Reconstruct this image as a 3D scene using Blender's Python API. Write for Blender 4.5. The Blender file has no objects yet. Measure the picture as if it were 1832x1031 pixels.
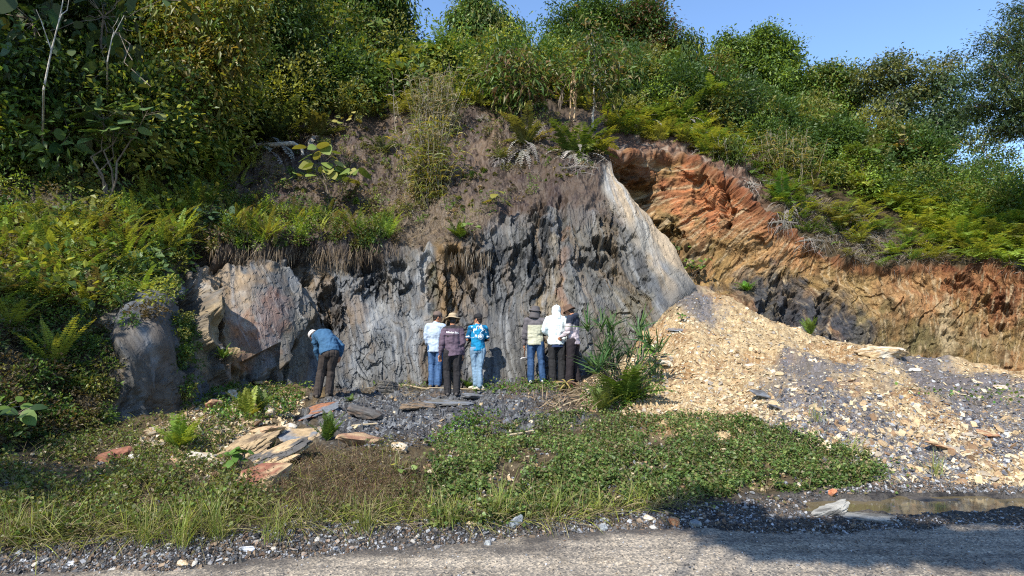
import bpy, bmesh, math, random
import numpy as np
from mathutils import Vector, Matrix, noise as mnoise

random.seed(7)
RNG = np.random.default_rng(7)
S = bpy.context.scene
COL = S.collection

# ------------------------------------------------------------------ camera
W0, H0, F = 1832.0, 1031.0, 1100.0
CAMZ = 1.6
PITCH = math.atan((610 - H0 / 2) / F)
cd = bpy.data.cameras.new('camera')
cam = bpy.data.objects.new('camera', cd)
COL.objects.link(cam)
cam.location = (0, 0, CAMZ)
cam.rotation_euler = (math.pi / 2 + PITCH, 0, 0)
cd.sensor_width = 36
cd.lens = 36 * F / W0
cd.clip_end = 2000
S.camera = cam

# ------------------------------------------------------------------ sky and sun
SUND = Vector((0.40, 0.62, -0.76)).normalized()      # direction the light travels
sun_el = math.asin(-SUND.z)
sun_az = math.atan2(-SUND.x, -SUND.y)                 # clockwise from +Y
world = bpy.data.worlds.new('World')
S.world = world
world.use_nodes = True
wn = world.node_tree
bg = wn.nodes['Background']
sky = wn.nodes.new('ShaderNodeTexSky')
sky.sky_type = 'NISHITA'
sky.sun_disc = False
sky.sun_elevation = sun_el
sky.sun_rotation = sun_az
sky.air_density = 1.0
sky.dust_density = 0.1
sky.ozone_density = 5.0
wn.links.new(sky.outputs[0], bg.inputs[0])
bg.inputs[1].default_value = 0.145
sl = bpy.data.lights.new('sun', 'SUN')
sl.energy = 4.5
sl.angle = math.radians(0.53)
sl.color = (1.0, 0.93, 0.82)
sun = bpy.data.objects.new('sun', sl)
COL.objects.link(sun)
sun.rotation_euler = SUND.to_track_quat('-Z', 'Y').to_euler()
S.view_settings.view_transform = 'Standard'
S.view_settings.look = 'None'
S.view_settings.exposure = 0.97
S.view_settings.gamma = 1.0
S.cycles.max_bounces = 6
S.cycles.transparent_max_bounces = 8
S.cycles.use_denoising = False
S.cycles.filter_width = 1.15
S.cycles.sample_clamp_indirect = 3

# ------------------------------------------------------------------ pixel <-> world
CP, SP_ = math.cos(PITCH), math.sin(PITCH)


def at(px, py, Y):
    """World points seen at photo pixels px, py at distance Y in front of the camera."""
    a = (np.asarray(px, float) - W0 / 2) / F
    b = (H0 / 2 - np.asarray(py, float)) / F
    t = np.asarray(Y, float) / (CP - b * SP_)
    return np.stack(np.broadcast_arrays(a * t, CP * t - b * SP_ * t, CAMZ + (SP_ + b * CP) * t), -1)


def proj(P):
    x, y, z = P[..., 0], P[..., 1], P[..., 2] - CAMZ
    d = y * CP + z * SP_
    u = -y * SP_ + z * CP
    d = np.maximum(d, 1e-3)
    return W0 / 2 + F * x / d, H0 / 2 - F * u / d


def Yz(py, z):
    """distance at which height z is seen at row py"""
    b = (H0 / 2 - py) / F
    return (z - CAMZ) * (CP - b * SP_) / (SP_ + b * CP)


# ------------------------------------------------------------------ numpy noise
def _h(ix, iy, iz, s):
    n = (ix.astype(np.uint32) * np.uint32(374761393) + iy.astype(np.uint32) * np.uint32(668265263)
         + iz.astype(np.uint32) * np.uint32(2147483647) + np.uint32((s * 974634777) & 0xffffffff))
    n = (n ^ (n >> np.uint32(13))) * np.uint32(1274126177)
    n = n ^ (n >> np.uint32(16))
    n = n * np.uint32(2246822519)
    return ((n ^ (n >> np.uint32(15))) & np.uint32(0xffffff)).astype(np.float32) / np.float32(0xffffff)


def vn(x, y, s=0):
    """2-D gradient-free smooth value noise, about -1..1"""
    xi = np.floor(x); yi = np.floor(y)
    fx = (x - xi).astype(np.float32); fy = (y - yi).astype(np.float32)
    xi = xi.astype(np.int64); yi = yi.astype(np.int64); z = np.zeros_like(xi)
    fx = fx * fx * fx * (fx * (fx * 6 - 15) + 10); fy = fy * fy * fy * (fy * (fy * 6 - 15) + 10)
    a = _h(xi, yi, z, s); b = _h(xi + 1, yi, z, s); c = _h(xi, yi + 1, z, s); d = _h(xi + 1, yi + 1, z, s)
    return ((a + (b - a) * fx) * (1 - fy) + (c + (d - c) * fx) * fy) * 2 - 1


def fbm(x, y, s=0, o=4, g=0.5):
    r = 0; a = 1.0; t = 0
    for k in range(o):
        c, q = math.cos(k * .7), math.sin(k * .7)
        if k == 0:
            c, q = 1, 0
        r = r + a * vn((x * c - y * q) * 2 ** k + 17.3 * k, (x * q + y * c) * 2 ** k - 9.1 * k, s + k)
        t += a; a *= g
    return r / t * 1.6


def fbs(x, y, s=0, o=4, g=0.5):
    """fbm without rotation, for stretched streaks"""
    r = 0; a = 1.0; t = 0
    for k in range(o):
        r = r + a * vn(x * 2 ** k + 17.3 * k, y * 2 ** k - 9.1 * k, s + k)
        t += a; a *= g
    return r / t * 1.6


def vor(x, y, s=0, jit=0.9):
    """2-D cells: distance to nearest, second nearest minus nearest, a random value per cell"""
    xi = np.floor(x).astype(np.int64); yi = np.floor(y).astype(np.int64)
    f1 = np.full(x.shape, 9., np.float32); f2 = f1.copy(); rv = np.zeros(x.shape, np.float32)
    gx = np.zeros(x.shape, np.float32); gy = gx.copy()
    for i in (-1, 0, 1):
        for j in (-1, 0, 1):
            cx, cy = xi + i, yi + j
            z = np.zeros_like(cx)
            ox = cx + .5 + jit * (_h(cx, cy, z, s) - .5); oy = cy + .5 + jit * (_h(cx, cy, z, s + 1) - .5)
            d = ((ox - x) ** 2 + (oy - y) ** 2).astype(np.float32)
            r = _h(cx, cy, z, s + 2)
            n = d < f1
            f2 = np.where(n, f1, np.minimum(f2, d))
            rv = np.where(n, r, rv)
            gx = np.where(n, (x - ox), gx); gy = np.where(n, (y - oy), gy)
            f1 = np.where(n, d, f1)
    return np.sqrt(f1), np.sqrt(f2) - np.sqrt(f1), rv, gx, gy


def sm(a, b, x):
    t = np.clip((x - a) / (b - a), 0, 1)
    return t * t * (3 - 2 * t)


def srgb(*c):
    c = np.array(c, float) / 255
    return np.where(c <= .04045, c / 12.92, ((c + .055) / 1.055) ** 2.4)


def mixc(c, col, m):
    return c + (np.asarray(col) - c) * m[..., None]


# ------------------------------------------------------------------ object helpers
def tag(o, label=None, cat=None, group=None, kind=None):
    if label: o['label'] = label
    if cat: o['category'] = cat
    if group: o['group'] = group
    if kind: o['kind'] = kind
    return o


def npmesh(name, V, Fc, col=None, uv=None, smooth=False):
    """V (n,3), Fc (m,3|4) or list of such arrays; col (n,3) per vertex; uv (n,2) per vertex"""
    me = bpy.data.meshes.new(name)
    V = np.ascontiguousarray(V, np.float32)
    parts = Fc if isinstance(Fc, list) else [Fc]
    parts = [p for p in parts if len(p)]
    loops = np.concatenate([p.reshape(-1) for p in parts]).astype(np.int32)
    tot = np.concatenate([np.full(len(p), p.shape[1], np.int32) for p in parts])
    st = np.concatenate([[0], np.cumsum(tot)[:-1]]).astype(np.int32)
    me.vertices.add(len(V)); me.vertices.foreach_set('co', V.reshape(-1))
    me.loops.add(len(loops)); me.loops.foreach_set('vertex_index', loops)
    me.polygons.add(len(tot)); me.polygons.foreach_set('loop_start', st)
    try:
        me.polygons.foreach_set('loop_total', tot)
    except Exception:
        pass
    me.polygons.foreach_set('use_smooth', np.full(len(tot), smooth, bool))
    me.update(calc_edges=True)
    if col is not None:
        at_ = me.color_attributes.new('Col', 'FLOAT_COLOR', 'POINT')
        c4 = np.ones((len(V), 4), np.float32); c4[:, :3] = col
        at_.data.foreach_set('color', c4.reshape(-1))
    if uv is not None:
        u = me.uv_layers.new(name='st')
        u.data.foreach_set('uv', np.ascontiguousarray(uv[loops], np.float32).reshape(-1))
    return me


def link(name, me, mat=None, parent=None, loc=None):
    o = bpy.data.objects.new(name, me)
    if mat is not None:
        me.materials.clear(); me.materials.append(mat)
    COL.objects.link(o)
    if parent is not None: o.parent = parent
    if loc is not None: o.location = loc
    return o


def empty(name, loc, rz=0):
    o = bpy.data.objects.new(name, None)
    o.empty_display_size = .1
    COL.objects.link(o); o.location = loc; o.rotation_euler = (0, 0, rz)
    return o


def copy_thing(o, loc=None, rot=None, sc=None, label=None, group=None):
    c = o.copy(); COL.objects.link(c)
    for ch in list(o.children):
        d = ch.copy(); COL.objects.link(d); d.parent = c
        for g in list(ch.children):
            e = g.copy(); COL.objects.link(e); e.parent = d
    if loc is not None: c.location = loc
    if rot is not None: c.rotation_euler = rot
    if sc is not None: c.scale = (sc, sc, sc) if not hasattr(sc, '__len__') else sc
    if label: c['label'] = label
    if group: c['group'] = group
    return c


# ------------------------------------------------------------------ materials
def mat_new(name):
    m = bpy.data.materials.new(name); m.use_nodes = True
    nt = m.node_tree
    return m, nt, nt.nodes['Principled BSDF'], nt.nodes['Material Output']


def node(nt, t, **kw):
    n = nt.nodes.new(t)
    for k, v in kw.items():
        if k in n.inputs: n.inputs[k].default_value = v
        else: setattr(n, k, v)
    return n


def terrain_mat(name, rough=.9, uvmap=True, scales=((26, 3.2), (90, 14)), amp=(.35, .3), bump=.6, dist=.02, spec=.25):
    """vertex colour broken up by fine noise; stretched along the strata when a uv map is used"""
    m, nt, bs, out = mat_new(name)
    L = nt.links.new
    at_ = node(nt, 'ShaderNodeAttribute', attribute_name='Col')
    if uvmap:
        tc = node(nt, 'ShaderNodeUVMap', uv_map='st'); src = tc.outputs[0]
    else:
        tc = node(nt, 'ShaderNodeTexCoord'); src = tc.outputs['Object']
    cur = at_.outputs['Color']; hs = []
    for i, (sx, sy) in enumerate(scales):
        mp = node(nt, 'ShaderNodeMapping'); mp.inputs['Scale'].default_value = (sx, sy, sx)
        L(src, mp.inputs[0])
        nz = node(nt, 'ShaderNodeTexNoise', Scale=1.0, Detail=6.0, Roughness=.68)
        L(mp.outputs[0], nz.inputs['Vector'])
        mr = node(nt, 'ShaderNodeMapRange'); mr.inputs[1].default_value = .3; mr.inputs[2].default_value = .7
        mr.inputs[3].default_value = 1 - amp[i]; mr.inputs[4].default_value = 1 + amp[i]
        L(nz.outputs[0], mr.inputs[0])
        mx = node(nt, 'ShaderNodeMixRGB', blend_type='MULTIPLY'); mx.inputs[0].default_value = 1
        L(cur, mx.inputs[1]); L(mr.outputs[0], mx.inputs[2]); cur = mx.outputs[0]
        hs.append(nz.outputs[0])
    L(cur, bs.inputs['Base Color'])
    ad = node(nt, 'ShaderNodeMath', operation='ADD'); L(hs[0], ad.inputs[0]); L(hs[1], ad.inputs[1])
    bp = node(nt, 'ShaderNodeBump', Strength=bump, Distance=dist)
    L(ad.outputs[0], bp.inputs['Height']); L(bp.outputs[0], bs.inputs['Normal'])
    bs.inputs['Roughness'].default_value = rough
    bs.inputs['Specular IOR Level'].default_value = spec
    return m


def leaf_mat(name, trans=.35, gloss=.35, rough=.45, tint=(1.25, 1.1, .5)):
    m, nt, bs, out = mat_new(name)
    L = nt.links.new
    at_ = node(nt, 'ShaderNodeAttribute', attribute_name='Col')
    oi = node(nt, 'ShaderNodeObjectInfo')
    mr = node(nt, 'ShaderNodeMapRange'); mr.inputs[3].default_value = .8; mr.inputs[4].default_value = 1.2
    L(oi.outputs['Random'], mr.inputs[0])
    mx = node(nt, 'ShaderNodeMixRGB', blend_type='MULTIPLY'); mx.inputs[0].default_value = 1
    L(at_.outputs['Color'], mx.inputs[1]); L(mr.outputs[0], mx.inputs[2])
    L(mx.outputs[0], bs.inputs['Base Color'])
    bs.inputs['Roughness'].default_value = rough
    bs.inputs['Specular IOR Level'].default_value = gloss
    tr = node(nt, 'ShaderNodeBsdfTranslucent')
    m2 = node(nt, 'ShaderNodeMixRGB', blend_type='MULTIPLY'); m2.inputs[0].default_value = 1
    m2.inputs[2].default_value = (*tint, 1)
    L(mx.outputs[0], m2.inputs[1]); L(m2.outputs[0], tr.inputs[0])
    ms = node(nt, 'ShaderNodeMixShader'); ms.inputs[0].default_value = trans
    L(bs.outputs[0], ms.inputs[1]); L(tr.outputs[0], ms.inputs[2]); L(ms.outputs[0], out.inputs[0])
    return m


def plain_mat(name, c, rough=.8, nscale=30, namp=.25, bump=.3, dist=.003, c2=None, spec=.3):
    m, nt, bs, out = mat_new(name)
    L = nt.links.new
    tc = node(nt, 'ShaderNodeTexCoord')
    nz = node(nt, 'ShaderNodeTexNoise', Scale=float(nscale), Detail=5.0, Roughness=.6)
    L(tc.outputs['Object'], nz.inputs['Vector'])
    rp = node(nt, 'ShaderNodeValToRGB')
    c = np.array(c[:3], float)
    d = c * (1 - namp) if c2 is None else np.array(c2)
    rp.color_ramp.elements[0].position = .35; rp.color_ramp.elements[0].color = (*d, 1)
    rp.color_ramp.elements[1].position = .65; rp.color_ramp.elements[1].color = (*(c * (1 + namp * .5) if c2 is None else c), 1)
    L(nz.outputs[0], rp.inputs[0]); L(rp.outputs[0], bs.inputs['Base Color'])
    bp = node(nt, 'ShaderNodeBump', Strength=bump, Distance=dist)
    L(nz.outputs[0], bp.inputs['Height']); L(bp.outputs[0], bs.inputs['Normal'])
    bs.inputs['Roughness'].default_value = rough
    bs.inputs['Specular IOR Level'].default_value = spec
    return m


M_rock = terrain_mat('rock', .66, True, ((22, 5.5), (75, 40)), (.28, .34), .55, .02, .45)
M_clay = terrain_mat('clay', .95, True, ((13, 8), (50, 40)), (.34, .42), .8, .03, .15)
M_soil = terrain_mat('soil', .95, False, ((9, 9), (45, 45)), (.3, .45), .8, .03, .15)
M_leaf = leaf_mat('leaf', .42)
M_leafg = leaf_mat('glossy_leaf', .3, .3, .5)
M_dry = leaf_mat('dry_leaf', .2, .15, .8, (1.1, 1, .8))
M_bark = plain_mat('bark', (.16, .13, .10), .9, 14, .45, .7, .02)
M_palebark = plain_mat('pale_bark', (.42, .39, .33), .85, 10, .45, .6, .01)

# ------------------------------------------------------------------ terrain sheets
def loft(lines, U, step=1.8, blur=6, maxrows=260):
    """lines: lists of (px, py, Y) from bottom to top, sampled at the fractions U of the px range."""
    rows = []
    for ln in lines:
        a = np.array(ln, float)
        x = a[0, 0] + (a[-1, 0] - a[0, 0]) * U
        rows.append(np.stack([x, np.interp(x, a[:, 0], a[:, 1]), np.interp(x, a[:, 0], a[:, 2])], -1))
    out = []
    for r0, r1 in zip(rows[:-1], rows[1:]):
        n = int(np.clip(np.percentile(np.abs(r1[:, 1] - r0[:, 1]), 80) / step, 3, maxrows))
        t = np.arange(n)[:, None, None] / n
        out.append(r0[None] * (1 - t) + r1[None] * t)
    out.append(rows[-1][None])
    G = np.concatenate(out)
    def bl(A, k, ax):
        for _ in range(2):
            pad = [(0, 0)] * A.ndim; pad[ax] = (k, k)
            B = np.pad(A, pad, mode='edge'); c = np.cumsum(B, ax)
            c = np.insert(c, 0, 0, axis=ax)
            n = A.shape[ax]; w = 2 * k + 1
            A = (np.take(c, np.arange(w, w + n), ax) - np.take(c, np.arange(0, n), ax)) / w
        return A
    if blur: G = bl(G, blur, 0)
    G = bl(G, 8, 1)
    return G


def normals(P):
    du = np.gradient(P, axis=1); dv = np.gradient(P, axis=0)
    n = np.cross(du, dv)
    n /= np.linalg.norm(n, axis=-1, keepdims=True) + 1e-9
    s = np.sign((n * (P - np.array([0, 0, CAMZ]))).sum(-1, keepdims=True))
    s[s == 0] = 1
    return -n * s


def gridfaces(h, w):
    i = np.arange(h * w).reshape(h, w)
    return np.stack([i[:-1, :-1], i[:-1, 1:], i[1:, 1:], i[1:, :-1]], -1).reshape(-1, 4)


LUTS = {}
LX0, LY0, LC = -600, -400, 3


def make_lut(key, P, N):
    px, py = proj(P)
    ix = ((px - LX0) / LC).astype(int).ravel(); iy = ((py - LY0) / LC).astype(int).ravel()
    nx, ny = 3200 // LC, 1700 // LC
    ok = (ix >= 0) & (ix < nx) & (iy >= 0) & (iy < ny)
    idx = np.where(ok)[0]
    d = P.reshape(-1, 3)[:, 1]
    o = idx[np.argsort(-d[idx])]
    lut = np.full((ny, nx), -1, np.int64)
    lut[iy[o], ix[o]] = o
    # fill holes a little
    for _ in range(4):
        for sh in ((0, 1), (0, -1), (1, 0), (-1, 0)):
            r = np.roll(lut, sh, (0, 1)); m = (lut < 0) & (r >= 0); lut[m] = r[m]
    LUTS[key] = (lut, P.reshape(-1, 3), N.reshape(-1, 3))


def look(key, px, py):
    """points and normals of a sheet at photo pixels"""
    lut, P, N = LUTS[key]
    px = np.atleast_1d(np.asarray(px, float)); py = np.atleast_1d(np.asarray(py, float))
    ix = np.clip(((px - LX0) / LC).astype(int), 0, lut.shape[1] - 1)
    iy = np.clip(((py - LY0) / LC).astype(int), 0, lut.shape[0] - 1)
    i = lut[iy, ix]
    return P[i], N[i], i >= 0


def spl(px, py, cx, cy, rx, ry, ang=0, w=.35, nz=.35, seed=0, sc=30.):
    """irregular patch, 1 inside 0 outside; ang in degrees, positive leans the top to the left"""
    a = math.radians(ang)
    dx, dy = px - cx, py - cy
    u = (dx * math.cos(a) - dy * math.sin(a)) / rx; v = (dx * math.sin(a) + dy * math.cos(a)) / ry
    r = np.sqrt(u * u + v * v)
    m = r < 2.2
    out = np.zeros(px.shape, np.float32)
    if m.any():
        n = fbm(px[m] / sc, py[m] / sc, 900 + seed, 4)
        out[m] = 1 - sm(1 - w, 1 + w, r[m] + n * nz)
    return out

# ------------------------------------------------------------------ hill with the slate cutting
def L(y=0, dY=0, src=None):
    return [(a, b + y, c + dY) for a, b, c in src]


FOOT = [(-500, 850, 6.2), (-100, 835, 6.3), (0, 815, 6.9), (100, 790, 7.9), (200, 770, 8.6), (310, 738, 10.1), (350, 715, 11.2),
        (400, 700, 12.2), (480, 692, 12.9), (560, 697, 13.7), (650, 692, 14.0), (780, 688, 14.0), (860, 686, 14.0), (960, 680, 14.1),
        (1040, 672, 14.2), (1100, 640, 14.6), (1160, 590, 14.8), (1200, 550, 15.0), (1245, 505, 15.7)]
MID = [(-500, 700, 7.2), (-100, 690, 7.3), (0, 670, 7.9), (100, 650, 8.8), (200, 640, 9.1), (240, 620, 9.3), (300, 620, 10.3),
       (340, 600, 11.9), (400, 590, 12.6), (480, 580, 13.2), (560, 590, 14.1), (650, 585, 14.5), (780, 580, 14.6), (860, 575, 14.6),
       (960, 570, 14.7), (1040, 560, 14.8), (1100, 540, 15.1), (1150, 505, 15.3), (1190, 475, 15.6), (1228, 480, 15.9)]
TOP = [(-500, 560, 8.6), (-100, 560, 8.6), (0, 555, 9.0), (100, 550, 9.8), (200, 552, 10.2), (250, 550, 10.3), (300, 545, 11.4),
       (350, 470, 12.9), (400, 452, 13.4), (480, 450, 13.9), (560, 448, 14.8), (650, 458, 15.2), (720, 445, 15.3), (790, 440, 15.4),
       (860, 412, 15.7), (900, 388, 16.0), (960, 378, 16.1), (1040, 366, 16.4), (1090, 352, 16.8), (1160, 392, 17.0)]
LIP = [(-500, 545, 8.9), (0, 540, 9.3), (200, 535, 10.5), (300, 528, 11.7), (350, 458, 13.3), (400, 438, 13.8), (480, 436, 14.3),
       (560, 434, 15.2), (650, 444, 15.6), (720, 430, 15.7), (790, 424, 15.8), (860, 400, 16.0), (900, 376, 16.2), (1040, 354, 16.6),
       (1090, 338, 17.0), (1148, 376, 17.2)]
SL1 = [(-500, 430, 10.5), (-100, 430, 10.5), (0, 430, 10.8), (200, 430, 11.8), (310, 430, 13.0), (400, 375, 15.4), (560, 365, 16.5),
       (650, 360, 17.1), (790, 340, 17.3), (900, 310, 18.0), (1040, 300, 18.1), (1108, 322, 17.9)]
SL2 = [(-500, 250, 13.8), (0, 250, 14.0), (200, 250, 15.5), (400, 250, 18.5), (560, 235, 19.5), (700, 225, 20.5), (900, 205, 21),
       (1000, 215, 21), (1060, 235, 20.5), (1087, 268, 19.4)]
RDG = [(-500, 40, 18), (0, 40, 19), (300, 60, 22), (600, 85, 26), (900, 100, 28), (1000, 115, 28), (1100, 140, 28)]

UB = np.concatenate([np.linspace(0, 460 / 1745, 70)[:-1], np.linspace(460 / 1745, 1, 860)])
GB = loft([L(70, 0, FOOT), FOOT, MID, TOP, LIP, SL1, SL2, RDG, L(60, 14, RDG)], UB, 1.7, 5)
PX, PY = GB[..., 0], GB[..., 1]
PB = at(PX, PY, GB[..., 2])
NB = normals(PB)
wtop = np.interp(PX, [p[0] for p in TOP], [p[1] for p in TOP])
kk = np.interp(PX, [200, 500, 700, 800, 950, 1020, 1100, 1200], [.1, .22, .18, .02, .04, .2, .42, .52])
sS = (PX - kk * (PY - 600)) / 80
tT = PY / 80
wob = fbm(PX / 70, PY / 70, 5, 3)
# where bare rock is
rock = sm(-8, 10, PY - wtop + 14 * fbm(PX / 22, PY / 22, 11, 4)) * sm(170, 210, PX)
rock = rock * (1 - .9 * spl(PX, PY, 1060, 350, 50, 34, 20, .3, .5, 61))
slabm = sm(-14, 8, (PX - np.interp(PY, [280, 340, 400, 470, 520, 600], [1075, 1082, 1120, 1160, 1170, 1180])) + 6 * fbm(PX / 15, PY / 30, 3, 3))
slabm = slabm * sm(285, 305, PY)
rock = np.maximum(rock, slabm)
# dark crevice between the left boulder and the wall
crev = spl(PX, PY, 318, 590, 16, 85, -12, .4, .5, 21, 16)
crev = np.maximum(crev, spl(PX, PY, 386, 600, 6, 55, -4, .4, .5, 22, 12))
rock = rock * (1 - .7 * spl(PX, PY, 300, 580, 18, 45, 0, .4, .5, 23))

d = np.zeros_like(PX)
big = fbm(sS * .8 + .3 * wob, tT * .35, 31, 3)
d += .20 * big * rock
rid = 1 - np.abs(fbs(sS * 3.2 + .5 * wob, tT * .45, 33, 3))
d += (.042 * (rid - .6) + .024 * fbs(sS * 9, tT * .9, 34, 3)) * rock * (1 - .7 * slabm) * (1 - .75 * spl(PX, PY, 450, 560, 100, 115, 10, .3, .3, 71))
f1, e1, rv1, gx1, gy1 = vor(sS * 2.4 + .4 * wob, tT * .8 + .3 * wob, 41)
f2, e2, rv2, gx2, gy2 = vor(sS * 7 + .3 * wob, tT * 2.4 + sS, 45)
rough = np.clip(.10 + .8 * fbm(PX / 60, PY / 80, 51, 3), 0, 1)
for c in ((590, 545, 22, 60), (670, 500, 60, 34), (840, 440, 34, 50), (955, 430, 38, 80), (1075, 470, 34, 50), (905, 480, 30, 60), (800, 520, 30, 60), (1100, 400, 40, 60)):
    rough = np.maximum(rough, spl(PX, PY, *c, 8, .5, .4, int(c[0])))
smooth_pl = spl(PX, PY, 450, 560, 95, 110, 10, .3, .3, 71)           # smooth orange and grey plate
rough *= 1 - .85 * smooth_pl
rough *= 1 - .85 * slabm
rock_r = rock * (1 - .75 * slabm)
d += ((rv1 - .5) * .24 + gx1 * .14) * rock * rough
d += ((rv2 - .5) * .09 + gy2 * .07) * rock * rough - .04 * (1 - sm(0, .10, e2)) * rock * rough
ch = vor(sS * 16, tT * 6 + sS * 2, 47)
d += ((ch[2] - .5) * .035 + ch[4] * .025) * rock * (.35 + .65 * rough)
d -= .6 * crev
# overhanging turf lip and the hollows under it
lipx = sm(365, 400, PX) * (1 - sm(705, 740, PX))
d += .30 * lipx * np.exp(-((PY - (wtop - 10)) / 11) ** 2) * (1 + .5 * fbm(PX / 18, PY / 30, 57, 3))
d -= .22 * lipx * np.exp(-((PY - (wtop + 22)) / 16) ** 2) * (.6 + .8 * fbm(PX / 22, PX * 0, 58, 3))
d += .25 * sm(775, 800, PX) * (1 - sm(885, 905, PX)) * np.exp(-((PY - 452) / 12) ** 2)
DENTS = [(590, 548, 14, 34, 6, .32), (668, 494, 26, 9, -35, .22), (706, 482, 24, 9, -35, .22), (828, 492, 9, 44, -26, .35), (850, 470, 16, 16, 0, .18),
         (925, 470, 10, 30, 12, .25), (962, 440, 14, 60, 2, .3), (1082, 446, 22, 14, 30, .4), (1062, 490, 30, 24, 0, .2), (545, 470, 18, 30, 0, .3),
         (640, 470, 14, 22, 0, .25), (1004, 395, 9, 40, 2, .2), (380, 455, 60, 18, 0, .25), (880, 500, 6, 30, 0, .2), (760, 470, 8, 40, -4, .15),
         (590, 610, 8, 40, 4, .2), (520, 640, 5, 32, 10, .16)]
for i, (cx, cy, rx, ry, an, dp) in enumerate(DENTS):
    d -= dp * spl(PX, PY, cx, cy, rx, ry, -an, .3, .6, 80 + i, 12)
# the plates that stand proud
d += .30 * spl(PX, PY, 452, 556, 96, 112, 8, .10, .22, 90, 40)
d += .38 * spl(PX, PY, 362, 590, 24, 50, 0, .14, .3, 91, 20)
d += .30 * spl(PX, PY, 385, 665, 13, 28, -8, .2, .3, 92, 14)
d += .45 * spl(PX, PY, 262, 655, 58, 108, 6, .25, .18, 93, 40)
d -= .28 * sm(0, 3, PY - np.interp(PX, [430, 497, 503], [650, 613, 700])) * spl(PX, PY, 470, 655, 42, 40, 0, .2, .2, 94)
soil = 1 - rock
d += soil * (.16 * fbm(PX / 40, PY / 34, 95, 4) + .05 * fbm(PX / 9, PY / 9, 96, 3))
d += .10 * slabm * (fbs(sS * 1.2, tT * .3, 97, 3)) * 1
fade = sm(-400, -100, PX) * .5 + .5
PB2 = PB + NB * (d * fade * np.clip(GB[..., 2] / 14, .6, 1.4))[..., None]
NB2 = normals(PB2)

# colours (stone and soil, with some recess shade painted in)
K = .50
ROCKW = rock
c = np.zeros(PX.shape + (3,))
base = srgb(122, 120, 114) * K
c[:] = base
n1 = fbs(sS * 5 + .6 * wob, tT * .5, 101, 5, .6)
n2 = fbs(sS * 11 + .6 * wob, tT * .9, 102, 4, .6)
n3 = fbm(sS * 2.0, tT * .8, 103, 4)
n4 = fbs(sS * 3 + wob, tT * .3, 104, 4, .6)
c = mixc(c, srgb(134, 142, 150) * K, sm(-.2, .6, n3))
SP = 1 - .75 * smooth_pl
c = mixc(c, srgb(66, 68, 70) * K, .8 * SP * sm(.1, .7, n1))
c = mixc(c, srgb(132, 112, 82) * K, .85 * sm(-.05, .5, n4))
c = mixc(c, srgb(172, 174, 174) * K, .55 * sm(.3, .8, n2 + .4 * n3))
c = mixc(c, srgb(44, 44, 44) * K, .8 * SP * sm(.35, .75, -n2 - .3 * n1))
Z = [  # cx cy rx ry lean colour strength
    (415, 560, 45, 105, 4, (206, 170, 122), .9), (400, 480, 40, 40, 0, (214, 190, 158), .7), (445, 600, 48, 42, 10, (200, 124, 66), .95),
    (470, 575, 26, 40, 0, (196, 118, 64), .8), (440, 560, 18, 34, 10, (215, 210, 200), .8), (478, 520, 34, 60, 10, (124, 128, 134), .6), (505, 600, 26, 60, 12, (122, 124, 128), .6),
    (460, 640, 60, 22, 20, (124, 122, 116), .6), (540, 600, 26, 90, 12, (150, 144, 124), .6), (560, 500, 26, 60, 14, (168, 134, 88), .6),
    (585, 545, 14, 44, 6, (40, 40, 40), .7), (640, 540, 44, 90, 12, (152, 160, 170), .6), (655, 620, 10, 90, 16, (222, 222, 218), .7), (700, 600, 30, 80, 6, (160, 164, 166), .5),  # near-black patch paints the shade of the dent into the stone
    (765, 470, 12, 90, 6, (200, 204, 206), .7), (790, 520, 26, 110, 4, (146, 116, 66), .75), (800, 470, 20, 70, 2, (176, 138, 84), .6), (775, 540, 8, 70, 4, (110, 112, 50), .5),
    (620, 600, 16, 60, 8, (130, 112, 82), .6), (600, 590, 24, 50, 4, (92, 78, 62), .5), (850, 560, 40, 110, 0, (98, 104, 112), .6), (905, 560, 30, 120, 0, (100, 104, 108), .5),
    (945, 470, 50, 80, 2, (84, 88, 92), .6), (1003, 530, 10, 80, 2, (196, 132, 74), .9), (980, 570, 18, 60, 0, (200, 168, 110), .8), (988, 500, 8, 100, 0, (190, 172, 140), .6),
    (1030, 470, 40, 100, 14, (128, 126, 116), .6), (1060, 560, 30, 110, 6, (128, 130, 128), .6), (1110, 590, 44, 60, 20, (156, 150, 130), .6), (1140, 545, 40, 50, 30, (140, 128, 94), .5),
    (940, 390, 34, 26, 0, (138, 128, 120), .6), (1040, 380, 60, 26, 16, (110, 96, 88), .7), (262, 600, 34, 60, 10, (150, 152, 160), .6), (275, 680, 46, 70, 6, (170, 150, 126), .6),
    (362, 600, 24, 56, 0, (222, 194, 146), .9), (386, 665, 14, 30, 0, (188, 158, 130), .8), (560, 660, 14, 40, 0, (120, 140, 170), .4), (700, 660, 60, 20, 0, (172, 178, 182), .5),
    (620, 560, 30, 26, 0, (150, 118, 76), .5)]
for i, (cx, cy, rx, ry, an, colr, st) in enumerate(Z):
    m = spl(PX, PY, cx, cy, rx, ry, -an * 1., .5, .9, 130 + i, 22)
    c = mixc(c, srgb(*colr) * K, st * m * (.75 + .25 * np.clip(n1, -1, 1)))
sl_c = np.zeros_like(c); sl_c[:] = srgb(160, 156, 146) * K
sl_c = mixc(sl_c, srgb(124, 132, 142) * K, sm(-.1, .5, fbm(sS * 1.2, tT * .8, 111, 4)))
sl_c = mixc(sl_c, srgb(200, 180, 150) * K, sm(.0, .5, fbm(sS * 1.5, tT * .7, 112, 4)))
sl_c = mixc(sl_c, srgb(214, 210, 198) * K, .6 * sm(.2, .7, n2))
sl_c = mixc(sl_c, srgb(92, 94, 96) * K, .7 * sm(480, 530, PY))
cr3 = vor(sS * 3.2 + .5 * wob, tT * 1.1 - sS * .8, 61)[1]
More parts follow.
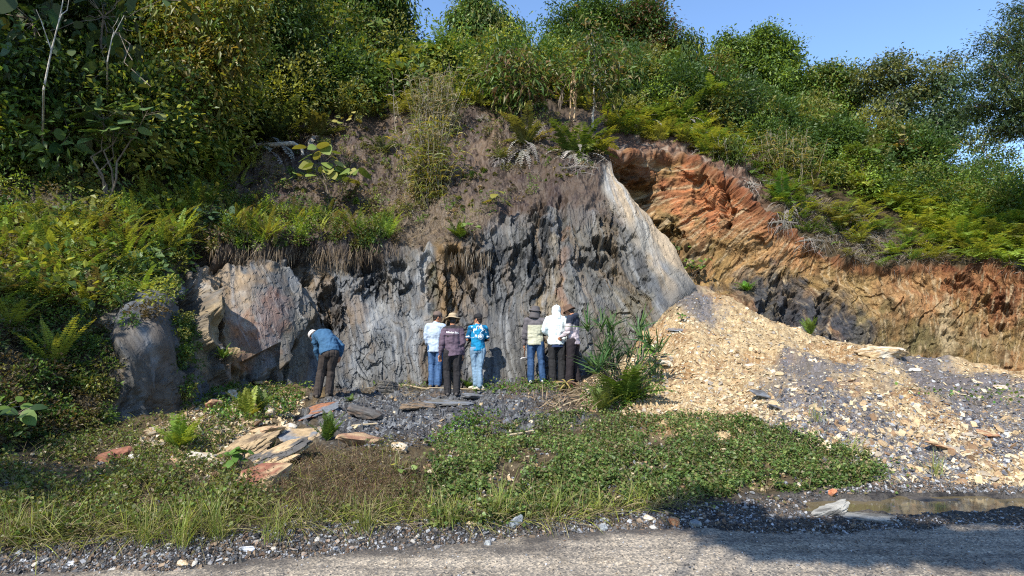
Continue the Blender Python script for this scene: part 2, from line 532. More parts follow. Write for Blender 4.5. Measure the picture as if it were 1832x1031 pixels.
c = mixc(c, srgb(58, 60, 64) * K, .65 * rough * sm(-.3, .3, n3 + .4 * n1) * rock)  # darker slate in rough patches, with occlusion of the recesses painted in
c = mixc(c, srgb(30, 29, 28) * K, .7 * (1 - sm(.010, .03, cr3)) * sm(.15, .5, fbm(PX / 40, PY / 50, 62, 3)))
c = c * (1 - .28 * rock * (1 - slabm))[..., None]
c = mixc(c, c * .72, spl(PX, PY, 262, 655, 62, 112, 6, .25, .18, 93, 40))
c = mixc(c, sl_c * .85, slabm)
c = mixc(c, srgb(40, 38, 36) * K, .5 * (1 - sm(0, .08, e2)) * rough * sm(-.1, .4, n1))
c = mixc(c, srgb(190, 194, 196) * K, .32 * sm(.45, .8, fbs(sS * 7 + wob, tT * .5, 63, 4)) * rock * (1 - .6 * rough))
c = mixc(c, srgb(140, 114, 80) * K, .35 * sm(.35, .8, fbs(sS * 4.3 + wob, tT * .35, 64, 4)) * rock)
so = np.zeros_like(c); so[:] = srgb(92, 75, 60) * K
ns = fbm(PX / 30, PY / 26, 120, 5)
so = mixc(so, srgb(72, 54, 46) * K, sm(-.1, .6, ns))
so = mixc(so, srgb(136, 112, 86) * K, .6 * sm(.25, .8, fbm(PX / 24, PY / 34, 121, 4)) * (1 - sm(860, 960, PX)))
so = mixc(so, srgb(128, 112, 92) * K, .7 * spl(PX, PY, 760, 410, 90, 60, 0, .4, .5, 122))
so = mixc(so, srgb(76, 74, 44) * K, .5 * (1 - sm(300, 400, PX)))
so = mixc(so, srgb(52, 50, 32) * K, .7 * (1 - sm(150, 220, PY)))
so = so * .95
c = mixc(so, c, rock)
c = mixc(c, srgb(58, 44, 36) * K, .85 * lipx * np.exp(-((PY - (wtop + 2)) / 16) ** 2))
c *= 1 + .12 * fbm(PX / 5, PY / 5, 125, 2)[..., None]
c = np.clip(c, .008, .8)

padn = 18
last = PB2[:, -1:, :]
kx = np.arange(1, padn + 1)[None, :, None]
ext = last + kx * np.array([-.03, .22, -.015])[None, None, :] + .03 * RNG.standard_normal((PB2.shape[0], padn, 1)) * np.array([1, 0, 1])
PB3 = np.concatenate([PB2, ext], 1)
c3 = np.concatenate([c, np.repeat(c[:, -1:], padn, 1) * .9], 1)
uv3 = np.concatenate([np.stack([sS * 1., -tT], -1), np.stack([np.repeat(sS[:, -1:], padn, 1) + kx[..., 0] * .15, np.repeat(-tT[:, -1:], padn, 1)], -1)], 1)
h, w = PB3.shape[:2]
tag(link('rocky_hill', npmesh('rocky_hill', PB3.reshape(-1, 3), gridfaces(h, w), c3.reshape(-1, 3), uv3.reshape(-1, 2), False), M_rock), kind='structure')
make_lut('B', PB2, NB2)

# ------------------------------------------------------------------ hill with the orange clay cutting behind
CF = [(980, 540, 18.5), (1200, 520, 19.6), (1250, 540, 19.3), (1400, 625, 18.3), (1500, 665, 17.9), (1640, 680, 17.3), (1760, 700, 16.7),
      (1840, 715, 16.1), (2400, 850, 12)]
CM = [(980, 430, 19.0), (1130, 400, 21.0), (1200, 425, 21.3), (1280, 450, 20.5), (1350, 480, 19.8), (1450, 530, 19.1), (1540, 560, 18.5),
      (1640, 560, 18.0), (1760, 570, 17.4), (1840, 595, 16.8), (2400, 690, 13)]
CT = [(980, 286, 19.4), (1085, 286, 19.8), (1160, 283, 21.4), (1220, 285, 21.5), (1260, 300, 21.2), (1300, 330, 20.5), (1370, 390, 20.1),
      (1450, 440, 19.6), (1500, 470, 19.3), (1540, 482, 19.0), (1640, 478, 18.5), (1700, 472, 18.2), (1760, 475, 17.9), (1800, 490, 17.5),
      (1840, 500, 17.1), (2400, 560, 14)]
C5 = [(980, 250, 21), (1085, 250, 21.3), (1160, 240, 23), (1220, 240, 23.3), (1300, 280, 22.5), (1450, 370, 21), (1540, 420, 20.2),
      (1640, 430, 19.8), (1832, 440, 18.9), (2400, 480, 15.5)]
C6 = [(980, 210, 23), (1160, 205, 24.8), (1220, 210, 25.2), (1300, 230, 25.2), (1450, 300, 24), (1540, 340, 23), (1640, 370, 22),
      (1832, 390, 21), (2400, 400, 18)]
C7 = [(980, 130, 28), (1220, 175, 29), (1450, 245, 28), (1640, 305, 26.5), (1832, 350, 25), (2400, 370, 22)]
UC = np.concatenate([np.linspace(0, 880 / 1420, 620)[:-1], np.linspace(880 / 1420, 1, 90)])
GC = loft([L(60, 0, CF), CF, CM, CT, L(-9, .5, CT), C5, C6, C7, L(60, 14, C7)], UC, 1.7, 4)
QX, QY = GC[..., 0], GC[..., 1]
PC = at(QX, QY, GC[..., 2]); NC = normals(PC)
ct = np.interp(QX, [p[0] for p in CT], [p[1] for p in CT])
cut = sm(-4, 5, QY - ct + 7 * fbm(QX / 14, QY / 14, 210, 4))
# strata lean the other way at the left and swing to vertical at the right
kc = np.interp(QX, [1000, 1250, 1380, 1480, 1560, 1700, 1900], [.5, -1.0, -1.1, -.2, .45, -.1, -.2])
low = sm(470, 540, QY + .0 * QX)
kc = kc * (1 - low) + .5 * low * (QX < 1560) + kc * low * (QX >= 1560)
sC = (QX - kc * (QY - 480)) / 60; tC = QY / 60
wc = fbm(QX / 60, QY / 60, 211, 3)
m3_ = fbm(QX / 50, QY / 50, 242, 4)
q1, qe1, qr1, qgx, qgy = vor(sC * 1.8 + .8 * wc, tC * 1.1 + .5 * wc, 212)
q2, qe2, qr2, _, qgy2 = vor(sC * 5 + 1.2 * wc, tC * 3.2, 215)
d = cut * (.26 * fbm(QX / 90, QY / 70, 216, 3) + .08 * fbm(QX / 26, QY / 22, 222, 4) + .12 * (qr1 - .5) + .08 * qgx * sm(.2, -.4, wc) + .09 * (qr2 - .5) * sm(-.4, .4, m3_) + .03 * (vor(QX / 7, QY / 7, 231)[2] - .5) + .03 * (1 - np.abs(fbs(sC * 3.5 + 1.5 * wc, tC * .8, 217, 3))) + .022 * fbs(sC * 13 + 2 * wc, tC * 5, 218, 3) + .03 * (vor(QX / 14, QY / 12, 232)[2] - .5) + .05 * fbm(QX / 12, QY / 12, 219, 3))
for i, (cx, cy, rx, ry, an, dp) in enumerate([(1140, 345, 30, 16, 0, .5), (1300, 365, 10, 34, -10, .5), (1255, 345, 12, 24, 0, .25), (1180, 460, 40, 40, 0, .5), (1410, 560, 16, 30, 20, .4),
                                              (1470, 560, 12, 40, 24, .4), (1380, 530, 8, 40, 24, .3), (1720, 510, 20, 20, 0, .3), (1780, 560, 22, 24, 0, .35), (1700, 590, 14, 20, 0, .2), (1110, 310, 20, 16, 0, .3)]):
    d -= dp * spl(QX, QY, cx, cy, rx, ry, -an, .35, .7, 230 + i, 14)
d += (1 - cut) * (.2 * fbm(QX / 40, QY / 34, 219, 4) + .05 * fbm(QX / 8, QY / 8, 220, 2))
d += .22 * np.exp(-((QY - (ct + 1)) / 8) ** 2) * (1 + .6 * fbm(QX / 20, QX * 0, 221, 3))
PC2 = PC + NC * d[..., None]
NC2 = normals(PC2)
K = .60
c = np.zeros(QX.shape + (3,)); c[:] = srgb(176, 126, 74) * K
m1 = fbs(sC * 4 + 1.5 * wc, tC * 1.1, 240, 5, .65); m2 = fbs(sC * 10, tC * 1.1, 241, 4, .6); m3 = fbm(QX / 50, QY / 50, 242, 4)
c = mixc(c, srgb(124, 88, 54) * K, .6 * sm(.0, .6, m1)); c = mixc(c, srgb(206, 170, 116) * K, .5 * sm(.2, .7, m2)); c = mixc(c, srgb(104, 74, 46) * K, .6 * sm(.1, .6, fbm(QX / 18, QY / 18, 245, 4)))
c = mixc(c, srgb(150, 124, 66) * K, .7 * sm(-.1, .5, m3))
ZC = [(1270, 345, 66, 56, -20, (204, 116, 58), .85), (1250, 310, 40, 20, 0, (160, 98, 58), .5), (1140, 320, 60, 34, 0, (128, 84, 52), .7), (1150, 400, 50, 40, 0, (150, 120, 66), .7),
      (1220, 450, 60, 40, 0, (84, 82, 40), .6), (1370, 410, 50, 50, -40, (158, 96, 56), .6), (1430, 440, 50, 24, 20, (186, 120, 66), .5), (1360, 470, 60, 30, 20, (196, 150, 92), .6),
      (1420, 560, 100, 46, 28, (78, 84, 94), 1.), (1500, 590, 60, 40, 20, (74, 80, 90), 1.), (1440, 520, 60, 26, 20, (110, 98, 84), .7), (1360, 530, 30, 40, 20, (96, 96, 84), .7), (1480, 540, 26, 34, 20, (80, 78, 76), .5),
      (1560, 520, 60, 44, 0, (172, 140, 84), .7), (1600, 600, 60, 44, 0, (110, 104, 64), .7), (1540, 600, 16, 50, 0, (170, 150, 96), .5), (1660, 520, 70, 46, 0, (176, 128, 76), .7), (1730, 500, 70, 30, 0, (160, 92, 50), .7),
      (1800, 530, 50, 50, 0, (140, 78, 42), .7), (1700, 620, 90, 34, 0, (128, 122, 82), .7), (1690, 600, 12, 50, 0, (196, 178, 136), .7), (1780, 610, 60, 40, 0, (150, 128, 82), .6), (1330, 490, 40, 20, 0, (150, 118, 66), .5)]
for i, (cx, cy, rx, ry, an, colr, st) in enumerate(ZC):
    m = spl(QX, QY, cx, cy, rx, ry, -an, .5, .9, 250 + i, 22)
    c = mixc(c, srgb(*colr) * K, st * m * (.8 + .2 * np.clip(m1, -1, 1)))
c = mixc(c, srgb(60, 44, 30) * K, .5 * sm(.3, .7, fbs(sC * 7 + wc, tC * 1.5, 243, 3)))
c = mixc(c, srgb(196, 172, 130) * K, .7 * sm(.35, .8, fbs(sC * 16, tC * 3, 244, 3)))
c = mixc(c, srgb(66, 70, 78) * K, .8 * np.maximum(spl(QX, QY, 1420, 555, 90, 40, -30, .4, .7, 281, 20), spl(QX, QY, 1510, 600, 60, 34, -20, .4, .7, 282, 20)) * sm(-.5, .1, m1))
c = mixc(c, srgb(116, 62, 34) * K, .7 * np.exp(-((QY - (ct + 4)) / 7) ** 2))
so = np.zeros_like(c); so[:] = srgb(110, 86, 72) * K
so = mixc(so, srgb(150, 132, 116) * K, sm(0, .6, fbm(QX / 12, QY / 12, 270, 4)))
so = mixc(so, srgb(60, 56, 36) * K, .8 * sm(1330, 1420, QX + .3 * QY * 0))
so = mixc(so, srgb(50, 52, 28) * K, .8 * (1 - sm(175, 225, QY)))
c = mixc(c, c.mean(-1, keepdims=True) * np.array([1.06, 1, .9]), np.full(c.shape[:2], .18))
c = mixc(so, c, cut)
c *= 1 + .14 * fbm(QX / 5, QY / 5, 271, 2)[..., None]
c = np.clip(c, .008, .8)
h, w = PC2.shape[:2]
tag(link('clay_hill', npmesh('clay_hill', PC2.reshape(-1, 3), gridfaces(h, w), c.reshape(-1, 3), np.stack([sC, -tC], -1).reshape(-1, 2), False), M_clay), kind='structure')
make_lut('C', PC2, NC2)

K = .58
# ------------------------------------------------------------------ ground: verge, weedy bank and the rubble mound
def zl(pts):
    return [(a, b, float(Yz(b, z_))) for a, b, z_ in pts]


A0 = zl([(-700, 1090, -.05), (-100, 1060, -.05), (0, 1050, -.05), (300, 1040, -.05), (600, 1016, -.05), (916, 984, -.05), (1200, 966, -.05), (1400, 980, -.05),
         (1500, 984, -.05), (1600, 965, -.05), (1832, 950, -.05), (2500, 930, -.05)])
A05 = zl([(-700, 1060, .03), (-100, 1030, .03), (0, 1015, .03), (300, 1008, .03), (600, 975, .03), (916, 950, .03), (1200, 930, .03), (1400, 940, .025),
          (1600, 925, .02), (1832, 915, .015), (2500, 900, .02)])
A1 = zl([(-700, 985, .15), (0, 978, .14), (300, 952, .14), (600, 928, .14), (916, 922, .13), (1200, 895, .10), (1400, 880, .05), (1500, 878, .03),
         (1600, 874, .03), (1832, 872, .03), (2500, 850, .05)])
A2 = zl([(-700, 880, .3), (0, 905, .26), (200, 880, .24), (400, 860, .22), (600, 850, .22), (916, 840, .22), (1200, 800, .32), (1400, 790, .37),
         (1600, 800, .3), (1832, 790, .4), (2500, 780, .5)])
A3 = zl([(-700, 850, .35), (0, 850, .3), (200, 790, .32), (400, 760, .4), (560, 745, .4), (700, 745, .4), (916, 740, .38), (1050, 720, .5),
         (1200, 690, .8), (1400, 690, .95), (1600, 710, .85), (1832, 730, .7), (2500, 780, .55)])
A35 = [(-700, 845, 6.15), (0, 832, 6.6), (100, 800, 7.6), (200, 780, 8.3), (310, 745, 9.8), (400, 715, 11.4), (480, 705, 12.2), (560, 712, 12.7), (650, 705, 13.0),
       (780, 700, 12.95), (860, 697, 13.1), (960, 690, 13.2), (1040, 682, 13.3), (1100, 655, 13.6), (1160, 610, 13.9), (1200, 575, 14.2), (1240, 530, 14.9), (1300, 560, 14.5),
       (1450, 615, 13.6), (1560, 640, 13.0), (1640, 652, 12.6), (1700, 658, 12.4), (1832, 680, 11.7), (2500, 760, 10)]
A4 = FOOT[:-1] + [(1245, 503, 15.7), (1300, 532, 15.3), (1380, 572, 14.9), (1450, 594, 14.3), (1500, 612, 14.0), (1560, 619, 13.8), (1600, 632, 13.5), (1640, 637, 13.3), (1700, 640, 13.0),
                  (1832, 664, 12.4), (2500, 745, 11)]
A4[0] = (-700, 840, 6.2)
A5 = [(a, b + (14 if a > 1245 else 5), c_ + 1.2) for a, b, c_ in A4]
A6 = [(a, b + (85 if a > 1245 else 10), c_ + 3.6) for a, b, c_ in A4]
UA = np.concatenate([np.linspace(0, 650 / 3200, 60)[:-1], np.linspace(650 / 3200, 2600 / 3200, 1150)[:-1], np.linspace(2600 / 3200, 1, 60)])
GA = loft([A0, A05, A1, A2, A3, A35, A4, A5, A6], UA, 1.6, 4)
AX, AY = GA[..., 0], GA[..., 1]
PA = at(AX, AY, GA[..., 2]); NA = normals(PA)
wx, wy = PA[..., 0], PA[..., 1]
mound = sm(1120, 1230, AX + .35 * (AY - 640)) * (1 - sm(0, 60, AY - np.interp(AX, [1100, 1200, 1400, 1560, 1700, 1900], [735, 740, 790, 850, 866, 860])))
lumps = fbm(wx * .9, wy * .9, 301, 4)
d = .10 * lumps + .035 * fbm(wx * 4, wy * 4, 302, 4) + .012 * fbm(wx * 14, wy * 14, 303, 3)
vr = vor(wx * 5, wy * 5, 304)
leftr = spl(AX, AY, 500, 740, 190, 70, 8, .4, .3, 310)                # blocky rubble under the bending man
d += (.06 * (vr[2] - .5)) * (.25 + .75 * leftr)
d += .10 * mound * fbm(wx * 1.3, wy * 1.3, 305, 3)
slate = spl(AX, AY, 700, 735, 130, 42, 0, .25, .35, 311)
slate = np.maximum(slate, spl(AX, AY, 880, 730, 150, 52, 0, .2, .3, 312))
d += slate * (.09 * (vor(wx * 2.2 + .3 * lumps, wy * 4.5, 306)[2] - .3) + .05 * (vor(wx * 6, wy * 9, 307)[2] - .5))
verge = sm(-14, 6, AY - np.interp(AX, [-700, 0, 300, 600, 916, 1200, 1400, 1560, 1832], [985, 974, 950, 925, 938, 905, 885, 868, 872]) + 10 * fbm(AX / 30, AY / 30, 313, 3))
d = d * (1 - .75 * verge) + verge * (.03 * fbm(wx * 6, wy * 6, 314, 4) + .02 * (vor(wx * 16, wy * 16, 315)[2] - .5))
pud = sm(-.3, .5, 1 - ((AX - 1650) / 260) ** 2 - ((AY - 899 + .012 * (AX - 1640)) / 17) ** 2 + .5 * fbm(AX / 60, AY / 10, 316, 3))
PUD = pud
d *= np.clip(GA[..., 2] / 8, .5, 1.1)
d = d * (1 - .7 * PUD) - .075 * PUD
PA2 = PA + NA * (d)[..., None] * np.array([.3, .3, 1])
NA2 = normals(PA2)
c = np.zeros(AX.shape + (3,)); c[:] = srgb(98, 86, 66) * K
g1 = fbm(wx * 1.2, wy * 1.2, 320, 4); g2 = fbm(wx * 5, wy * 5, 321, 4); g3 = fbm(wx * 20, wy * 20, 322, 3)
c = mixc(c, srgb(70, 60, 46) * K, sm(0, .5, g2)); c = mixc(c, srgb(150, 136, 108) * K, .6 * sm(.3, .8, g2 + g3 * .5))
tan_ = spl(AX, AY, 400, 730, 120, 60, 10, .4, .5, 331)
c = mixc(c, srgb(196, 166, 118) * K, .75 * tan_ * sm(-.4, .4, g2))
mc = np.zeros_like(c); mc[:] = srgb(206, 180, 138) * K
mc = mixc(mc, srgb(176, 140, 98) * K, sm(.0, .6, g1)); mc = mixc(mc, srgb(120, 92, 62) * K, .6 * sm(.2, .7, g3 + .3 * g2)); mc = mixc(mc, srgb(232, 210, 168) * K, .6 * sm(.1, .6, -g3))
# grey slate streaks running down the mound
grey = np.maximum.reduce([spl(AX, AY, 1500, 740, 70, 130, 50, .35, .5, 341, 30), spl(AX, AY, 1730, 700, 44, 130, 62, .35, .5, 342, 30), spl(AX, AY, 1240, 540, 26, 60, 50, .35, .4, 343, 20),
                          spl(AX, AY, 1640, 830, 150, 44, 0, .5, .6, 344, 30), spl(AX, AY, 1400, 790, 40, 60, 60, .4, .6, 345, 20), spl(AX, AY, 1800, 790, 60, 40, 20, .5, .6, 346, 20)])
GREYF = (AX, AY, grey)
mc = mixc(mc, srgb(112, 112, 118) * K * (1 + .5 * g3[..., None]), .85 * grey)
c = mixc(c, mc, np.maximum(mound, spl(AX, AY, 1180, 640, 60, 70, 0, .3, .4, 350)))
sc_ = np.zeros_like(c); sc_[:] = srgb(84, 84, 85) * K
sc_ = mixc(sc_, srgb(140, 144, 148) * K, sm(.1, .6, g3)); sc_ = mixc(sc_, srgb(110, 94, 78) * K, .7 * sm(.1, .5, g1))
c = mixc(c, sc_, np.maximum(slate, .7 * spl(AX, AY, 640, 760, 60, 50, 0, .4, .5, 351)))
ve = np.zeros_like(c); ve[:] = srgb(98, 94, 90) * K
ve = mixc(ve, srgb(66, 64, 64) * K, sm(0, .5, g2)); ve = mixc(ve, srgb(120, 112, 100) * K, .6 * sm(.2, .7, g3)); ve = mixc(ve, srgb(94, 80, 62) * K, .6 * sm(.2, .6, g1))
c = mixc(c, ve, verge)
c = np.clip(c, .008, .8)
h, w = PA2.shape[:2]
tag(link('ground', npmesh('ground', PA2.reshape(-1, 3), gridfaces(h, w), c.reshape(-1, 3), None, False), M_soil), kind='structure')
make_lut('A', PA2, NA2)

# ------------------------------------------------------------------ road and the wide ground it lies on
def road_mat():
    m, nt, bs, out = mat_new('road_gravel'); Lk = nt.links.new
    tc = node(nt, 'ShaderNodeTexCoord')
    def nz(sc, det=5, ro=.6):
        n = node(nt, 'ShaderNodeTexNoise', Scale=float(sc), Detail=float(det), Roughness=ro); Lk(tc.outputs['Object'], n.inputs['Vector']); return n.outputs[0]
    def ramp(src, a, b, ca, cb):
        r = node(nt, 'ShaderNodeValToRGB'); e = r.color_ramp.elements
        e[0].position = a; e[0].color = (*ca, 1); e[1].position = b; e[1].color = (*cb, 1); Lk(src, r.inputs[0]); return r.outputs[0]
    st = node(nt, 'ShaderNodeMapping'); st.inputs['Scale'].default_value = (.35, 2.6, 1); Lk(tc.outputs['Object'], st.inputs[0])
    sn = node(nt, 'ShaderNodeTexNoise', Scale=1.3, Detail=7.0, Roughness=.65); Lk(st.outputs[0], sn.inputs['Vector'])
    base = ramp(sn.outputs[0], .36, .62, srgb(124, 120, 113) * .8, srgb(176, 169, 155) * .8)
    vo = node(nt, 'ShaderNodeTexVoronoi', Scale=62.); Lk(tc.outputs['Object'], vo.inputs['Vector'])
    sp = ramp(vo.outputs['Color'], .1, .9, (.5, .5, .52), (1.35, 1.28, 1.2))
    mx = node(nt, 'ShaderNodeMixRGB', blend_type='MULTIPLY'); mx.inputs[0].default_value = .8; Lk(base, mx.inputs[1]); Lk(sp, mx.inputs[2])
    dk = node(nt, 'ShaderNodeMixRGB', blend_type='MULTIPLY'); dk.inputs[0].default_value = 1
    Lk(mx.outputs[0], dk.inputs[1]); Lk(ramp(nz(2.3, 8, .75), .32, .5, (.55, .53, .5), (1, 1, 1)), dk.inputs[2])
    # damp dark gravel towards the verge, at the right
    sx = node(nt, 'ShaderNodeSeparateXYZ'); Lk(tc.outputs['Object'], sx.inputs[0])
    a = node(nt, 'ShaderNodeMath', operation='MULTIPLY_ADD'); Lk(sx.outputs[0], a.inputs[0]); a.inputs[1].default_value = -.22; Lk(sx.outputs[1], a.inputs[2])
    b = node(nt, 'ShaderNodeMath', operation='MULTIPLY_ADD'); Lk(nz(1.6, 6, .65), b.inputs[0]); b.inputs[1].default_value = 1.4; Lk(a.outputs[0], b.inputs[2])
    wet = ramp(b.outputs[0], .0, 1, (0, 0, 0), (1, 1, 1))
    mr = node(nt, 'ShaderNodeMapRange'); mr.inputs[1].default_value = 5.55; mr.inputs[2].default_value = 5.85; Lk(b.outputs[0], mr.inputs[0])
    w2 = node(nt, 'ShaderNodeMixRGB'); Lk(mr.outputs[0], w2.inputs[0]); Lk(dk.outputs[0], w2.inputs[1]); w2.inputs[2].default_value = (*(srgb(84, 80, 76) * .8), 1)
    w3 = node(nt, 'ShaderNodeMixRGB', blend_type='MULTIPLY'); w3.inputs[0].default_value = .7; Lk(w2.outputs[0], w3.inputs[1]); Lk(sp, w3.inputs[2])
    Lk(w3.outputs[0], bs.inputs['Base Color']); bs.inputs['Roughness'].default_value = .85; bs.inputs['Specular IOR Level'].default_value = .3
    ad = node(nt, 'ShaderNodeMath', operation='ADD'); Lk(vo.outputs['Distance'], ad.inputs[0]); Lk(nz(30), ad.inputs[1])
    bp = node(nt, 'ShaderNodeBump', Strength=.6, Distance=.012); Lk(ad.outputs[0], bp.inputs['Height']); Lk(bp.outputs[0], bs.inputs['Normal'])
    return m


xs = np.linspace(-14, 16, 500); ys = np.linspace(-6, 8.2, 260)
gx, gy = np.meshgrid(xs, ys)
gz = .018 * fbm(gx * .7, gy * .7, 400, 3) + .006 * fbm(gx * 5, gy * 5, 401, 3) - .02 * sm(5.2, 6, gy) - .12 * sm(6.4, 8, gy)
tag(link('road', npmesh('road', np.stack([gx, gy, gz], -1).reshape(-1, 3), gridfaces(260, 500), None, None, True), road_mat()), kind='structure')
g = np.array([[-400, -400, -.30], [400, -400, -.30], [400, 400, -.30], [-400, 400, -.30]], float)
tag(link('wide_ground', npmesh('wide_ground', g, np.array([[0, 1, 2, 3]])), plain_mat('far_soil', (.14, .12, .09), .95, 1.5, .4)), kind='structure')

# ================================================================== plants
def nrm(v):
    return v / (np.linalg.norm(v, axis=-1, keepdims=True) + 1e-9)


def rdir(n, up=0.0, rng=RNG):
    """random directions, biased upward"""
    v = rng.standard_normal((n, 3)); v = nrm(v); v[:, 2] += up
    return nrm(v)


class Bag:
    """collects vertices, faces and colours of one part"""
    def __init__(s): s.V, s.F, s.C, s.n = [], [], [], 0
    def add(s, V, Fq, C):
        if len(V) == 0: return
        V = V.reshape(-1, 3); C = np.broadcast_to(C, V.shape) if np.ndim(C) == 1 else C.reshape(-1, 3)
        s.V.append(V); s.F.append(Fq + s.n); s.C.append(C); s.n += len(V)
    def mesh(s, name, smooth=False):
        by = {}
        for f in s.F: by.setdefault(f.shape[1], []).append(f)
        return npmesh(name, np.concatenate(s.V), [np.concatenate(v) for v in by.values()], np.clip(np.concatenate(s.C), .003, .9), None, smooth)
    def build(s, name, mat, parent=None, loc=None, smooth=False):
        return link(name, s.mesh(name, smooth), mat, parent, loc)


def leaves(bag, b, d, u, Ln, Wd, col, droop=.2, st=None, prof=None):
    """one leaf per row: ribbon through the stations; the default is a folded diamond"""
    n = len(b)
    if n == 0: return
    Ln = np.broadcast_to(Ln, (n,))[:, None]; Wd = np.broadcast_to(Wd, (n,))[:, None]
    side = nrm(np.cross(d, u)); up = nrm(np.cross(side, d))
    dn = np.array([0, 0, -1.])
    col = np.broadcast_to(col, (n, 3))
    if st is None:
        m = b + d * Ln * .45 + dn * droop * Ln * .2
        V = np.stack([b, m + side * Wd / 2 + up * Wd * .12, b + d * Ln + dn * droop * Ln, m - side * Wd / 2 + up * Wd * .12], 1)
        Fq = np.arange(n * 4).reshape(n, 4)
        bag.add(V, Fq, np.repeat(col, 4, 0)); return
    k = len(st); V = np.zeros((n, k, 2, 3))
    for j, (t, w) in enumerate(zip(st, prof)):
        p = b + d * Ln * t + dn * droop * Ln * t * t
        V[:, j, 0] = p + side * Wd * w / 2; V[:, j, 1] = p - side * Wd * w / 2
    i = np.arange(n * k * 2).reshape(n, k, 2)
    Fq = np.stack([i[:, :-1, 0], i[:, :-1, 1], i[:, 1:, 1], i[:, 1:, 0]], -1).reshape(-1, 4)
    bag.add(V, Fq, np.repeat(col, k * 2, 0))


BLADE = dict(st=(0, .25, .5, .75, 1), prof=(.5, 1, .85, .55, .05))
OVAL = dict(st=(0, .12, .35, .65, .88, 1), prof=(.08, .7, 1, .85, .4, .02))
LONGL = dict(st=(0, .2, .5, .8, 1), prof=(.1, .8, 1, .6, .03))


def tube(bag, pts, rad, col, n=6):
    pts = np.asarray(pts, float); k = len(pts)
    rad = np.broadcast_to(rad, (k,))
    t = nrm(np.gradient(pts, axis=0))
    a = np.cross(t, np.array([.13, .97, .2])); a = nrm(a); b = np.cross(t, a)
    th = np.arange(n) * 2 * math.pi / n
    V = pts[:, None] + (a[:, None] * np.cos(th)[None, :, None] + b[:, None] * np.sin(th)[None, :, None]) * rad[:, None, None]
    i = np.arange(k * n).reshape(k, n); j = np.roll(i, -1, 1)
    Fq = np.stack([i[:-1], j[:-1], j[1:], i[1:]], -1).reshape(-1, 4)
    bag.add(V, Fq, np.asarray(col, float))


def wobble(p0, p1, k=7, amp=.05, rng=RNG):
    p0 = np.asarray(p0, float); p1 = np.asarray(p1, float)
    t = np.linspace(0, 1, k)[:, None]
    ln = np.linalg.norm(p1 - p0)
    return p0 + (p1 - p0) * t + rng.standard_normal((k, 3)) * amp * ln * np.sin(math.pi * t)


def fronds(bag, b, az, el, Ln, bend, pin, plen, pw, col, rib=None, curl=0, profp=.7, tilt=.5):
    """pinnate fronds; b (n,3), az/el/Ln/bend per frond"""
    n = len(b); S_ = 12
    az = np.broadcast_to(az, (n,)); el = np.broadcast_to(el, (n,)); Ln = np.broadcast_to(Ln, (n,)); bend = np.broadcast_to(bend, (n,))
    t = np.linspace(0, 1, S_)
    e = el[:, None] - bend[:, None] * t[None] ** 1.3
    tx = np.cos(e) * np.cos(az)[:, None]; ty = np.cos(e) * np.sin(az)[:, None]; tz = np.sin(e)
    T = np.stack([tx, ty, tz], -1)
    P = np.cumsum(T, 1) * (Ln / S_)[:, None, None] + b[:, None]
    P = np.concatenate([b[:, None], P[:, :-1]], 1)
    side = np.stack([-np.sin(az), np.cos(az), 0 * az], -1)
    col = np.broadcast_to(col, (n, 3))
    # rib
    rw = (.006 + .004 * Ln)[:, None, None]
    V = np.stack([P + side[:, None] * rw * (1 - .8 * t)[None, :, None], P - side[:, None] * rw * (1 - .8 * t)[None, :, None]], 2)
    i = np.arange(n * S_ * 2).reshape(n, S_, 2)
    bag.add(V, np.stack([i[:, :-1, 0], i[:, :-1, 1], i[:, 1:, 1], i[:, 1:, 0]], -1).reshape(-1, 4), np.repeat(col * .8 if rib is None else np.broadcast_to(rib, col.shape), S_ * 2, 0))
    tp = np.linspace(.10, .98, pin); f = tp * (S_ - 1); i0 = np.clip(f.astype(int), 0, S_ - 2); fr = (f - i0)[None, :, None]
    pp = P[:, i0] * (1 - fr) + P[:, i0 + 1] * fr
    tt = nrm(T[:, i0] * (1 - fr) + T[:, i0 + 1] * fr)
    env = np.minimum(1, (tp * 5) ** .6) * (1 - tp ** 2.2) ** profp
    for sg in (-1, 1):
        sd = np.broadcast_to(side[:, None] * sg, pp.shape)
        dd = nrm(sd + tt * tilt + RNG.standard_normal(pp.shape) * .10)
        uu = nrm(np.cross(dd, tt) * sg)
        LL = (Ln[:, None] * plen * env[None]) * RNG.uniform(.85, 1.1, (n, pin))
        cc = np.repeat(col[:, None], pin, 1) * RNG.uniform(.8, 1.2, (n, pin, 1))
        leaves(bag, pp.reshape(-1, 3), dd.reshape(-1, 3), uu.reshape(-1, 3), LL.ravel(), (Ln[:, None] * pw * (.4 + .6 * env[None])).ravel() + 0 * LL.ravel(), cc.reshape(-1, 3), .12)


def jit(col, n, a=.25, hue=.12, rng=RNG):
    c = np.asarray(col, float)[None] * rng.uniform(1 - a, 1 + a, (n, 1))
    c = c * (1 + rng.uniform(-hue, hue, (n, 3)) * np.array([1.4, .4, .8]))
    return c


G_DARK = (.048, .092, .020); G_MID = (.100, .165, .030); G_YEL = (.240, .265, .042); G_BRI = (.190, .275, .040); G_OLIVE = (.16, .17, .042)
G_BLUE = (.045, .085, .040); G_RED = (.20, .085, .035); G_GOLD = (.22, .17, .035); DRY = (.26, .20, .12); PALE = (.30, .28, .25)


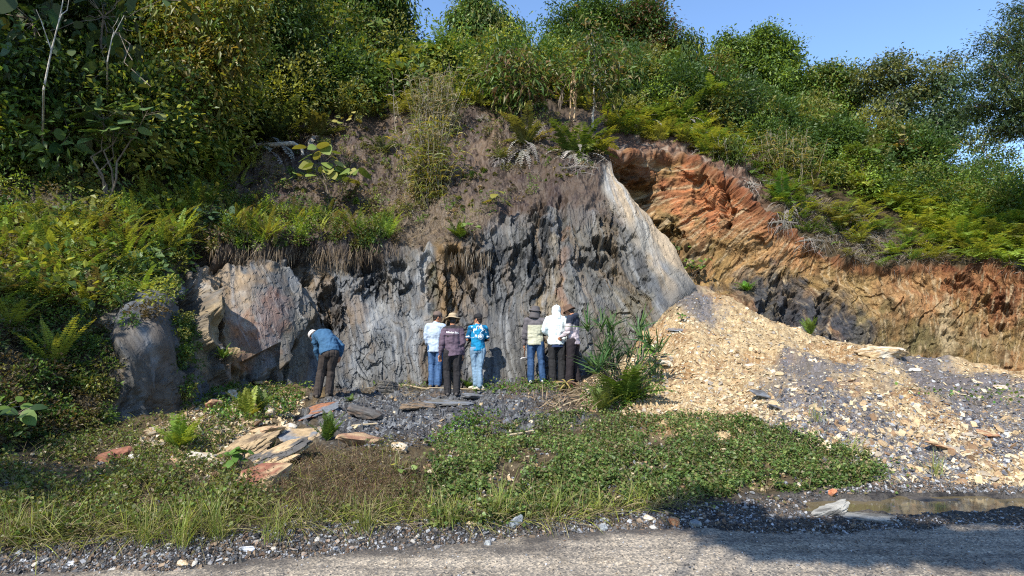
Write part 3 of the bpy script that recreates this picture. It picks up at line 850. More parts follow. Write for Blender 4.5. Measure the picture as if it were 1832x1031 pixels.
def inpoly(poly, n, rng=RNG):
    poly = np.array(poly, float); lo, hi = poly.min(0), poly.max(0)
    out = []
    while sum(map(len, out)) < n:
        p = rng.uniform(lo, hi, (n * 2, 2))
        x, y = p[:, 0], p[:, 1]; c = np.zeros(len(p), bool); j = len(poly) - 1
        for i in range(len(poly)):
            xi, yi = poly[i]; xj, yj = poly[j]
            c ^= ((yi > y) != (yj > y)) & (x < (xj - xi) * (y - yi) / (yj - yi + 1e-12) + xi)
            j = i
        out.append(p[c])
    return np.concatenate(out)[:n]


def on(key, pts):
    P, N, ok = look(key, pts[:, 0], pts[:, 1])
    return P[ok], N[ok], pts[ok]


def clumps(bag, P, N, r, m, L0, W0_, cols, up=.5, shape=OVAL, flat=.7, droop=.25, simple=True, rise=.5):
    """bushy clumps: m leaves round every point, r is the clump radius per point"""
    n = len(P); r = np.broadcast_to(r, (n,))
    ci = RNG.integers(0, len(cols), n)
    base = np.asarray(cols, float)[ci] * RNG.uniform(.75, 1.25, (n, 1))
    cen = P + N * (r * rise * .6)[:, None] + np.array([0, 0, 1]) * (r * rise * .5)[:, None]
    d = rdir(n * m, .15).reshape(n, m, 3)
    rad = r[:, None] * RNG.uniform(.35, 1.05, (n, m)) ** .6 * (1 + .3 * np.sin(d[..., 0] * 5 + ci[:, None]) * np.cos(d[..., 2] * 4))
    pos = cen[:, None] + d * rad[..., None] * np.array([1, 1, flat])
    ld = nrm(d + rdir(n * m, up).reshape(n, m, 3) * .9)
    u = nrm(rdir(n * m, 1.1).reshape(n, m, 3) + d * .4)
    col = base[:, None] * RNG.uniform(.75, 1.3, (n, m, 1))
    LL = L0 * RNG.uniform(.6, 1.3, n * m)
    leaves(bag, pos.reshape(-1, 3), ld.reshape(-1, 3), u.reshape(-1, 3), LL, LL * W0_ / L0, col.reshape(-1, 3), droop)


# ------------------------------------------------------------------ trees
def tree(name, label, base, top_y, Y, lumps, cols, leaf=(.16, .07), dens=260, trunk=None, bark=None, group=None, droop=.3, cat='tree', mat=None,
         sheet=None, bough=None, spread=1.0, base_at=None, twig=5):
    """lumps: (px, py, rx, ry) ellipsoids of foliage as seen at distance Y, with their own depth"""
    bx, by = base
    if base_at is not None: B = np.array(base_at, float)
    elif sheet: B = look(sheet, bx, by)[0][0]
    else: B = at(bx, by, Y)
    root = empty(name, Vector(B))
    tag(root, label, cat, group)
    tb, cb = Bag(), Bag()
    bc = np.array((.13, .11, .09) if bark is None else bark)
    cens = []
    for k, l in enumerate(lumps):
        cx, cy, rx, ry = l[:4]; dy = l[4] if len(l) > 4 else RNG.uniform(-.5, .5) * min(2.2, rx * Y / F)
        c_ = at(cx, cy, Y + dy); rx, ry = rx * 1.12, ry * 1.12; R = np.array([rx * (Y + dy) / F, .5 * (rx + ry) * (Y + dy) / F * .9, ry * (Y + dy) / F])
        cens.append((c_, R))
    mc_ = np.mean([c_ for c_, _ in cens], 0)
    topc = max(cens, key=lambda q: q[0][2])[0]
    h = topc[2] - B[2]
    r0 = trunk if trunk else max(.05, h * .018)
    fork = B + (np.array([mc_[0], mc_[1], 0]) - np.array([B[0], B[1], 0])) * .6; fork[2] = B[2] + h * .45
    tr = wobble(B - np.array([0, 0, .25]), fork, 8, .02)
    tube(tb, tr, np.linspace(r0, r0 * .65, 8), bc, 8)
    tube(tb, wobble(fork, topc, 8, .04), np.linspace(r0 * .65, r0 * .12, 8), bc, 6)
    for c_, R in cens:
        s = tr[-1] + (topc - tr[-1]) * RNG.uniform(0, .5)
        tube(tb, wobble(s, c_, 6, .06), np.linspace(r0 * .4, r0 * .12, 6), bc * RNG.uniform(.8, 1.2), 5)
        for q in range(twig):
            e_ = c_ + rdir(1)[0] * R * .85
            tube(tb, wobble(c_, e_, 5, .08), np.linspace(r0 * .14, r0 * .05, 5), bc * RNG.uniform(.8, 1.2), 4)
        area = (R[0] * R[2] + R[0] * R[1] + R[1] * R[2]) / 3 * 4 * math.pi
        nt = int(max(6, dens * 1.35 * area / 10))
        d = rdir(nt)
        ph = RNG.uniform(0, 6, 3)
        wv = 1 + .28 * np.sin(d[:, 0] * 5 + ph[0]) * np.sin(d[:, 2] * 6 + ph[1]) + .2 * np.sin(d[:, 1] * 9 + d[:, 0] * 7 + ph[2])
        tw = c_ + d * R * (RNG.uniform(.25, 1.05, nt) ** .45 * wv * spread)[:, None]
        m = 16; nt = int(nt * .8); d = d[:nt]; tw = tw[:nt]
        base_c = np.asarray(cols, float)[RNG.integers(0, len(cols), nt)] * RNG.uniform(.65, 1.35, (nt, 1))
        tp = (tw[:, None] + RNG.standard_normal((nt, m, 3)) * leaf[0] * np.array([1.5, 1.5, .7])).reshape(-1, 3)
        dd = nrm(np.repeat(d, m, 0) * .6 + rdir(nt * m, .1 if droop < .6 else -.4))
        uu = nrm(np.repeat(d, m, 0) * .5 + rdir(nt * m, 1.3))
        LL = leaf[0] * RNG.uniform(.6, 1.3, nt * m)
        leaves(cb, tp, dd, uu, LL, LL * leaf[1] / leaf[0], np.repeat(base_c, m, 0) * RNG.uniform(.8, 1.25, (nt * m, 1)), droop)
    for bag, nm, mt in ((tb, 'trunk', M_bark if bark is None else M_palebark), (cb, 'crown', mat or M_leaf)):
        for v in bag.V: v -= B.reshape(1, 3)
        o = bag.build(nm, mt, root)
    return root


G3 = [G_DARK, G_MID, G_DARK, G_OLIVE]
FT = 'trees along the ridge of the hill'
# left, big shaded mass out to the frame's edge and above it
tree('tree', 'dark broad tree filling the top left corner, its lower trunk hidden in scrub', (-40, 330), 0, 13.5, [(-120, 60, 130, 110), (20, 30, 110, 90), (60, 140, 90, 80), (-40, 190, 100, 80), (120, 20, 80, 70)], [G_DARK, (.04, .06, .016)], (.17, .09), 170, sheet='B')
tree('tree', 'dark leafy tree between the top left corner tree and the yellow-leaved sapling', (225, 250), 0, 16.5, [(190, 40, 90, 90), (250, 120, 70, 60), (160, 130, 60, 60), (240, -30, 90, 70)], G3, (.15, .07), 190, sheet='B')
tree('tree', 'tall dense tree running out of the frame above the yellow-leaved sapling', (420, 190), 0, 20, [(400, 20, 80, 70), (470, 80, 70, 60), (380, -60, 110, 70), (500, 10, 60, 60), (440, 150, 60, 40)], G3 + [(.045, .085, .018)], (.15, .07), 200, sheet='B')
tree('tree', 'dense mid green tree under the patch of sky at top, left of the drooping-branched tree', (560, 180), 0, 23, [(560, 90, 70, 50), (620, 60, 50, 50), (590, 130, 80, 40), (530, 40, 36, 40), (500, 120, 50, 40)], G3 + [(.05, .10, .02)], (.15, .07), 210, sheet='B')
tree('tree', 'tree with dark drooping branches hanging into the sky right of the top left forest', (655, 150), 0, 25, [(650, 10, 60, 40), (690, 20, 34, 26), (620, -30, 80, 40), (660, 60, 36, 34)], [G_DARK, G_MID], (.22, .10), 150, sheet='B', droop=.8)
tree('tree', 'small round dark tree standing below the drooping-branched tree', (715, 165), 0, 26, [(713, 60, 26, 32), (718, 95, 34, 30)], [G_DARK, G_BLUE], (.16, .07), 260, sheet='B')
tree('tree', 'tall ragged tree rising alone into the sky over the slate cut', (862, 130), 0, 28, [(862, 35, 30, 40), (838, 60, 28, 30), (895, 50, 28, 26), (915, 72, 20, 22), (850, 5, 20, 24), (880, 90, 44, 34), (825, 30, 16, 14)], G3, (.2, .08), 230, sheet='B', droop=.7)
tree('tree', 'low tree with thin feathery top left of the twin-crowned dark tree', (955, 125), 0, 27, [(945, 112, 24, 16), (975, 118, 20, 16), (935, 128, 32, 18)], [G_MID, G_OLIVE], (.18, .07), 220, sheet='B')
tree('tree', 'big dense dark tree hung with climbers, left of the pair against the sky', (1060, 190), 0, 29, [(1040, 60, 50, 46), (1000, 90, 24, 34), (1068, 30, 34, 30), (1030, 130, 40, 44), (1075, 100, 40, 60)], [G_DARK, G_MID, (.05, .10, .02)], (.17, .07), 330, sheet='B')
tree('tree', 'big dense dark tree with red shoots on top, right of the pair against the sky', (1145, 200), 0, 29.5, [(1140, 40, 44, 36), (1165, 75, 38, 40), (1120, 100, 50, 50), (1160, 130, 38, 46), (1110, 160, 50, 34), (1160, 15, 22, 18)], [G_DARK, G_DARK, G_MID, (.14, .07, .03)], (.18, .07), 330, sheet='B')
tree('tree', 'small pointed tree with drooping pale leaves beside the twin-crowned dark tree', (1228, 200), 0, 29, [(1225, 85, 14, 22), (1228, 120, 26, 26), (1222, 160, 34, 30)], [G_MID, G_YEL, G_DARK], (.24, .08), 240, sheet='C', droop=.9)
tree('tree', 'large dark tree smothered in climbers with brownish shoots on its left top', (1350, 240), 0, 29, [(1365, 80, 34, 28), (1340, 110, 40, 34), (1395, 110, 30, 34), (1370, 160, 50, 46), (1310, 150, 30, 50), (1300, 90, 16, 26), (1400, 170, 26, 50)], [G_DARK, G_DARK, G_MID, G_BRI], (.17, .08), 320, sheet='C')
tree('tree', 'thin-crowned brownish shrub tree in front of the climber-covered dark tree', (1288, 235), 0, 28, [(1282, 120, 22, 26), (1290, 160, 28, 30), (1275, 190, 34, 26)], [G_OLIVE, (.12, .085, .03), G_MID], (.18, .07), 170, sheet='C')
tree('tree', 'flat-topped dark tree behind the gap right of the climber-covered tree', (1480, 270), 0, 29, [(1490, 135, 36, 18), (1460, 155, 36, 26), (1500, 175, 40, 30), (1450, 200, 40, 34), (1500, 220, 44, 30)], [G_DARK, G_OLIVE, G_MID], (.17, .08), 240, sheet='C')
tree('tree', 'open pale-trunked tree with grey green leaves and sky showing through it', (1572, 285), 0, 28, [(1590, 130, 44, 20), (1560, 150, 40, 26), (1620, 160, 44, 26), (1660, 145, 40, 22), (1600, 190, 44, 22), (1690, 115, 26, 14), (1600, 108, 24, 12)], [(.085, .115, .055), (.07, .10, .04), G_OLIVE], (.17, .08), 115, bark=(.4, .38, .33), sheet='C', trunk=.13)
tree('tree', 'slender open tree with bluish leaves leaning right behind the round-leaved bush', (1660, 310), 0, 27.5, [(1700, 160, 36, 24), (1670, 205, 44, 24), (1720, 200, 34, 26), (1640, 235, 50, 22), (1690, 245, 44, 22), (1600, 240, 34, 22)], [(.06, .10, .05), (.05, .085, .03)], (.17, .08), 120, bark=(.38, .36, .32), sheet='C', trunk=.10)
tree('tree', 'thinly leaved treelet on the ridge below the feathery tree at the right edge', (1760, 345), 0, 26, [(1760, 250, 36, 20), (1790, 290, 30, 20), (1740, 300, 30, 20), (1815, 330, 30, 16)], [(.07, .10, .04), G_OLIVE], (.15, .07), 80, sheet='C', trunk=.05)
# feathery tree at the right edge: trunk stands outside the picture
tree('feathery_tree', 'tall blue green feathery tree reaching in from the right edge', (1960, 480), 0, 17,
     [(1850, 20, 50, 22), (1800, 70, 50, 18), (1840, 110, 70, 24), (1790, 140, 46, 16), (1770, 120, 24, 10), (1830, 170, 70, 24), (1780, 195, 50, 16), (1850, 220, 60, 22), (1920, 60, 80, 80), (1930, 190, 90, 60), (1800, 230, 40, 12)],
     [(.035, .065, .030), (.045, .080, .032), (.09, .12, .03)], (.13, .035), 260, sheet='C', trunk=.22, droop=.35)

# saplings in front of the forest wall
tree('sapling', 'yellow green sapling with a thin trunk standing left of the bare soil', (345, 262), 0, 15.6, [(350, 40, 56, 50), (420, 50, 46, 44), (300, 70, 30, 30), (340, 120, 50, 36), (410, 110, 44, 34), (330, 170, 44, 30), (385, 180, 34, 30), (300, 0, 40, 30), (430, 0, 40, 26), (330, 220, 44, 24), (285, 125, 20, 14)],
     [G_YEL, G_GOLD, G_OLIVE, (.2, .22, .04), G_MID], (.17, .075), 120, sheet='B', trunk=.05, cat='sapling', droop=.5)
tree('sapling', 'sapling with long drooping reddish leaves left of the bare bamboo stems', (935, 215), 0, 20.5, [(905, 100, 20, 16), (925, 120, 36, 18), (955, 118, 24, 14), (890, 140, 26, 14), (930, 150, 36, 18), (915, 85, 10, 12), (960, 150, 20, 16), (935, 180, 20, 16)],
     [G_OLIVE, G_MID, (.15, .10, .05), G_DARK], (.24, .085), 75, sheet='B', trunk=.05, cat='sapling', droop=.55)
tree('sapling', 'tall thin sapling with yellow and tan drooping leaves before the twin-crowned tree', (1060, 225), 0, 20.3, [(1060, 55, 14, 16), (1050, 80, 30, 16), (1075, 100, 34, 14), (1040, 110, 30, 16), (1095, 120, 26, 10), (1060, 135, 36, 14), (1110, 145, 24, 8), (1080, 165, 26, 14), (1020, 120, 16, 12)],
     [G_OLIVE, G_MID, (.17, .13, .05), G_DARK], (.24, .075), 60, sheet='B', trunk=.045, bark=(.4, .36, .3), cat='sapling', droop=.55)

# out of frame, beside and behind the photographer: they throw the shade seen on the road and on the left bank
def shade_tree(label, base, cen, R, n=170, leaf=(.3, .16)):
    B = np.array(base, float)
    root = empty('roadside_tree', Vector(B)); tag(root, label, 'tree')
    tb, cb = Bag(), Bag()
    tube(tb, wobble((0, 0, -.2), np.array(cen[0]) - B, 9, .02), np.linspace(.08, .012, 9), (.13, .11, .09), 8)
    for c0, r_ in zip(cen, R):
        c0 = np.array(c0) - B
        tube(tb, wobble((0, 0, c0[2] * .5), c0, 7, .05), np.linspace(.02, .008, 7), (.13, .11, .09), 5)
        d = rdir(n); tw = c0 + d * np.array(r_) * (RNG.uniform(.1, 1, n) ** .5)[:, None]; m = 7
        tp = (tw[:, None] + RNG.standard_normal((n, m, 3)) * (.25 if leaf[0] > .18 else .09)).reshape(-1, 3)
        LL = leaf[0] * RNG.uniform(.6, 1.3, n * m)
        leaves(cb, tp, rdir(n * m, -.2), rdir(n * m, .8), LL, LL * leaf[1] / leaf[0], jit(G_DARK, n * m), .4)
    tb.build('trunk', M_bark, root); cb.build('crown', M_leaf, root)


def up_sun(p, h):
    """point at height h on the ray from p to the sun"""
    p = np.array(p, float); s = -np.array(SUND); return p + s * (h - p[2]) / s[2]


# road shade at the right
cs = [up_sun((x, y, 0), z_) for x, y, z_ in ((1.9, 5.75, 8.5), (2.2, 5.3, 8), (2.8, 5.25, 8.4), (4.4, 6.0, 8.6), (4.9, 4.7, 8.2), (5.4, 5.8, 8.8), (5.9, 4.9, 8.5), (6.6, 5.6, 8.6), (3.4, 5.25, 8.8), (3.1, 5.35, 9), (4.3, 5.1, 8.2), (4.2, 4.55, 8.0), (2.7, 4.95, 8.3), (3.5, 4.9, 8.6), (2.1, 5.05, 8.7), (5.0, 4.3, 8.5))]
shade_tree('leafy roadside tree behind the photographer that shades the right of the road', (-3.5, -4.5, 0), cs, [(.4, .28, .15), (.45, .22, .1), (.5, .2, .1), (.7, .22, .1), (.5, .16, .1), (.6, .25, .15), (.7, .3, .2), (.8, .3, .2), (.45, .18, .1), (.35, .16, .1), (.6, .2, .1), (.5, .12, .1), (.5, .16, .1), (.45, .14, .1), (.3, .12, .1), (.6, .15, .1)], 170, (.17, .10))
cs = [up_sun(p, z_) for p, z_ in (((-6.8, 9.2, .6), 6.2), ((-7.6, 8.3, .6), 6.0), ((-6.3, 9.4, 1.3), 6.3), ((-8.2, 8.2, 2.5), 7.4), ((-6.2, 6.6, .3), 6.4), ((-7.6, 7.0, 1.0), 6.8), ((-4.9, 6.0, .2), 7.2))]
shade_tree('leafy roadside tree left of the photographer that dapples the left bank', (-9.5, 3.0, 0), cs, [(.9, .7, .5), (.9, .8, .6), (.5, .5, .5), (1.1, .9, .7), (.9, .6, .4), (1.1, .8, .5), (.7, .4, .3)], 95, (.22, .12))
cs = [up_sun(p, z_) for p, z_ in (((-10, 12.5, 7.2), 10.5), ((-11.5, 13, 5.5), 10), ((-9, 13, 5.6), 10), ((-11, 13.5, 8.8), 12.5), ((-9, 14, 8.6), 12.5), ((-8, 14.5, 6.4), 10.8), ((-12.5, 14.5, 8), 12))]
shade_tree('tall roadside tree at the far left that shades the top left forest', (-14.5, 3.0, 0), cs, [(1.5, 1.1, 1), (1.6, 1.1, 1), (.9, .7, .6), (1.5, 1.1, .8), (.8, .7, .6), (.6, .5, .5), (1.6, 1.3, 1)], 60, (.26, .15))

# ------------------------------------------------------------------ undergrowth masses
ug = Bag()
p = inpoly([(-500, -60), (300, -40), (520, 40), (640, 120), (1090, 160), (1100, 200), (960, 200), (860, 195), (690, 215), (560, 225), (450, 250), (330, 330), (-500, 330)], 620)
P, N, q = on('B', p)
clumps(ug, P, N, RNG.uniform(.3, 1.3, len(P)), 520, .14, .07, [G_DARK, G_DARK, G_MID, G_OLIVE, G_YEL, (.06, .12, .025)], flat=1.15, rise=1.3)
p = inpoly([(430, 95), (600, 85), (640, 130), (900, 145), (1095, 150), (1095, 175), (900, 168), (600, 140), (430, 140)], 62)
P, N, q = on('B', p)
clumps(ug, P, N, RNG.uniform(.4, 1.0, len(P)), 700, .17, .08, [G_DARK, G_DARK, G_MID, (.05, .09, .03)], flat=1.1, rise=.9)
p = inpoly([(1095, 150), (1230, 180), (1450, 250), (1640, 312), (1700, 330), (1640, 345), (1450, 290), (1220, 210), (1095, 190)], 75)
P, N, q = on('C', p)
clumps(ug, P, N, RNG.uniform(.4, 1.05, len(P)), 800, .17, .08, [G_DARK, G_DARK, G_MID, (.05, .09, .03), G_OLIVE], flat=1.1, rise=1.4)
p = inpoly([(1090, 110), (1230, 170), (1450, 235), (1640, 300), (1840, 350), (2300, 380), (2300, 420), (1830, 400), (1640, 390), (1480, 330), (1330, 265), (1220, 225), (1090, 225)], 330)
P, N, q = on('C', p)
clumps(ug, P, N, RNG.uniform(.2, .9, len(P)), 330, .13, .06, [G_DARK, G_MID, G_DARK, G_OLIVE, G_BRI], flat=1.1, rise=1.1)
p = inpoly([(-500, 330), (330, 330), (400, 370), (410, 440), (330, 480), (310, 545), (200, 560), (-500, 560)], 420)
P, N, q = on('B', p)
clumps(ug, P, N, RNG.uniform(.06, .26, len(P)), 120, .07, .034, [G_MID, G_YEL, G_OLIVE, G_BRI, G_DARK, (.10, .08, .04)], flat=1.1, rise=1.1)
p = inpoly([(395, 345), (480, 372), (560, 365), (640, 360), (712, 395), (718, 436), (640, 446), (480, 440), (390, 446)], 420)
P, N, q = on('B', p)
clumps(ug, P[::3], N[::3], RNG.uniform(.05, .24, len(P[::3])), 100, .08, .03, [G_MID, G_OLIVE, G_BRI, G_DARK, (.12, .09, .05)], flat=1.3, rise=1.2)
# sparse weeds on the bare soil
p = inpoly([(450, 235), (1000, 205), (1080, 260), (1060, 300), (860, 390), (720, 400), (600, 350), (430, 330)], 520)
P, N, q = on('B', p)
clumps(ug, P, N, RNG.uniform(.04, .30, len(P)) * sm(.1, 1, .6 + fbm(q[:, 0] / 60, q[:, 1] / 40, 777, 3)), 60, .07, .028, [G_OLIVE, G_MID, DRY, G_OLIVE, (.10, .085, .05)], flat=.8)
p = inpoly([(-500, -60), (300, -40), (520, 60), (640, 130), (1090, 160), (1090, 190), (860, 195), (690, 210), (560, 225), (450, 250), (330, 330), (-500, 330)], 260)
P, N, q = on('B', p)
clumps(ug, P + N * .3, N, RNG.uniform(.3, .7, len(P)), 50, .34, .2, [G_MID, G_OLIVE, G_YEL, (.10, .16, .05)], flat=1.0, rise=1.5)
p = inpoly([(-500, 330), (330, 330), (400, 370), (330, 480), (200, 560), (-500, 560)], 90)
P, N, q = on('B', p)
clumps(ug, P, N, RNG.uniform(.15, .35, len(P)), 26, .17, .10, [G_MID, G_OLIVE, G_YEL, (.10, .16, .05)], flat=1.0, rise=1.2)
p = inpoly([(-500, 560), (210, 560), (300, 560), (210, 600), (200, 760), (100, 790), (-500, 830)], 620)
P, N, q = on('B', p)
clumps(ug, P, N, RNG.uniform(.08, .26, len(P)), 120, .06, .028, [G_MID, G_OLIVE, G_DARK, (.10, .075, .035), (.075, .06, .03)], flat=.7)
p = inpoly([(310, 560), (350, 570), (345, 700), (330, 730), (318, 640)], 60)
P, N, q = on('B', p)
clumps(ug, P, N, RNG.uniform(.06, .16, len(P)), 70, .06, .028, [G_MID, G_OLIVE, G_DARK], flat=.7)
tag(ug.build('undergrowth', M_leaf), 'mixed green undergrowth covering the hillside', 'undergrowth', kind='stuff')

# bright fern thicket of the right slope, built of many small fronds
fb = Bag()
def fernmass(key, poly, n, ln, cols, k=6, el=(.5, 1.2), pin=13, pl=.24, pw=.06):
    P, N, q = on(key, inpoly(poly, n))
    P = np.repeat(P, k, 0); n2 = len(P)
    ci = np.repeat(RNG.integers(0, len(cols), n2 // k), k)
    col = np.asarray(cols)[ci] * RNG.uniform(.75, 1.3, (n2, 1))
    fronds(fb, P + RNG.standard_normal((n2, 3)) * .06, RNG.uniform(0, 2 * math.pi, n2), RNG.uniform(*el, n2), RNG.uniform(ln * .6, ln * 1.25, n2), RNG.uniform(.9, 1.8, n2) * (1 if pl > .2 else .75), pin, pl, pw, col)
fernmass('C', [(1480, 290), (1560, 300), (1640, 310), (1840, 350), (2100, 370), (2100, 500), (1850, 480), (1740, 462), (1640, 400), (1560, 360), (1490, 330)], 800, 1.0, [G_BRI, G_YEL, (.13, .19, .03)])
fernmass('C', [(1330, 300), (1480, 300), (1560, 360), (1640, 400), (1760, 462), (1640, 470), (1540, 474), (1460, 430), (1390, 385)], 110, .75, [G_MID, G_OLIVE, G_YEL])
fernmass('C', [(1080, 195), (1220, 205), (1330, 260), (1320, 300), (1220, 255), (1090, 240)], 220, 1.0, [G_MID, G_YEL, G_OLIVE])
fernmass('B', [(-300, 400), (100, 395), (340, 380), (330, 440), (250, 520), (100, 560), (-300, 560)], 300, .8, [(.19, .21, .036), (.17, .20, .036), G_BRI, G_OLIVE, G_MID, (.14, .11, .05)], 6, (.5, 1.4), 24, .095, .036)
fernmass('B', [(400, 385), (560, 380), (712, 410), (716, 436), (640, 442), (480, 436), (400, 440)], 80, .66, [G_YEL, G_MID, G_BRI, G_OLIVE, (.13, .11, .05)], 5, (.9, 1.5), 22, .10, .036)
fernmass('B', [(560, 130), (900, 120), (1080, 150), (1080, 200), (860, 190), (700, 205), (560, 215)], 90, 1.1, [G_MID, G_YEL, G_OLIVE])
fernmass('B', [(300, 230), (480, 240), (440, 330), (330, 400), (250, 380)], 120, .8, [G_MID, G_OLIVE, G_YEL], 6, (.6, 1.4), 22, .10, .036)
tag(fb.build('fern_undergrowth', M_leaf), 'bright fern thicket on the slopes', 'fern thicket', kind='stuff')

# ------------------------------------------------------------------ ground cover
gc = Bag()
CREEP = [(770, 800), (860, 775), (960, 745), (1050, 738), (1180, 742), (1320, 745), (1430, 780), (1500, 806), (1550, 815), (1595, 850), (1540, 872), (1400, 880), (1280, 892), (1120, 905), (1000, 920), (860, 940), (775, 945), (762, 900), (758, 840)]
p = inpoly(CREEP, 62000); p = p + RNG.standard_normal(p.shape) * np.array([26, 11]) * (RNG.uniform(0, 1, (len(p), 1)) < .18)
keep = fbm(p[:, 0] / 38, p[:, 1] / 20, 500, 4) > -.55 + .8 * (1 - sm(745, 800, p[:, 0] + 18 * fbm(p[:, 0] / 15, p[:, 1] / 12, 503, 3))) + .4 * spl(p[:, 0], p[:, 1], 960, 850, 60, 40, 0, .5, .5, 501)
P, N, q = on('A', p[keep])
n = len(P); base = np.asarray([(.10, .15, .045), (.10, .17, .04), (.065, .11, .03), (.17, .21, .06), (.15, .13, .06)])[RNG.integers(0, 5, n)]
br = fbm(q[:, 0] / 26, q[:, 1] / 13, 502, 3)[:, None]
LL = RNG.uniform(.020, .046, n)
hgt = RNG.uniform(.0, .085, n) * (1 + br[:, 0])
leaves(gc, P + np.stack([0 * hgt, 0 * hgt, hgt], -1), nrm(rdir(n, .1) * np.array([1, 1, .5])), nrm(rdir(n, 1.0)), LL, LL * .95, base * (1 + .3 * br) * RNG.uniform(.7, 1.3, (n, 1)), .15)
LEFTG = [(-300, 995), (0, 984), (150, 966), (300, 958), (450, 940), (600, 936), (690, 926), (770, 936), (760, 860), (700, 800), (600, 812), (520, 830), (440, 858), (400, 800), (480, 750), (530, 700), (440, 690), (330, 735), (220, 760), (100, 790), (0, 830), (-300, 850)]
p = inpoly(LEFTG, 44000); p = p + RNG.standard_normal(p.shape) * np.array([24, 9]) * (RNG.uniform(0, 1, (len(p), 1)) < .15)
keep = fbm(p[:, 0] / 45, p[:, 1] / 24, 510, 4) > -.30 + .8 * spl(p[:, 0], p[:, 1], 420, 725, 110, 45, 0, .4, .5, 511)
P, N, q = on('A', p[keep]); n = len(P)
cols = np.asarray([G_OLIVE, (.09, .11, .035), (.13, .16, .04), G_MID, (.13, .105, .055)]); base = cols[RNG.integers(0, 5, n)]
brown = spl(q[:, 0], q[:, 1], 620, 860, 150, 62, 0, .3, .4, 512)[:, None]
base = base * (1 - brown) + brown * np.asarray([(.105, .072, .042), (.085, .062, .036), (.09, .09, .035)])[RNG.integers(0, 3, n)]
LL = RNG.uniform(.02, .05, n) * (1 - .35 * brown[:, 0]); hgt = RNG.uniform(0, .12, n) * (1 + .6 * brown[:, 0])
leaves(gc, P + np.stack([0 * hgt, 0 * hgt, hgt], -1), nrm(rdir(n, .3)), nrm(rdir(n, .9)), LL, LL * (.75 - .45 * brown[:, 0]), base * RNG.uniform(.65, 1.35, (n, 1)), .15)
# green bits at the foot of the wall and on the mound
for poly, k in (([(370, 600), (400, 620), (430, 690), (380, 720), (360, 690)], 900), ([(420, 690), (560, 690), (520, 750), (400, 760), (330, 720)], 2600), ([(640, 665), (780, 690), (760, 700), (640, 690)], 400), ([(840, 690), (960, 680), (1040, 700), (960, 705), (850, 705)], 900),
                ([(1040, 700), (1180, 640), (1190, 700), (1120, 740), (1040, 740)], 1500), ([(1590, 700), (1832, 700), (1832, 730), (1700, 720)], 160), ([(830, 740), (900, 745), (850, 790), (760, 800)], 700)):
    P, N, q = on('A', inpoly(poly, k)); n = len(P); LL = RNG.uniform(.03, .07, n)
    leaves(gc, P + np.stack([0 * LL, 0 * LL, RNG.uniform(0, .12, n)], -1), rdir(n, .4), rdir(n, .9), LL, LL * .7, jit(G_MID, n, .4, .3), .1)
tag(gc.build('creeping_weeds', M_leaf), 'creeping leafy weeds covering the bank beside the road', 'ground cover', kind='stuff')

dg = Bag()      # dry litter, thin straws and dead stalks
def straws(key, poly, n, ln, cols, up=.2, w=.006, off=.02):
    P, N, q = on(key, inpoly(poly, n)); n = len(P)
    leaves(dg, P + N * off, rdir(n, up), rdir(n, .6), RNG.uniform(ln * .5, ln * 1.4, n), w, np.asarray(cols)[RNG.integers(0, len(cols), n)] * RNG.uniform(.7, 1.3, (n, 1)), .3, **BLADE)
straws('A', LEFTG, 8000, .18, [DRY, (.16, .11, .06), G_OLIVE, G_YEL], .9, .004)
straws('A', [(-200, 1000), (-200, 970), (300, 940), (620, 915), (1000, 915), (1250, 895), (1250, 910), (1000, 940), (620, 945), (300, 968)], 3200, .3, [DRY, G_YEL, G_OLIVE, (.3, .27, .12)], .5, .005)
straws('A', [(480, 820), (560, 800), (700, 810), (762, 860), (770, 920), (600, 925), (480, 900)], 5000, .16, [(.17, .10, .06), (.12, .08, .05), DRY], .9, .004)
straws('A', CREEP, 900, .22, [DRY, G_OLIVE], 1.0, .005)
straws('B', [(700, 395), (820, 380), (880, 400), (790, 440), (720, 440)], 900, .35, [DRY, (.3, .25, .17), (.15, .11, .07)], -.3, .008)
straws('B', [(450, 240), (1060, 215), (1070, 300), (860, 390), (720, 400), (430, 340)], 2600, .2, [DRY, (.2, .15, .11), (.12, .09, .07), PALE], .1, .008)
straws('C', [(1090, 235), (1220, 240), (1330, 300), (1470, 430), (1540, 470), (1640, 468), (1600, 420), (1450, 340), (1300, 262), (1150, 225)], 6500, .36, [DRY, PALE, (.22, .17, .13), (.3, .27, .23)], .1, .01)
straws('C', [(1640, 430), (1832, 450), (1832, 495), (1760, 476), (1640, 476)], 500, .3, [PALE, DRY, (.22, .17, .13)], .1, .01)
straws('A', [(640, 670), (760, 685), (740, 720), (640, 700)], 260, .3, [DRY, (.3, .24, .17)], .1, .01)
straws('A', [(940, 700), (1060, 690), (1060, 740), (960, 735)], 420, .35, [DRY, (.34, .26, .17), (.25, .17, .11)], .1, .014)
straws('B', [(210, 580), (0, 600), (-100, 800), (100, 790), (200, 770)], 1600, .2, [DRY, (.14, .10, .06)], .2, .006)
tag(dg.build('dry_litter', M_dry), 'dry stalks and litter strewn on soil and bank', 'plant litter', kind='stuff')

straws('B', [(395, 350), (560, 368), (712, 398), (716, 440), (560, 442), (395, 442)], 3600, .42, [G_YEL, G_MID, G_OLIVE, DRY], 1.5, .011)
straws('B', [(-300, 330), (330, 335), (400, 380), (330, 470), (200, 560), (-300, 560)], 2600, .4, [G_YEL, G_MID, G_OLIVE, DRY], 1.2, .011)
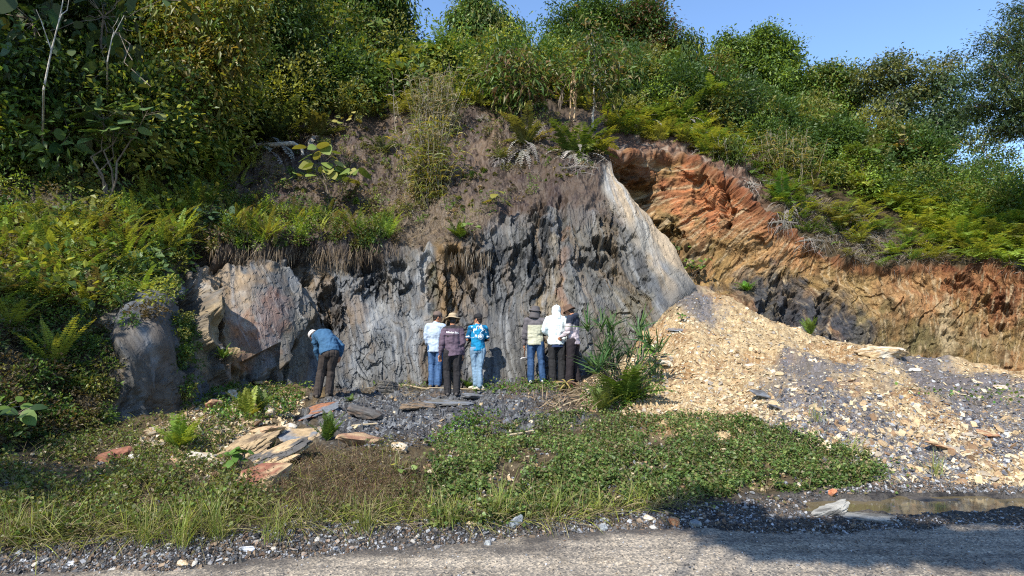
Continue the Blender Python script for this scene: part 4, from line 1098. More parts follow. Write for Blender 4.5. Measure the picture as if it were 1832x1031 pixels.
# roots hanging from the turf lip
rb = Bag()
P, N, q = on('B', inpoly([(380, 438), (720, 438), (716, 456), (640, 462), (380, 458)], 620))
m_ = len(P); lnr = RNG.uniform(.15, .55, m_) * (1 + .5 * np.sin(q[:, 0] / 23))
leaves(rb, P + np.array([0, -.12, 0]) + N * .05, nrm(np.array([0, -.15, -1]) + RNG.standard_normal((m_, 3)) * .22), rdir(m_), lnr, .008, np.asarray([(.16, .12, .08), (.09, .07, .05), (.24, .19, .13)])[RNG.integers(0, 3, m_)], .1, **BLADE)
P, N, q = on('B', inpoly([(810, 448), (880, 448), (880, 458), (810, 458)], 90)); m_ = len(P)
leaves(rb, P + np.array([0, -.1, 0]) + N * .05, nrm(np.array([0, -.15, -1]) + RNG.standard_normal((m_, 3)) * .2), rdir(m_), RNG.uniform(.15, .6, m_), .008, np.asarray([(.16, .12, .08), (.3, .26, .2)])[RNG.integers(0, 2, m_)], .1, **BLADE)
tag(rb.build('hanging_roots_undergrowth', M_dry), 'fringe of thin roots hanging from the turf edge over the slate', 'hanging roots', kind='stuff')

# ================================================================== stones
M_stone = None


def stone_mat():
    m, nt, bs, out = mat_new('stone'); Lk = nt.links.new
    a = node(nt, 'ShaderNodeAttribute', attribute_name='Col')
    tc = node(nt, 'ShaderNodeTexCoord')
    n1 = node(nt, 'ShaderNodeTexNoise', Scale=14., Detail=7., Roughness=.7); Lk(tc.outputs['Object'], n1.inputs['Vector'])
    mr = node(nt, 'ShaderNodeMapRange'); mr.inputs[1].default_value = .3; mr.inputs[2].default_value = .7; mr.inputs[3].default_value = .6; mr.inputs[4].default_value = 1.35
    Lk(n1.outputs[0], mr.inputs[0])
    mx = node(nt, 'ShaderNodeMixRGB', blend_type='MULTIPLY'); mx.inputs[0].default_value = 1; Lk(a.outputs[0], mx.inputs[1]); Lk(mr.outputs[0], mx.inputs[2])
    Lk(mx.outputs[0], bs.inputs['Base Color'])
    bp = node(nt, 'ShaderNodeBump', Strength=.7, Distance=.02); Lk(n1.outputs[0], bp.inputs['Height']); Lk(bp.outputs[0], bs.inputs['Normal'])
    bs.inputs['Roughness'].default_value = .85; bs.inputs['Specular IOR Level'].default_value = .3
    return m


M_stone = stone_mat()


def chips(bag, P, N, size, cols, flat=.22, rng=RNG, tilt=.5):
    """angular flat shards"""
    n = len(P); size = np.broadcast_to(size, (n,))
    up = nrm(N + rng.standard_normal((n, 3)) * tilt)
    a = nrm(np.cross(up, rdir(n))); b = np.cross(up, a)
    el = rng.uniform(.5, 1, n)
    cr = np.array([[-1, -1, -1], [1, -1, -1], [1, 1, -1], [-1, 1, -1], [-1, -1, 1], [1, -1, 1], [1, 1, 1], [-1, 1, 1]], float)
    J = cr[None] * rng.uniform(.35, 1.1, (n, 8, 3))
    V = P[:, None] + (a[:, None] * J[..., :1] + b[:, None] * J[..., 1:2] * el[:, None, None] + up[:, None] * J[..., 2:] * flat) * size[:, None, None] / 2
    q = np.array([[0, 3, 2, 1], [4, 5, 6, 7], [0, 1, 5, 4], [1, 2, 6, 5], [2, 3, 7, 6], [3, 0, 4, 7]])
    Fq = (np.arange(n)[:, None, None] * 8 + q[None]).reshape(-1, 4)
    bag.add(V, Fq, np.repeat(cols, 8, 0))


TANS = srgb(np.array([[214, 196, 158], [202, 176, 136], [224, 210, 180], [178, 150, 114], [194, 174, 140], [146, 118, 90], [168, 158, 144]]).reshape(-1)).reshape(-1, 3) * .72
GREYS = srgb(np.array([[112, 114, 122], [140, 144, 152], [86, 88, 96], [168, 170, 172], [70, 72, 80], [150, 134, 112]]).reshape(-1)).reshape(-1, 3) * .72
VERGE = srgb(np.array([[92, 92, 94], [120, 122, 126], [66, 66, 68], [176, 178, 182], [140, 122, 102], [118, 98, 82], [104, 100, 94], [80, 76, 72]]).reshape(-1)).reshape(-1, 3) * .72

sb = Bag()
MOUND = [(1040, 735), (1036, 684), (1105, 648), (1150, 610), (1190, 560), (1215, 520), (1300, 535), (1450, 598), (1560, 624), (1700, 645), (1832, 668), (2100, 705), (2100, 850), (1832, 872), (1590, 862), (1500, 812), (1420, 785), (1320, 748), (1180, 745)]
p = inpoly(MOUND, 64000); P, N, q = on('A', p); n = len(P)
g_ = np.maximum.reduce([spl(q[:, 0], q[:, 1], 1500, 740, 70, 130, 50, .35, .5, 341, 30), spl(q[:, 0], q[:, 1], 1720, 700, 60, 150, 62, .35, .5, 342, 30), spl(q[:, 0], q[:, 1], 1250, 540, 34, 70, 50, .35, .4, 343, 20),
                        spl(q[:, 0], q[:, 1], 1640, 830, 150, 44, 0, .5, .6, 344, 30), spl(q[:, 0], q[:, 1], 1400, 790, 40, 60, 60, .4, .6, 345, 20), spl(q[:, 0], q[:, 1], 1800, 790, 60, 40, 20, .5, .6, 346, 20)])
isg = RNG.uniform(0, 1, n) < g_ * .82 + .06
col = np.where(isg[:, None], GREYS[RNG.integers(0, 6, n)], TANS[RNG.integers(0, 7, n)]) * RNG.uniform(.8, 1.15, (n, 1))
sz = RNG.uniform(.010, .036, n) * np.where(RNG.uniform(0, 1, n) < .08, 2.8, 1) * np.where(isg, .7, 1.1)
chips(sb, P + N * (sz * .08)[:, None], N, sz, col, .24)
# slate shards on the bench below the wall
p = inpoly([(560, 720), (660, 695), (760, 700), (860, 700), (980, 695), (1030, 705), (960, 745), (900, 778), (760, 800), (640, 800), (600, 760)], 8000); P, N, q = on('A', p); n = len(P)
sz = RNG.uniform(.012, .04, n) * np.where(RNG.uniform(0, 1, n) < .05, 2.6, 1)
chips(sb, P + N * (sz * .02)[:, None], N, sz, np.where((RNG.uniform(0, 1, n) < .9)[:, None], GREYS[RNG.integers(0, 5, n)] * .68, TANS[RNG.integers(0, 7, n)] * .8) * RNG.uniform(.7, 1.15, (n, 1)), .2, tilt=.35)
# tan rubble at the left
p = inpoly([(330, 735), (345, 690), (400, 700), (470, 690), (550, 712), (520, 770), (440, 800), (380, 860), (300, 820), (230, 790)], 3800); P, N, q = on('A', p); n = len(P)
sz = RNG.uniform(.02, .06, n) * np.where(RNG.uniform(0, 1, n) < .12, 2.4, 1)
chips(sb, P + N * (sz * .08)[:, None], N, sz, TANS[RNG.integers(0, 7, n)] * RNG.uniform(.75, 1.1, (n, 1)), .35)
# dark verge gravel
p = inpoly([(-200, 1030), (0, 1012), (0, 978), (300, 950), (620, 925), (916, 930), (1200, 905), (1400, 888), (1470, 885), (1440, 925), (1200, 955), (916, 980), (600, 1010), (300, 1031), (-100, 1060)], 15000); P, N, q = on('A', p); n = len(P)
sz = RNG.uniform(.008, .028, n) * np.where(RNG.uniform(0, 1, n) < .06, 1.9, 1)
chips(sb, P + N * (sz * .1)[:, None], N, sz, VERGE[RNG.integers(0, 8, n)] * RNG.uniform(.7, 1.15, (n, 1)), .55, tilt=.8)
p = inpoly([(1300, 905), (1420, 915), (1520, 928), (1650, 915), (1850, 908), (2100, 900), (2100, 935), (1832, 945), (1600, 960), (1500, 978), (1400, 975), (1300, 968)], 5200); P, N, q = on('A', p); n = len(P)
sz = RNG.uniform(.008, .03, n); chips(sb, P + N * (sz * .1)[:, None], N, sz, VERGE[RNG.integers(0, 8, n)] * RNG.uniform(.7, 1.2, (n, 1)), .4, tilt=.5)
p = inpoly([(1440, 885), (1600, 860), (1900, 870), (2100, 850), (2100, 875), (1832, 882), (1600, 880)], 2600); P, N, q = on('A', p); n = len(P)
sz = RNG.uniform(.01, .045, n); chips(sb, P + N * (sz * .1)[:, None], N, sz, VERGE[RNG.integers(0, 8, n)] * RNG.uniform(.8, 1.2, (n, 1)), .4, tilt=.5)
# stones showing through the weeds
p = inpoly(CREEP, 1500); P, N, q = on('A', p); n = len(P); sz = RNG.uniform(.02, .06, n); chips(sb, P + N * .01, N, sz, np.concatenate([TANS, GREYS])[RNG.integers(0, 13, n)] * .9, .4)
p = inpoly(LEFTG, 1500); P, N, q = on('A', p); n = len(P); sz = RNG.uniform(.015, .05, n); chips(sb, P + N * .01, N, sz, np.concatenate([TANS, GREYS])[RNG.integers(0, 13, n)] * .85, .4)
# grit on the road
n = 9000; xy = RNG.uniform([-5, 3.6], [8, 6.2], (n, 2)); sz = RNG.uniform(.004, .013, n) * np.where(RNG.uniform(0, 1, n) < .05, 2, 1)
chips(sb, np.stack([xy[:, 0], xy[:, 1], .018 * fbm(xy[:, 0] * .7, xy[:, 1] * .7, 400, 3) - .02 * sm(5.2, 6, xy[:, 1]) + .003], -1), np.tile([0, 0, 1.], (n, 1)), sz, VERGE[RNG.integers(0, 8, n)] * RNG.uniform(.9, 1.5, (n, 1)), .5)
tag(sb.build('rubble_gravel', M_stone), 'small broken stone covering mound, bench and verge', 'loose stones', kind='stuff')


def ico(sub):
    bm = bmesh.new(); bmesh.ops.create_icosphere(bm, subdivisions=sub, radius=1)
    V = np.array([v.co[:] for v in bm.verts]); Fq = np.array([[v.index for v in f.verts] for f in bm.faces]); bm.free()
    return V, Fq


ICO = {s: ico(s) for s in (2, 3, 5)}


def rock_mesh(name, dims, seed, c1, c2, sub=3, facets=13, lay=0.0, cut=.25):
    r = np.random.default_rng(seed)
    d, Fq = ICO[sub]
    n = nrm(r.standard_normal((facets, 3))); n[0] = (0, 0, 1); n[1] = nrm(np.array([.1, .05, -1.]))
    hh = r.uniform(.62, .95, facets)
    dot = d @ n.T
    rad = np.min(np.where(dot > .05, hh / np.maximum(dot, .05), 9), 1); rad = np.minimum(rad, 1.15)
    V = d * rad[:, None]
    k = V[:, 0] * 3 + V[:, 2] * 2
    nz = fbm(V[:, 0] * 2.5 + seed, V[:, 1] * 2.5 + V[:, 2] * 2, 600 + seed, 4)
    vv = vor(V[:, 0] * 4 + seed, V[:, 1] * 4 + V[:, 2] * 3, 650 + seed)[2]
    V = V * (1 + .09 * nz + (.10 * (vv - .5) if sub > 2 else 0))[:, None]
    V = V * np.array(dims) / 2
    if lay:
        st = np.abs(((V[:, 2] / lay) + .3 * nz) % 1 - .5)
        V[:, :2] *= (1 - .10 * sm(.3, .5, st))[:, None]
    m = sm(-.2, .4, fbm(d[:, 0] * 2 + 3 * seed, d[:, 1] * 2 + d[:, 2] * 3, 700 + seed, 4))
    C = mixc(np.tile(np.asarray(c1, float), (len(V), 1)), c2, m)
    return npmesh(name, V, Fq, np.clip(C, .01, .8), None, False)


def rock(label, key, px, py, dims, c1, c2, rot=(0, 0, 0), seed=1, name='rock', cat='rock', group=None, sink=.25, sub=3, lay=0.0, facets=13):
    P, N, ok = look(key, px, py)
    o = link(name, rock_mesh(name, dims, seed, np.array(c1) , c2, sub, facets, lay), M_stone)
    o.location = Vector(P[0]) + Vector((0, 0, dims[2] * (.5 - sink)))
    o.rotation_euler = rot
    return tag(o, label, cat, group)


Ct, Co, Cg, Cd, Cp, Cr = (srgb(*x) * .68 for x in ((196, 170, 132), (170, 116, 84), (130, 136, 144), (96, 94, 92), (218, 208, 190), (146, 96, 76)))
R_ = math.radians
rock('large layered tan boulder, biggest in the weeds at left', 'A', 438, 812, (1.0, .6, .34), Ct * .8, srgb(130, 112, 92) * .6, (R_(10), R_(-28), R_(12)), 11, 'boulder', 'boulder', sub=5, lay=.045, facets=22, sink=.34)
rock('grey slab with tan edge lying flat below the orange-topped slab', 'A', 548, 782, (.85, .6, .18), Cg * .85, Ct * .8, (R_(22), R_(-16), R_(20)), 12, 'flat_rock', 'rock slab', sub=5, lay=.04, facets=22, sink=.4)
rock('orange and grey slab just below the bending man', 'A', 560, 738, (1.05, .7, .2), Co * .85, Cg * .8, (R_(20), R_(-12), R_(-8)), 13, 'flat_rock', 'rock slab', sub=5, lay=.04, facets=22, sink=.45)
rock('dark layered rock tucked between the tan boulder and the grey slab', 'A', 486, 824, (.8, .55, .22), Cd, Ct, (R_(12), R_(-22), R_(10)), 14, sub=5, lay=.05)
rock('tan block with reddish underside at the edge of the brown weeds', 'A', 476, 862, (.62, .42, .22), Ct, Cr, (R_(10), R_(-14), R_(30)), 15, sub=3)
rock('yellowish block wedged left of the grey slab', 'A', 510, 780, (.36, .26, .22), Ct, Cp, (0, R_(-30), R_(20)), 16)
rock('flat tan stone behind the large tan boulder', 'A', 474, 775, (.5, .34, .14), Ct, srgb(180, 140, 110) * .68, (0, R_(-10), 0), 17)
rock('rust red rock sitting alone in the weeds at left', 'A', 211, 818, (.40, .26, .17), Cr, (.22, .10, .06), (0, R_(-14), R_(10)), 18, sub=3)
rock('small white stone right of the rust red rock', 'A', 240, 822, (.13, .10, .09), Cp, (.7, .68, .62), (0, 0, .4), 19)
rock('reddish brown block in the pile of rubble below the tan outcrop', 'A', 382, 728, (.30, .26, .22), Cr, Ct, (0, R_(10), .5), 20)
rock('purplish grey stone on top of the rubble below the tan outcrop', 'A', 396, 712, (.30, .22, .17), srgb(112, 100, 108) * .68, Cd, (0, 0, .2), 21)
rock('pale yellow block leaning in the rubble below the tan outcrop', 'A', 414, 712, (.22, .2, .2), Ct, Cp, (.3, .4, .2), 22)
rock('pale tan stone right of the pale yellow block', 'A', 418, 730, (.22, .16, .12), Ct, Cp, (0, .2, .9), 23)
rock('flat orange stone at the foot of the orange and grey plate', 'A', 462, 684, (.40, .25, .08), Ct, Co, (0, 0, .1), 24)
rock('pale upright stone beside the fern in front of the flat tan stone', 'A', 482, 742, (.24, .2, .22), Ct, Cp, (.2, .3, 0), 25)
rock('tan stone at the left foot of the large layered boulder', 'A', 372, 828, (.50, .26, .14), Ct, Cp, (0, .2, -.2), 26)
rock('low grey block of slate right of the bending man', 'A', 690, 704, (.6, .4, .42), srgb(106, 102, 94) * .68, Cd, (0, .1, .3), 27, lay=.07, sub=5)
rock('brown flat rock in the slate bench below the man in jeans and cap', 'A', 748, 732, (.62, .4, .16), srgb(128, 110, 90) * .68, Cd, (0, .05, .1), 28, lay=.05, sub=5)
rock('flat grey slate slab below the feet of the man in purple', 'A', 800, 722, (.85, .55, .12), srgb(112, 110, 104) * .68, Cg, (.05, .04, .1), 29, lay=.04, sub=5)
rock('dark lump of slate left of the brown flat rock', 'A', 655, 745, (.6, .45, .22), Cd, srgb(120, 104, 92) * .6, (0, .2, .1), 30, sub=3)
rock('reddish stone at the top of the brown weeds', 'A', 640, 792, (.55, .4, .2), srgb(150, 112, 92) * .66, Ct, (0, .1, .2), 31)
rock('pale slab beside the creepers, right of the reddish stone', 'A', 716, 806, (.22, .18, .14), Cp, Ct, (0, .3, .2), 32)
rock('slaty block bedded at the lip of the slate bench', 'A', 850, 712, (.5, .4, .14), Cd, Cg, (0, .1, .4), 33, lay=.04)
rock('tan flat stone at the foot of the mound near the spiky plant', 'A', 1062, 706, (.52, .36, .16), Ct, Cp, (0, .1, .1), 34)
rock('broad tan slab leaning on the upper mound beside the spiky plant', 'A', 1168, 602, (.55, .5, .10), srgb(196, 158, 116) * .68, Ct, (.5, .25, .3), 35, 'flat_rock', 'rock slab')
rock('grey brown slab on the mound above the broad tan slab', 'A', 1212, 590, (.55, .3, .08), srgb(134, 118, 104) * .68, Cg, (.1, .02, .1), 36, 'flat_rock', 'rock slab')
rock('pale tan stone on the mound right of the spiky plant', 'A', 1192, 652, (.34, .3, .12), Ct, Cp, (.2, .1, 0), 37)
rock('pale squarish boulder at the crest of the mound', 'A', 1442, 606, (.62, .5, .36), Cp, Ct, (0, .2, .2), 38, 'boulder', 'boulder', sub=5)
rock('long low pale boulder on the crest of the mound near its right end', 'A', 1572, 634, (.95, .55, .28), Ct, Cp, (0, .06, 0), 39, 'boulder', 'boulder', sub=5)
rock('flat pale slab half way up the mound', 'A', 1352, 656, (.55, .4, .08), Ct, Cp, (.2, .02, .1), 40, 'flat_rock', 'rock slab')
rock('dark slate slab above the creeper patch on the mound', 'A', 1368, 706, (.38, .26, .06), Cd, Cg, (.3, .2, .1), 41, 'flat_rock', 'rock slab')
rock('dark slate shard standing out of the lower mound', 'A', 1388, 730, (.24, .14, .05), Cd, Cg, (.2, .4, .1), 42)
rock('white stone on the grey streak at the right of the mound', 'A', 1636, 662, (.22, .16, .1), Cp, (.7, .68, .62), (0, 0, .2), 43)
rock('white stone high at the right edge of the mound', 'A', 1786, 692, (.24, .2, .08), Cp, Ct, (.1, 0, .2), 44)
rock('long tan slab low on the right side of the mound', 'A', 1686, 800, (.42, .16, .06), Ct, Co, (.1, .3, .1), 45, 'flat_rock', 'rock slab')
rock('tan slab in the rusty streak at the right of the mound', 'A', 1768, 776, (.34, .26, .06), Ct, Co, (.2, .2, .1), 46, 'flat_rock', 'rock slab')
rock('orange pointed stone beside the puddle', 'A', 1492, 886, (.10, .07, .085), srgb(196, 120, 82) * .7, (.4, .2, .12), (0, .2, .3), 47)
rock('big orange brown stone on the verge gravel', 'A', 1207, 940, (.115, .08, .10), srgb(206, 140, 96) * .7, Ct, (.2, .2, .3), 48)
rock('flat round grey stone on the verge gravel beside the orange brown one', 'A', 1242, 938, (.12, .08, .06), srgb(150, 156, 154) * .7, Cg, (.5, 0, .2), 49)
rock('slanting pale grey slab at the edge of the creepers', 'A', 921, 940, (.17, .07, .10), srgb(160, 170, 178) * .75, Cg, (.1, -.7, .1), 50)
rock('pale wedge shaped stone at the creepers\' lower edge', 'A', 1162, 930, (.12, .07, .06), Cp, Ct, (.1, .5, 0), 51)
rock('tall pale shard standing on the verge gravel', 'A', 874, 982, (.06, .04, .10), srgb(176, 180, 178) * .75, Cg, (0, .2, 0), 52)
rock('grey pebble upright beside the tuft of lime grass', 'A', 1080, 948, (.07, .05, .08), srgb(160, 166, 166) * .75, Cg, (0, .1, 0), 53)
rock('white stone on the dark verge gravel at left', 'A', 443, 985, (.11, .07, .05), (.62, .64, .68), Cg, (.1, .1, .2), 54)
rock('white stone lying at the left end of the verge gravel', 'A', 130, 1009, (.06, .04, .04), (.62, .64, .68), Cg, (.1, .1, .2), 55)
rock('cream stone on the verge gravel left of the middle', 'A', 329, 1012, (.08, .06, .05), Cp, Ct, (.1, .3, .2), 56)
rock('tan stones patch half buried in weeds above the left grass tufts', 'A', 312, 932, (.28, .12, .09), Ct, Cp, (.1, .1, .1), 57)
rock('pinkish stone half buried in weeds left of the buried tan stone', 'A', 244, 936, (.16, .08, .08), srgb(196, 168, 140) * .7, Ct, (.1, .1, .1), 58)
# pale outcrop of rock in the road beside the puddle
rock('pale grey bare rock hump rising out of the puddle', 'A', 1486, 916, (.44, .26, .13), srgb(176, 174, 166) * .6, srgb(120, 118, 112) * .6, (0, -.2, .35), 59, 'rock_outcrop', 'rock outcrop', sink=.5, sub=5, lay=.03)
rock('low tongue of pale rock running from the puddle into the road', 'A', 1545, 925, (.8, .36, .10), srgb(170, 168, 160) * .6, srgb(116, 114, 108) * .6, (.04, .02, -.45), 60, 'rock_outcrop', 'rock outcrop', sink=.62, sub=5)
# many small stones that look alike
protos = [rock_mesh('verge_stone', (1, .8, .6), 70 + i, [(.40, .42, .44), (.30, .20, .13), (.50, .47, .42), (.22, .22, .23)][i % 4], (.35, .33, .3), 2) for i in range(8)]
SG = 'fist-sized stones bedded in the verge gravel'
for i, pt in enumerate(inpoly([(40, 1005), (330, 965), (640, 935), (1000, 938), (1200, 918), (1380, 900), (1400, 925), (1200, 950), (900, 975), (600, 1000), (330, 1022), (60, 1028)], 90)):
    P, N, ok = look('A', pt[0], pt[1])
    o = link('stone', protos[i % 8]); protos[i % 8].materials.clear(); protos[i % 8].materials.append(M_stone)
    s_ = random.uniform(.03, .065); o.scale = (s_, s_, s_ * random.uniform(.6, 1)); o.location = Vector(P[0]) + Vector((0, 0, s_ * .12)); o.rotation_euler = (random.uniform(-.5, .5), random.uniform(-.5, .5), random.uniform(0, 6))
    tag(o, 'small angular stone bedded in the dark gravel beside the road', 'stone', SG)
SG = 'loose slabs scattered over the rubble mound'
protos = [rock_mesh('rubble_slab', (1, .75, .3), 90 + i, TANS[i % 6] * .95, TANS[(i + 2) % 7], 2) for i in range(8)]
for i, pt in enumerate(inpoly([(1170, 620), (1240, 550), (1430, 610), (1600, 650), (1820, 690), (1820, 850), (1620, 850), (1450, 780), (1330, 735), (1180, 735)], 110)):
    P, N, ok = look('A', pt[0], pt[1])
    o = link('flat_stone', protos[i % 8]); protos[i % 8].materials.clear(); protos[i % 8].materials.append(M_stone)
    s_ = random.uniform(.07, .17); o.scale = (s_, s_, s_ * random.uniform(.5, 1)); o.location = Vector(P[0]) + Vector((0, 0, s_ * .05))
    q_ = Vector(N[0]).to_track_quat('Z', 'X'); o.rotation_mode = 'QUATERNION'; o.rotation_quaternion = q_ @ Matrix.Rotation(random.uniform(0, 6), 3, 'Z').to_quaternion()
    tag(o, 'loose flat stone lying on the rubble mound', 'stone', SG)

# ------------------------------------------------------------------ puddle
m, nt, bs, out = mat_new('muddy_water')
bs.inputs['Base Color'].default_value = (.12, .095, .05, 1); bs.inputs['Roughness'].default_value = .08; bs.inputs['Specular IOR Level'].default_value = .5
n_ = node(nt, 'ShaderNodeTexNoise', Scale=9.0, Detail=3.0); b_ = node(nt, 'ShaderNodeBump', Strength=.12, Distance=.01)
tc_ = node(nt, 'ShaderNodeTexCoord'); nt.links.new(tc_.outputs['Object'], n_.inputs['Vector']); nt.links.new(n_.outputs[0], b_.inputs['Height']); nt.links.new(b_.outputs[0], bs.inputs['Normal'])
M_mud = m
# far part follows the foot of the mound; its outline is the crossing of the flat water with the ground
pw = at(np.array([1360, 1500, 1640, 1832, 2050, 2050, 1832, 1640, 1520, 1360]), np.array([890, 872, 870, 870, 866, 925, 925, 930, 930, 925]), 1.0)
r_ = (pw - np.array([0, 0, CAMZ])); k_ = (-.018 - CAMZ) / r_[:, 2]; wp = r_ * k_[:, None] + np.array([0, 0, CAMZ])
tag(link('puddle_water', npmesh('puddle_water', wp, np.array([list(range(len(wp)))])), M_mud), 'shallow brown puddle at the foot of the mound', kind='structure')

# ================================================================== single plants
def fern(label, key, px, py, size, col, n=14, el=(.5, 1.35), bend=(.7, 1.6), pin=22, plen=.22, pw=.055, group=None, dead=0, rz=0, lift=0.0, name='fern'):
    P, N, ok = look(key, px, py); B = P[0] + np.array([0, 0, lift])
    size = size * (1.6 if key != 'A' else 1.25)
    if key == 'B' and px < 730 and py > 380: plen, pw = .11, .034; n = int(n * 1.15)
    b = Bag(); az = (np.arange(n) / n * 2 * math.pi + RNG.uniform(-.3, .3, n)) + rz
    fronds(b, np.zeros((n, 3)) + RNG.standard_normal((n, 3)) * .02 * size, az, RNG.uniform(*el, n), size * RNG.uniform(.65, 1.15, n), RNG.uniform(*bend, n), pin, plen, pw, jit(col, n, .2, .1))
    if dead:
        root = empty(name, Vector(B)); tag(root, label, 'fern', group)
        b.build('fronds', M_leaf, root)
        db = Bag(); m_ = dead
        fronds(db, np.zeros((m_, 3)) + RNG.standard_normal((m_, 3)) * .08 * size, RNG.uniform(math.pi * 1.0, math.pi * 2.0, m_), RNG.uniform(-.6, .2, m_), size * RNG.uniform(.5, 1.0, m_), RNG.uniform(.7, 1.4, m_), 14, .10, .03, jit(PALE, m_, .3, .05))
        tube(db, wobble((0, 0, -.2 * size), (0, 0, .05), 5, .05), .07 * size + .03, (.10, .08, .06), 7)
        db.build('dead_fronds', M_dry, root)
        return root
    o = b.build(name, M_leaf); o.location = Vector(B)
    return tag(o, label, 'fern', group)


FERNS = [
    ('large bright fern in front of the left grey boulder', 'B', 95, 660, .62, G_YEL, 16, (.7, 1.45), (.3, .9)),
    ('yellow green fern at the left edge above the large bright fern', 'B', 20, 590, .6, G_YEL, 12, (.6, 1.3), (.5, 1.1)),
    ('tall fern leaning over the left bank below the big round-leaved sapling', 'B', 95, 470, .7, G_YEL, 14, (.8, 1.4), (.7, 1.4)),
    ('arching fern in the middle of the left bank thicket', 'B', 230, 460, .65, G_YEL, 12, (.8, 1.4), (.6, 1.2)),
    ('fern with long upright fronds left of the turf edge', 'B', 320, 430, .6, G_BRI, 12, (.9, 1.4), (.4, 1.)),
    ('feathery fern low at the left, between the bank thicket and the grey boulder', 'B', 150, 545, .45, G_YEL, 12, (.5, 1.2), (.5, 1.2)),
    ('small fern hanging above the crevice of the left boulder', 'B', 255, 520, .4, G_BRI, 10, (.4, 1.1), (.8, 1.4)),
    ('grey plumed fern under the big round-leaved sapling', 'B', 120, 400, .6, (.16, .17, .11), 9, (.8, 1.3), (1.2, 2.0)),
    ('drooping greyish fern above the left end of the turf edge', 'B', 265, 385, .6, (.13, .15, .08), 9, (.8, 1.3), (1.4, 2.1)),
    ('dark fern with long fronds at the foot of the yellow green sapling', 'B', 250, 300, 1.2, (.05, .075, .022), 12, (.7, 1.2), (.9, 1.5)),
    ('dark fern beside the dead log, at the left of the bare soil', 'B', 490, 262, 1.15, (.05, .07, .02), 14, (.5, 1.3), (.8, 1.5)),
    ('yellowish fern at the top left of the bare soil', 'B', 568, 245, .85, (.10, .11, .03), 12, (.5, 1.3), (.6, 1.3)),
    ('small bluish fern alone on the bare soil left of the cane clump', 'B', 682, 268, .6, (.08, .11, .06), 10, (.3, 1.2), (.6, 1.3)),
    ('upright fern on the right end of the turf edge', 'B', 695, 425, .55, G_BRI, 10, (.9, 1.45), (.5, 1.1)),
    ('dense dark fern in the middle of the turf edge', 'B', 640, 425, .55, G_MID, 16, (.6, 1.4), (.6, 1.2)),
    ('lime fern at the left of the turf edge', 'B', 478, 425, .5, G_YEL, 12, (.9, 1.45), (.4, .9)),
    ('lime green grassy fern on the ledge below the cane clump', 'B', 822, 425, .36, (.13, .22, .03), 22, (.6, 1.5), (.2, .8)),
    ('large fern with silver dead fronds hanging over the top of the slab', 'B', 1030, 285, 1.05, G_MID, 18, (.4, 1.35), (.6, 1.5)),
    ('fern with grey dead fronds left of the one over the slab', 'B', 940, 262, .95, G_OLIVE, 14, (.5, 1.3), (.7, 1.4)),
    ('small fern with pale root mass below the drooping reddish sapling', 'B', 895, 285, .45, G_OLIVE, 10, (.6, 1.3), (.5, 1.2)),
    ('bright fern at the very edge above the orange cutting', 'B', 1070, 272, .8, G_YEL, 12, (.3, 1.3), (.8, 1.6)),
    ('arching fern above the orange cutting, right of the bright one', 'C', 1150, 232, 1.0, G_MID, 12, (.5, 1.3), (.8, 1.5)),
    ('long fronded fern on the brown shoulder above the orange cutting', 'C', 1225, 225, 1.1, G_MID, 12, (.5, 1.3), (.8, 1.5)),
    ('fern with pale stems below the right cane clump', 'C', 1400, 360, .9, G_MID, 12, (.3, 1.3), (.6, 1.4)),
    ('grey green fern right of the pale stemmed fern', 'C', 1500, 400, .8, G_OLIVE, 12, (.3, 1.3), (.6, 1.4)),
    ('low bright fern just above the rim of the clay cutting', 'C', 1600, 455, .6, G_BRI, 10, (.2, 1.2), (.6, 1.4)),
    ('fern with arching fronds above the right end of the clay cutting', 'C', 1720, 440, .9, G_BRI, 14, (.3, 1.3), (.6, 1.4)),
    ('feathery fern at the right edge over the clay cutting', 'C', 1800, 440, .9, G_OLIVE, 12, (.3, 1.3), (.9, 1.6)),
    ('small bright fern growing in the trench behind the mound crest', 'C', 1335, 518, .35, (.10, .22, .03), 14, (.4, 1.3), (.6, 1.4)),
    ('single bright upright fern on the mound crest before the dark slate', 'A', 1450, 596, .36, (.16, .24, .04), 14, (1.0, 1.5), (.2, .7)),
    ('large bright fern in front of the spiky plant', 'A', 1118, 722, .85, (.10, .17, .03), 15, (.5, 1.35), (.7, 1.5)),
    ('pale yellow green fern left of the large bright fern', 'A', 1078, 735, .46, (.15, .19, .05), 14, (.8, 1.5), (.3, .9)),
    ('bright green fern in the weeds below the grey boulder', 'A', 322, 805, .42, G_BRI, 16, (.7, 1.5), (.3, .9)),
    ('pair-leaved fern beside the pale upright stone', 'A', 438, 748, .42, G_YEL, 12, (.8, 1.5), (.3, .9)),
    ('tall thin fern right of the pair-leaved fern', 'A', 470, 742, .40, (.13, .19, .035), 7, (1.1, 1.5), (.2, .7)),
    ('little fern between boulder and yellowish block', 'A', 490, 800, .24, (.13, .19, .035), 7, (1.0, 1.5), (.2, .7)),
    ('dark fern tuft by the right edge of the grey slab', 'A', 586, 785, .34, G_MID, 14, (.9, 1.5), (.2, .7)),
    ('small fern at the feet of the man in purple', 'A', 838, 694, .34, (.09, .17, .03), 12, (.5, 1.4), (.3, 1.0)),
    ('low green plant on the slate right of the bending man', 'A', 628, 718, .16, (.10, .17, .03), 12, (.3, 1.3), (.3, 1.0)),
    ('bright little fern in the crevice left of the orange and grey plate', 'B', 402, 645, .30, (.10, .19, .03), 12, (.3, 1.3), (.5, 1.2)),
    ('green fern at the foot of the tan outcrop', 'A', 400, 695, .32, (.10, .17, .03), 12, (.3, 1.3), (.5, 1.2)),
]
DEAD = {'B1030': 60, 'B940': 34, 'B895': 30, 'C1225': 26, 'C1400': 22, 'B490': 18, 'B568': 10, 'C1150': 18}
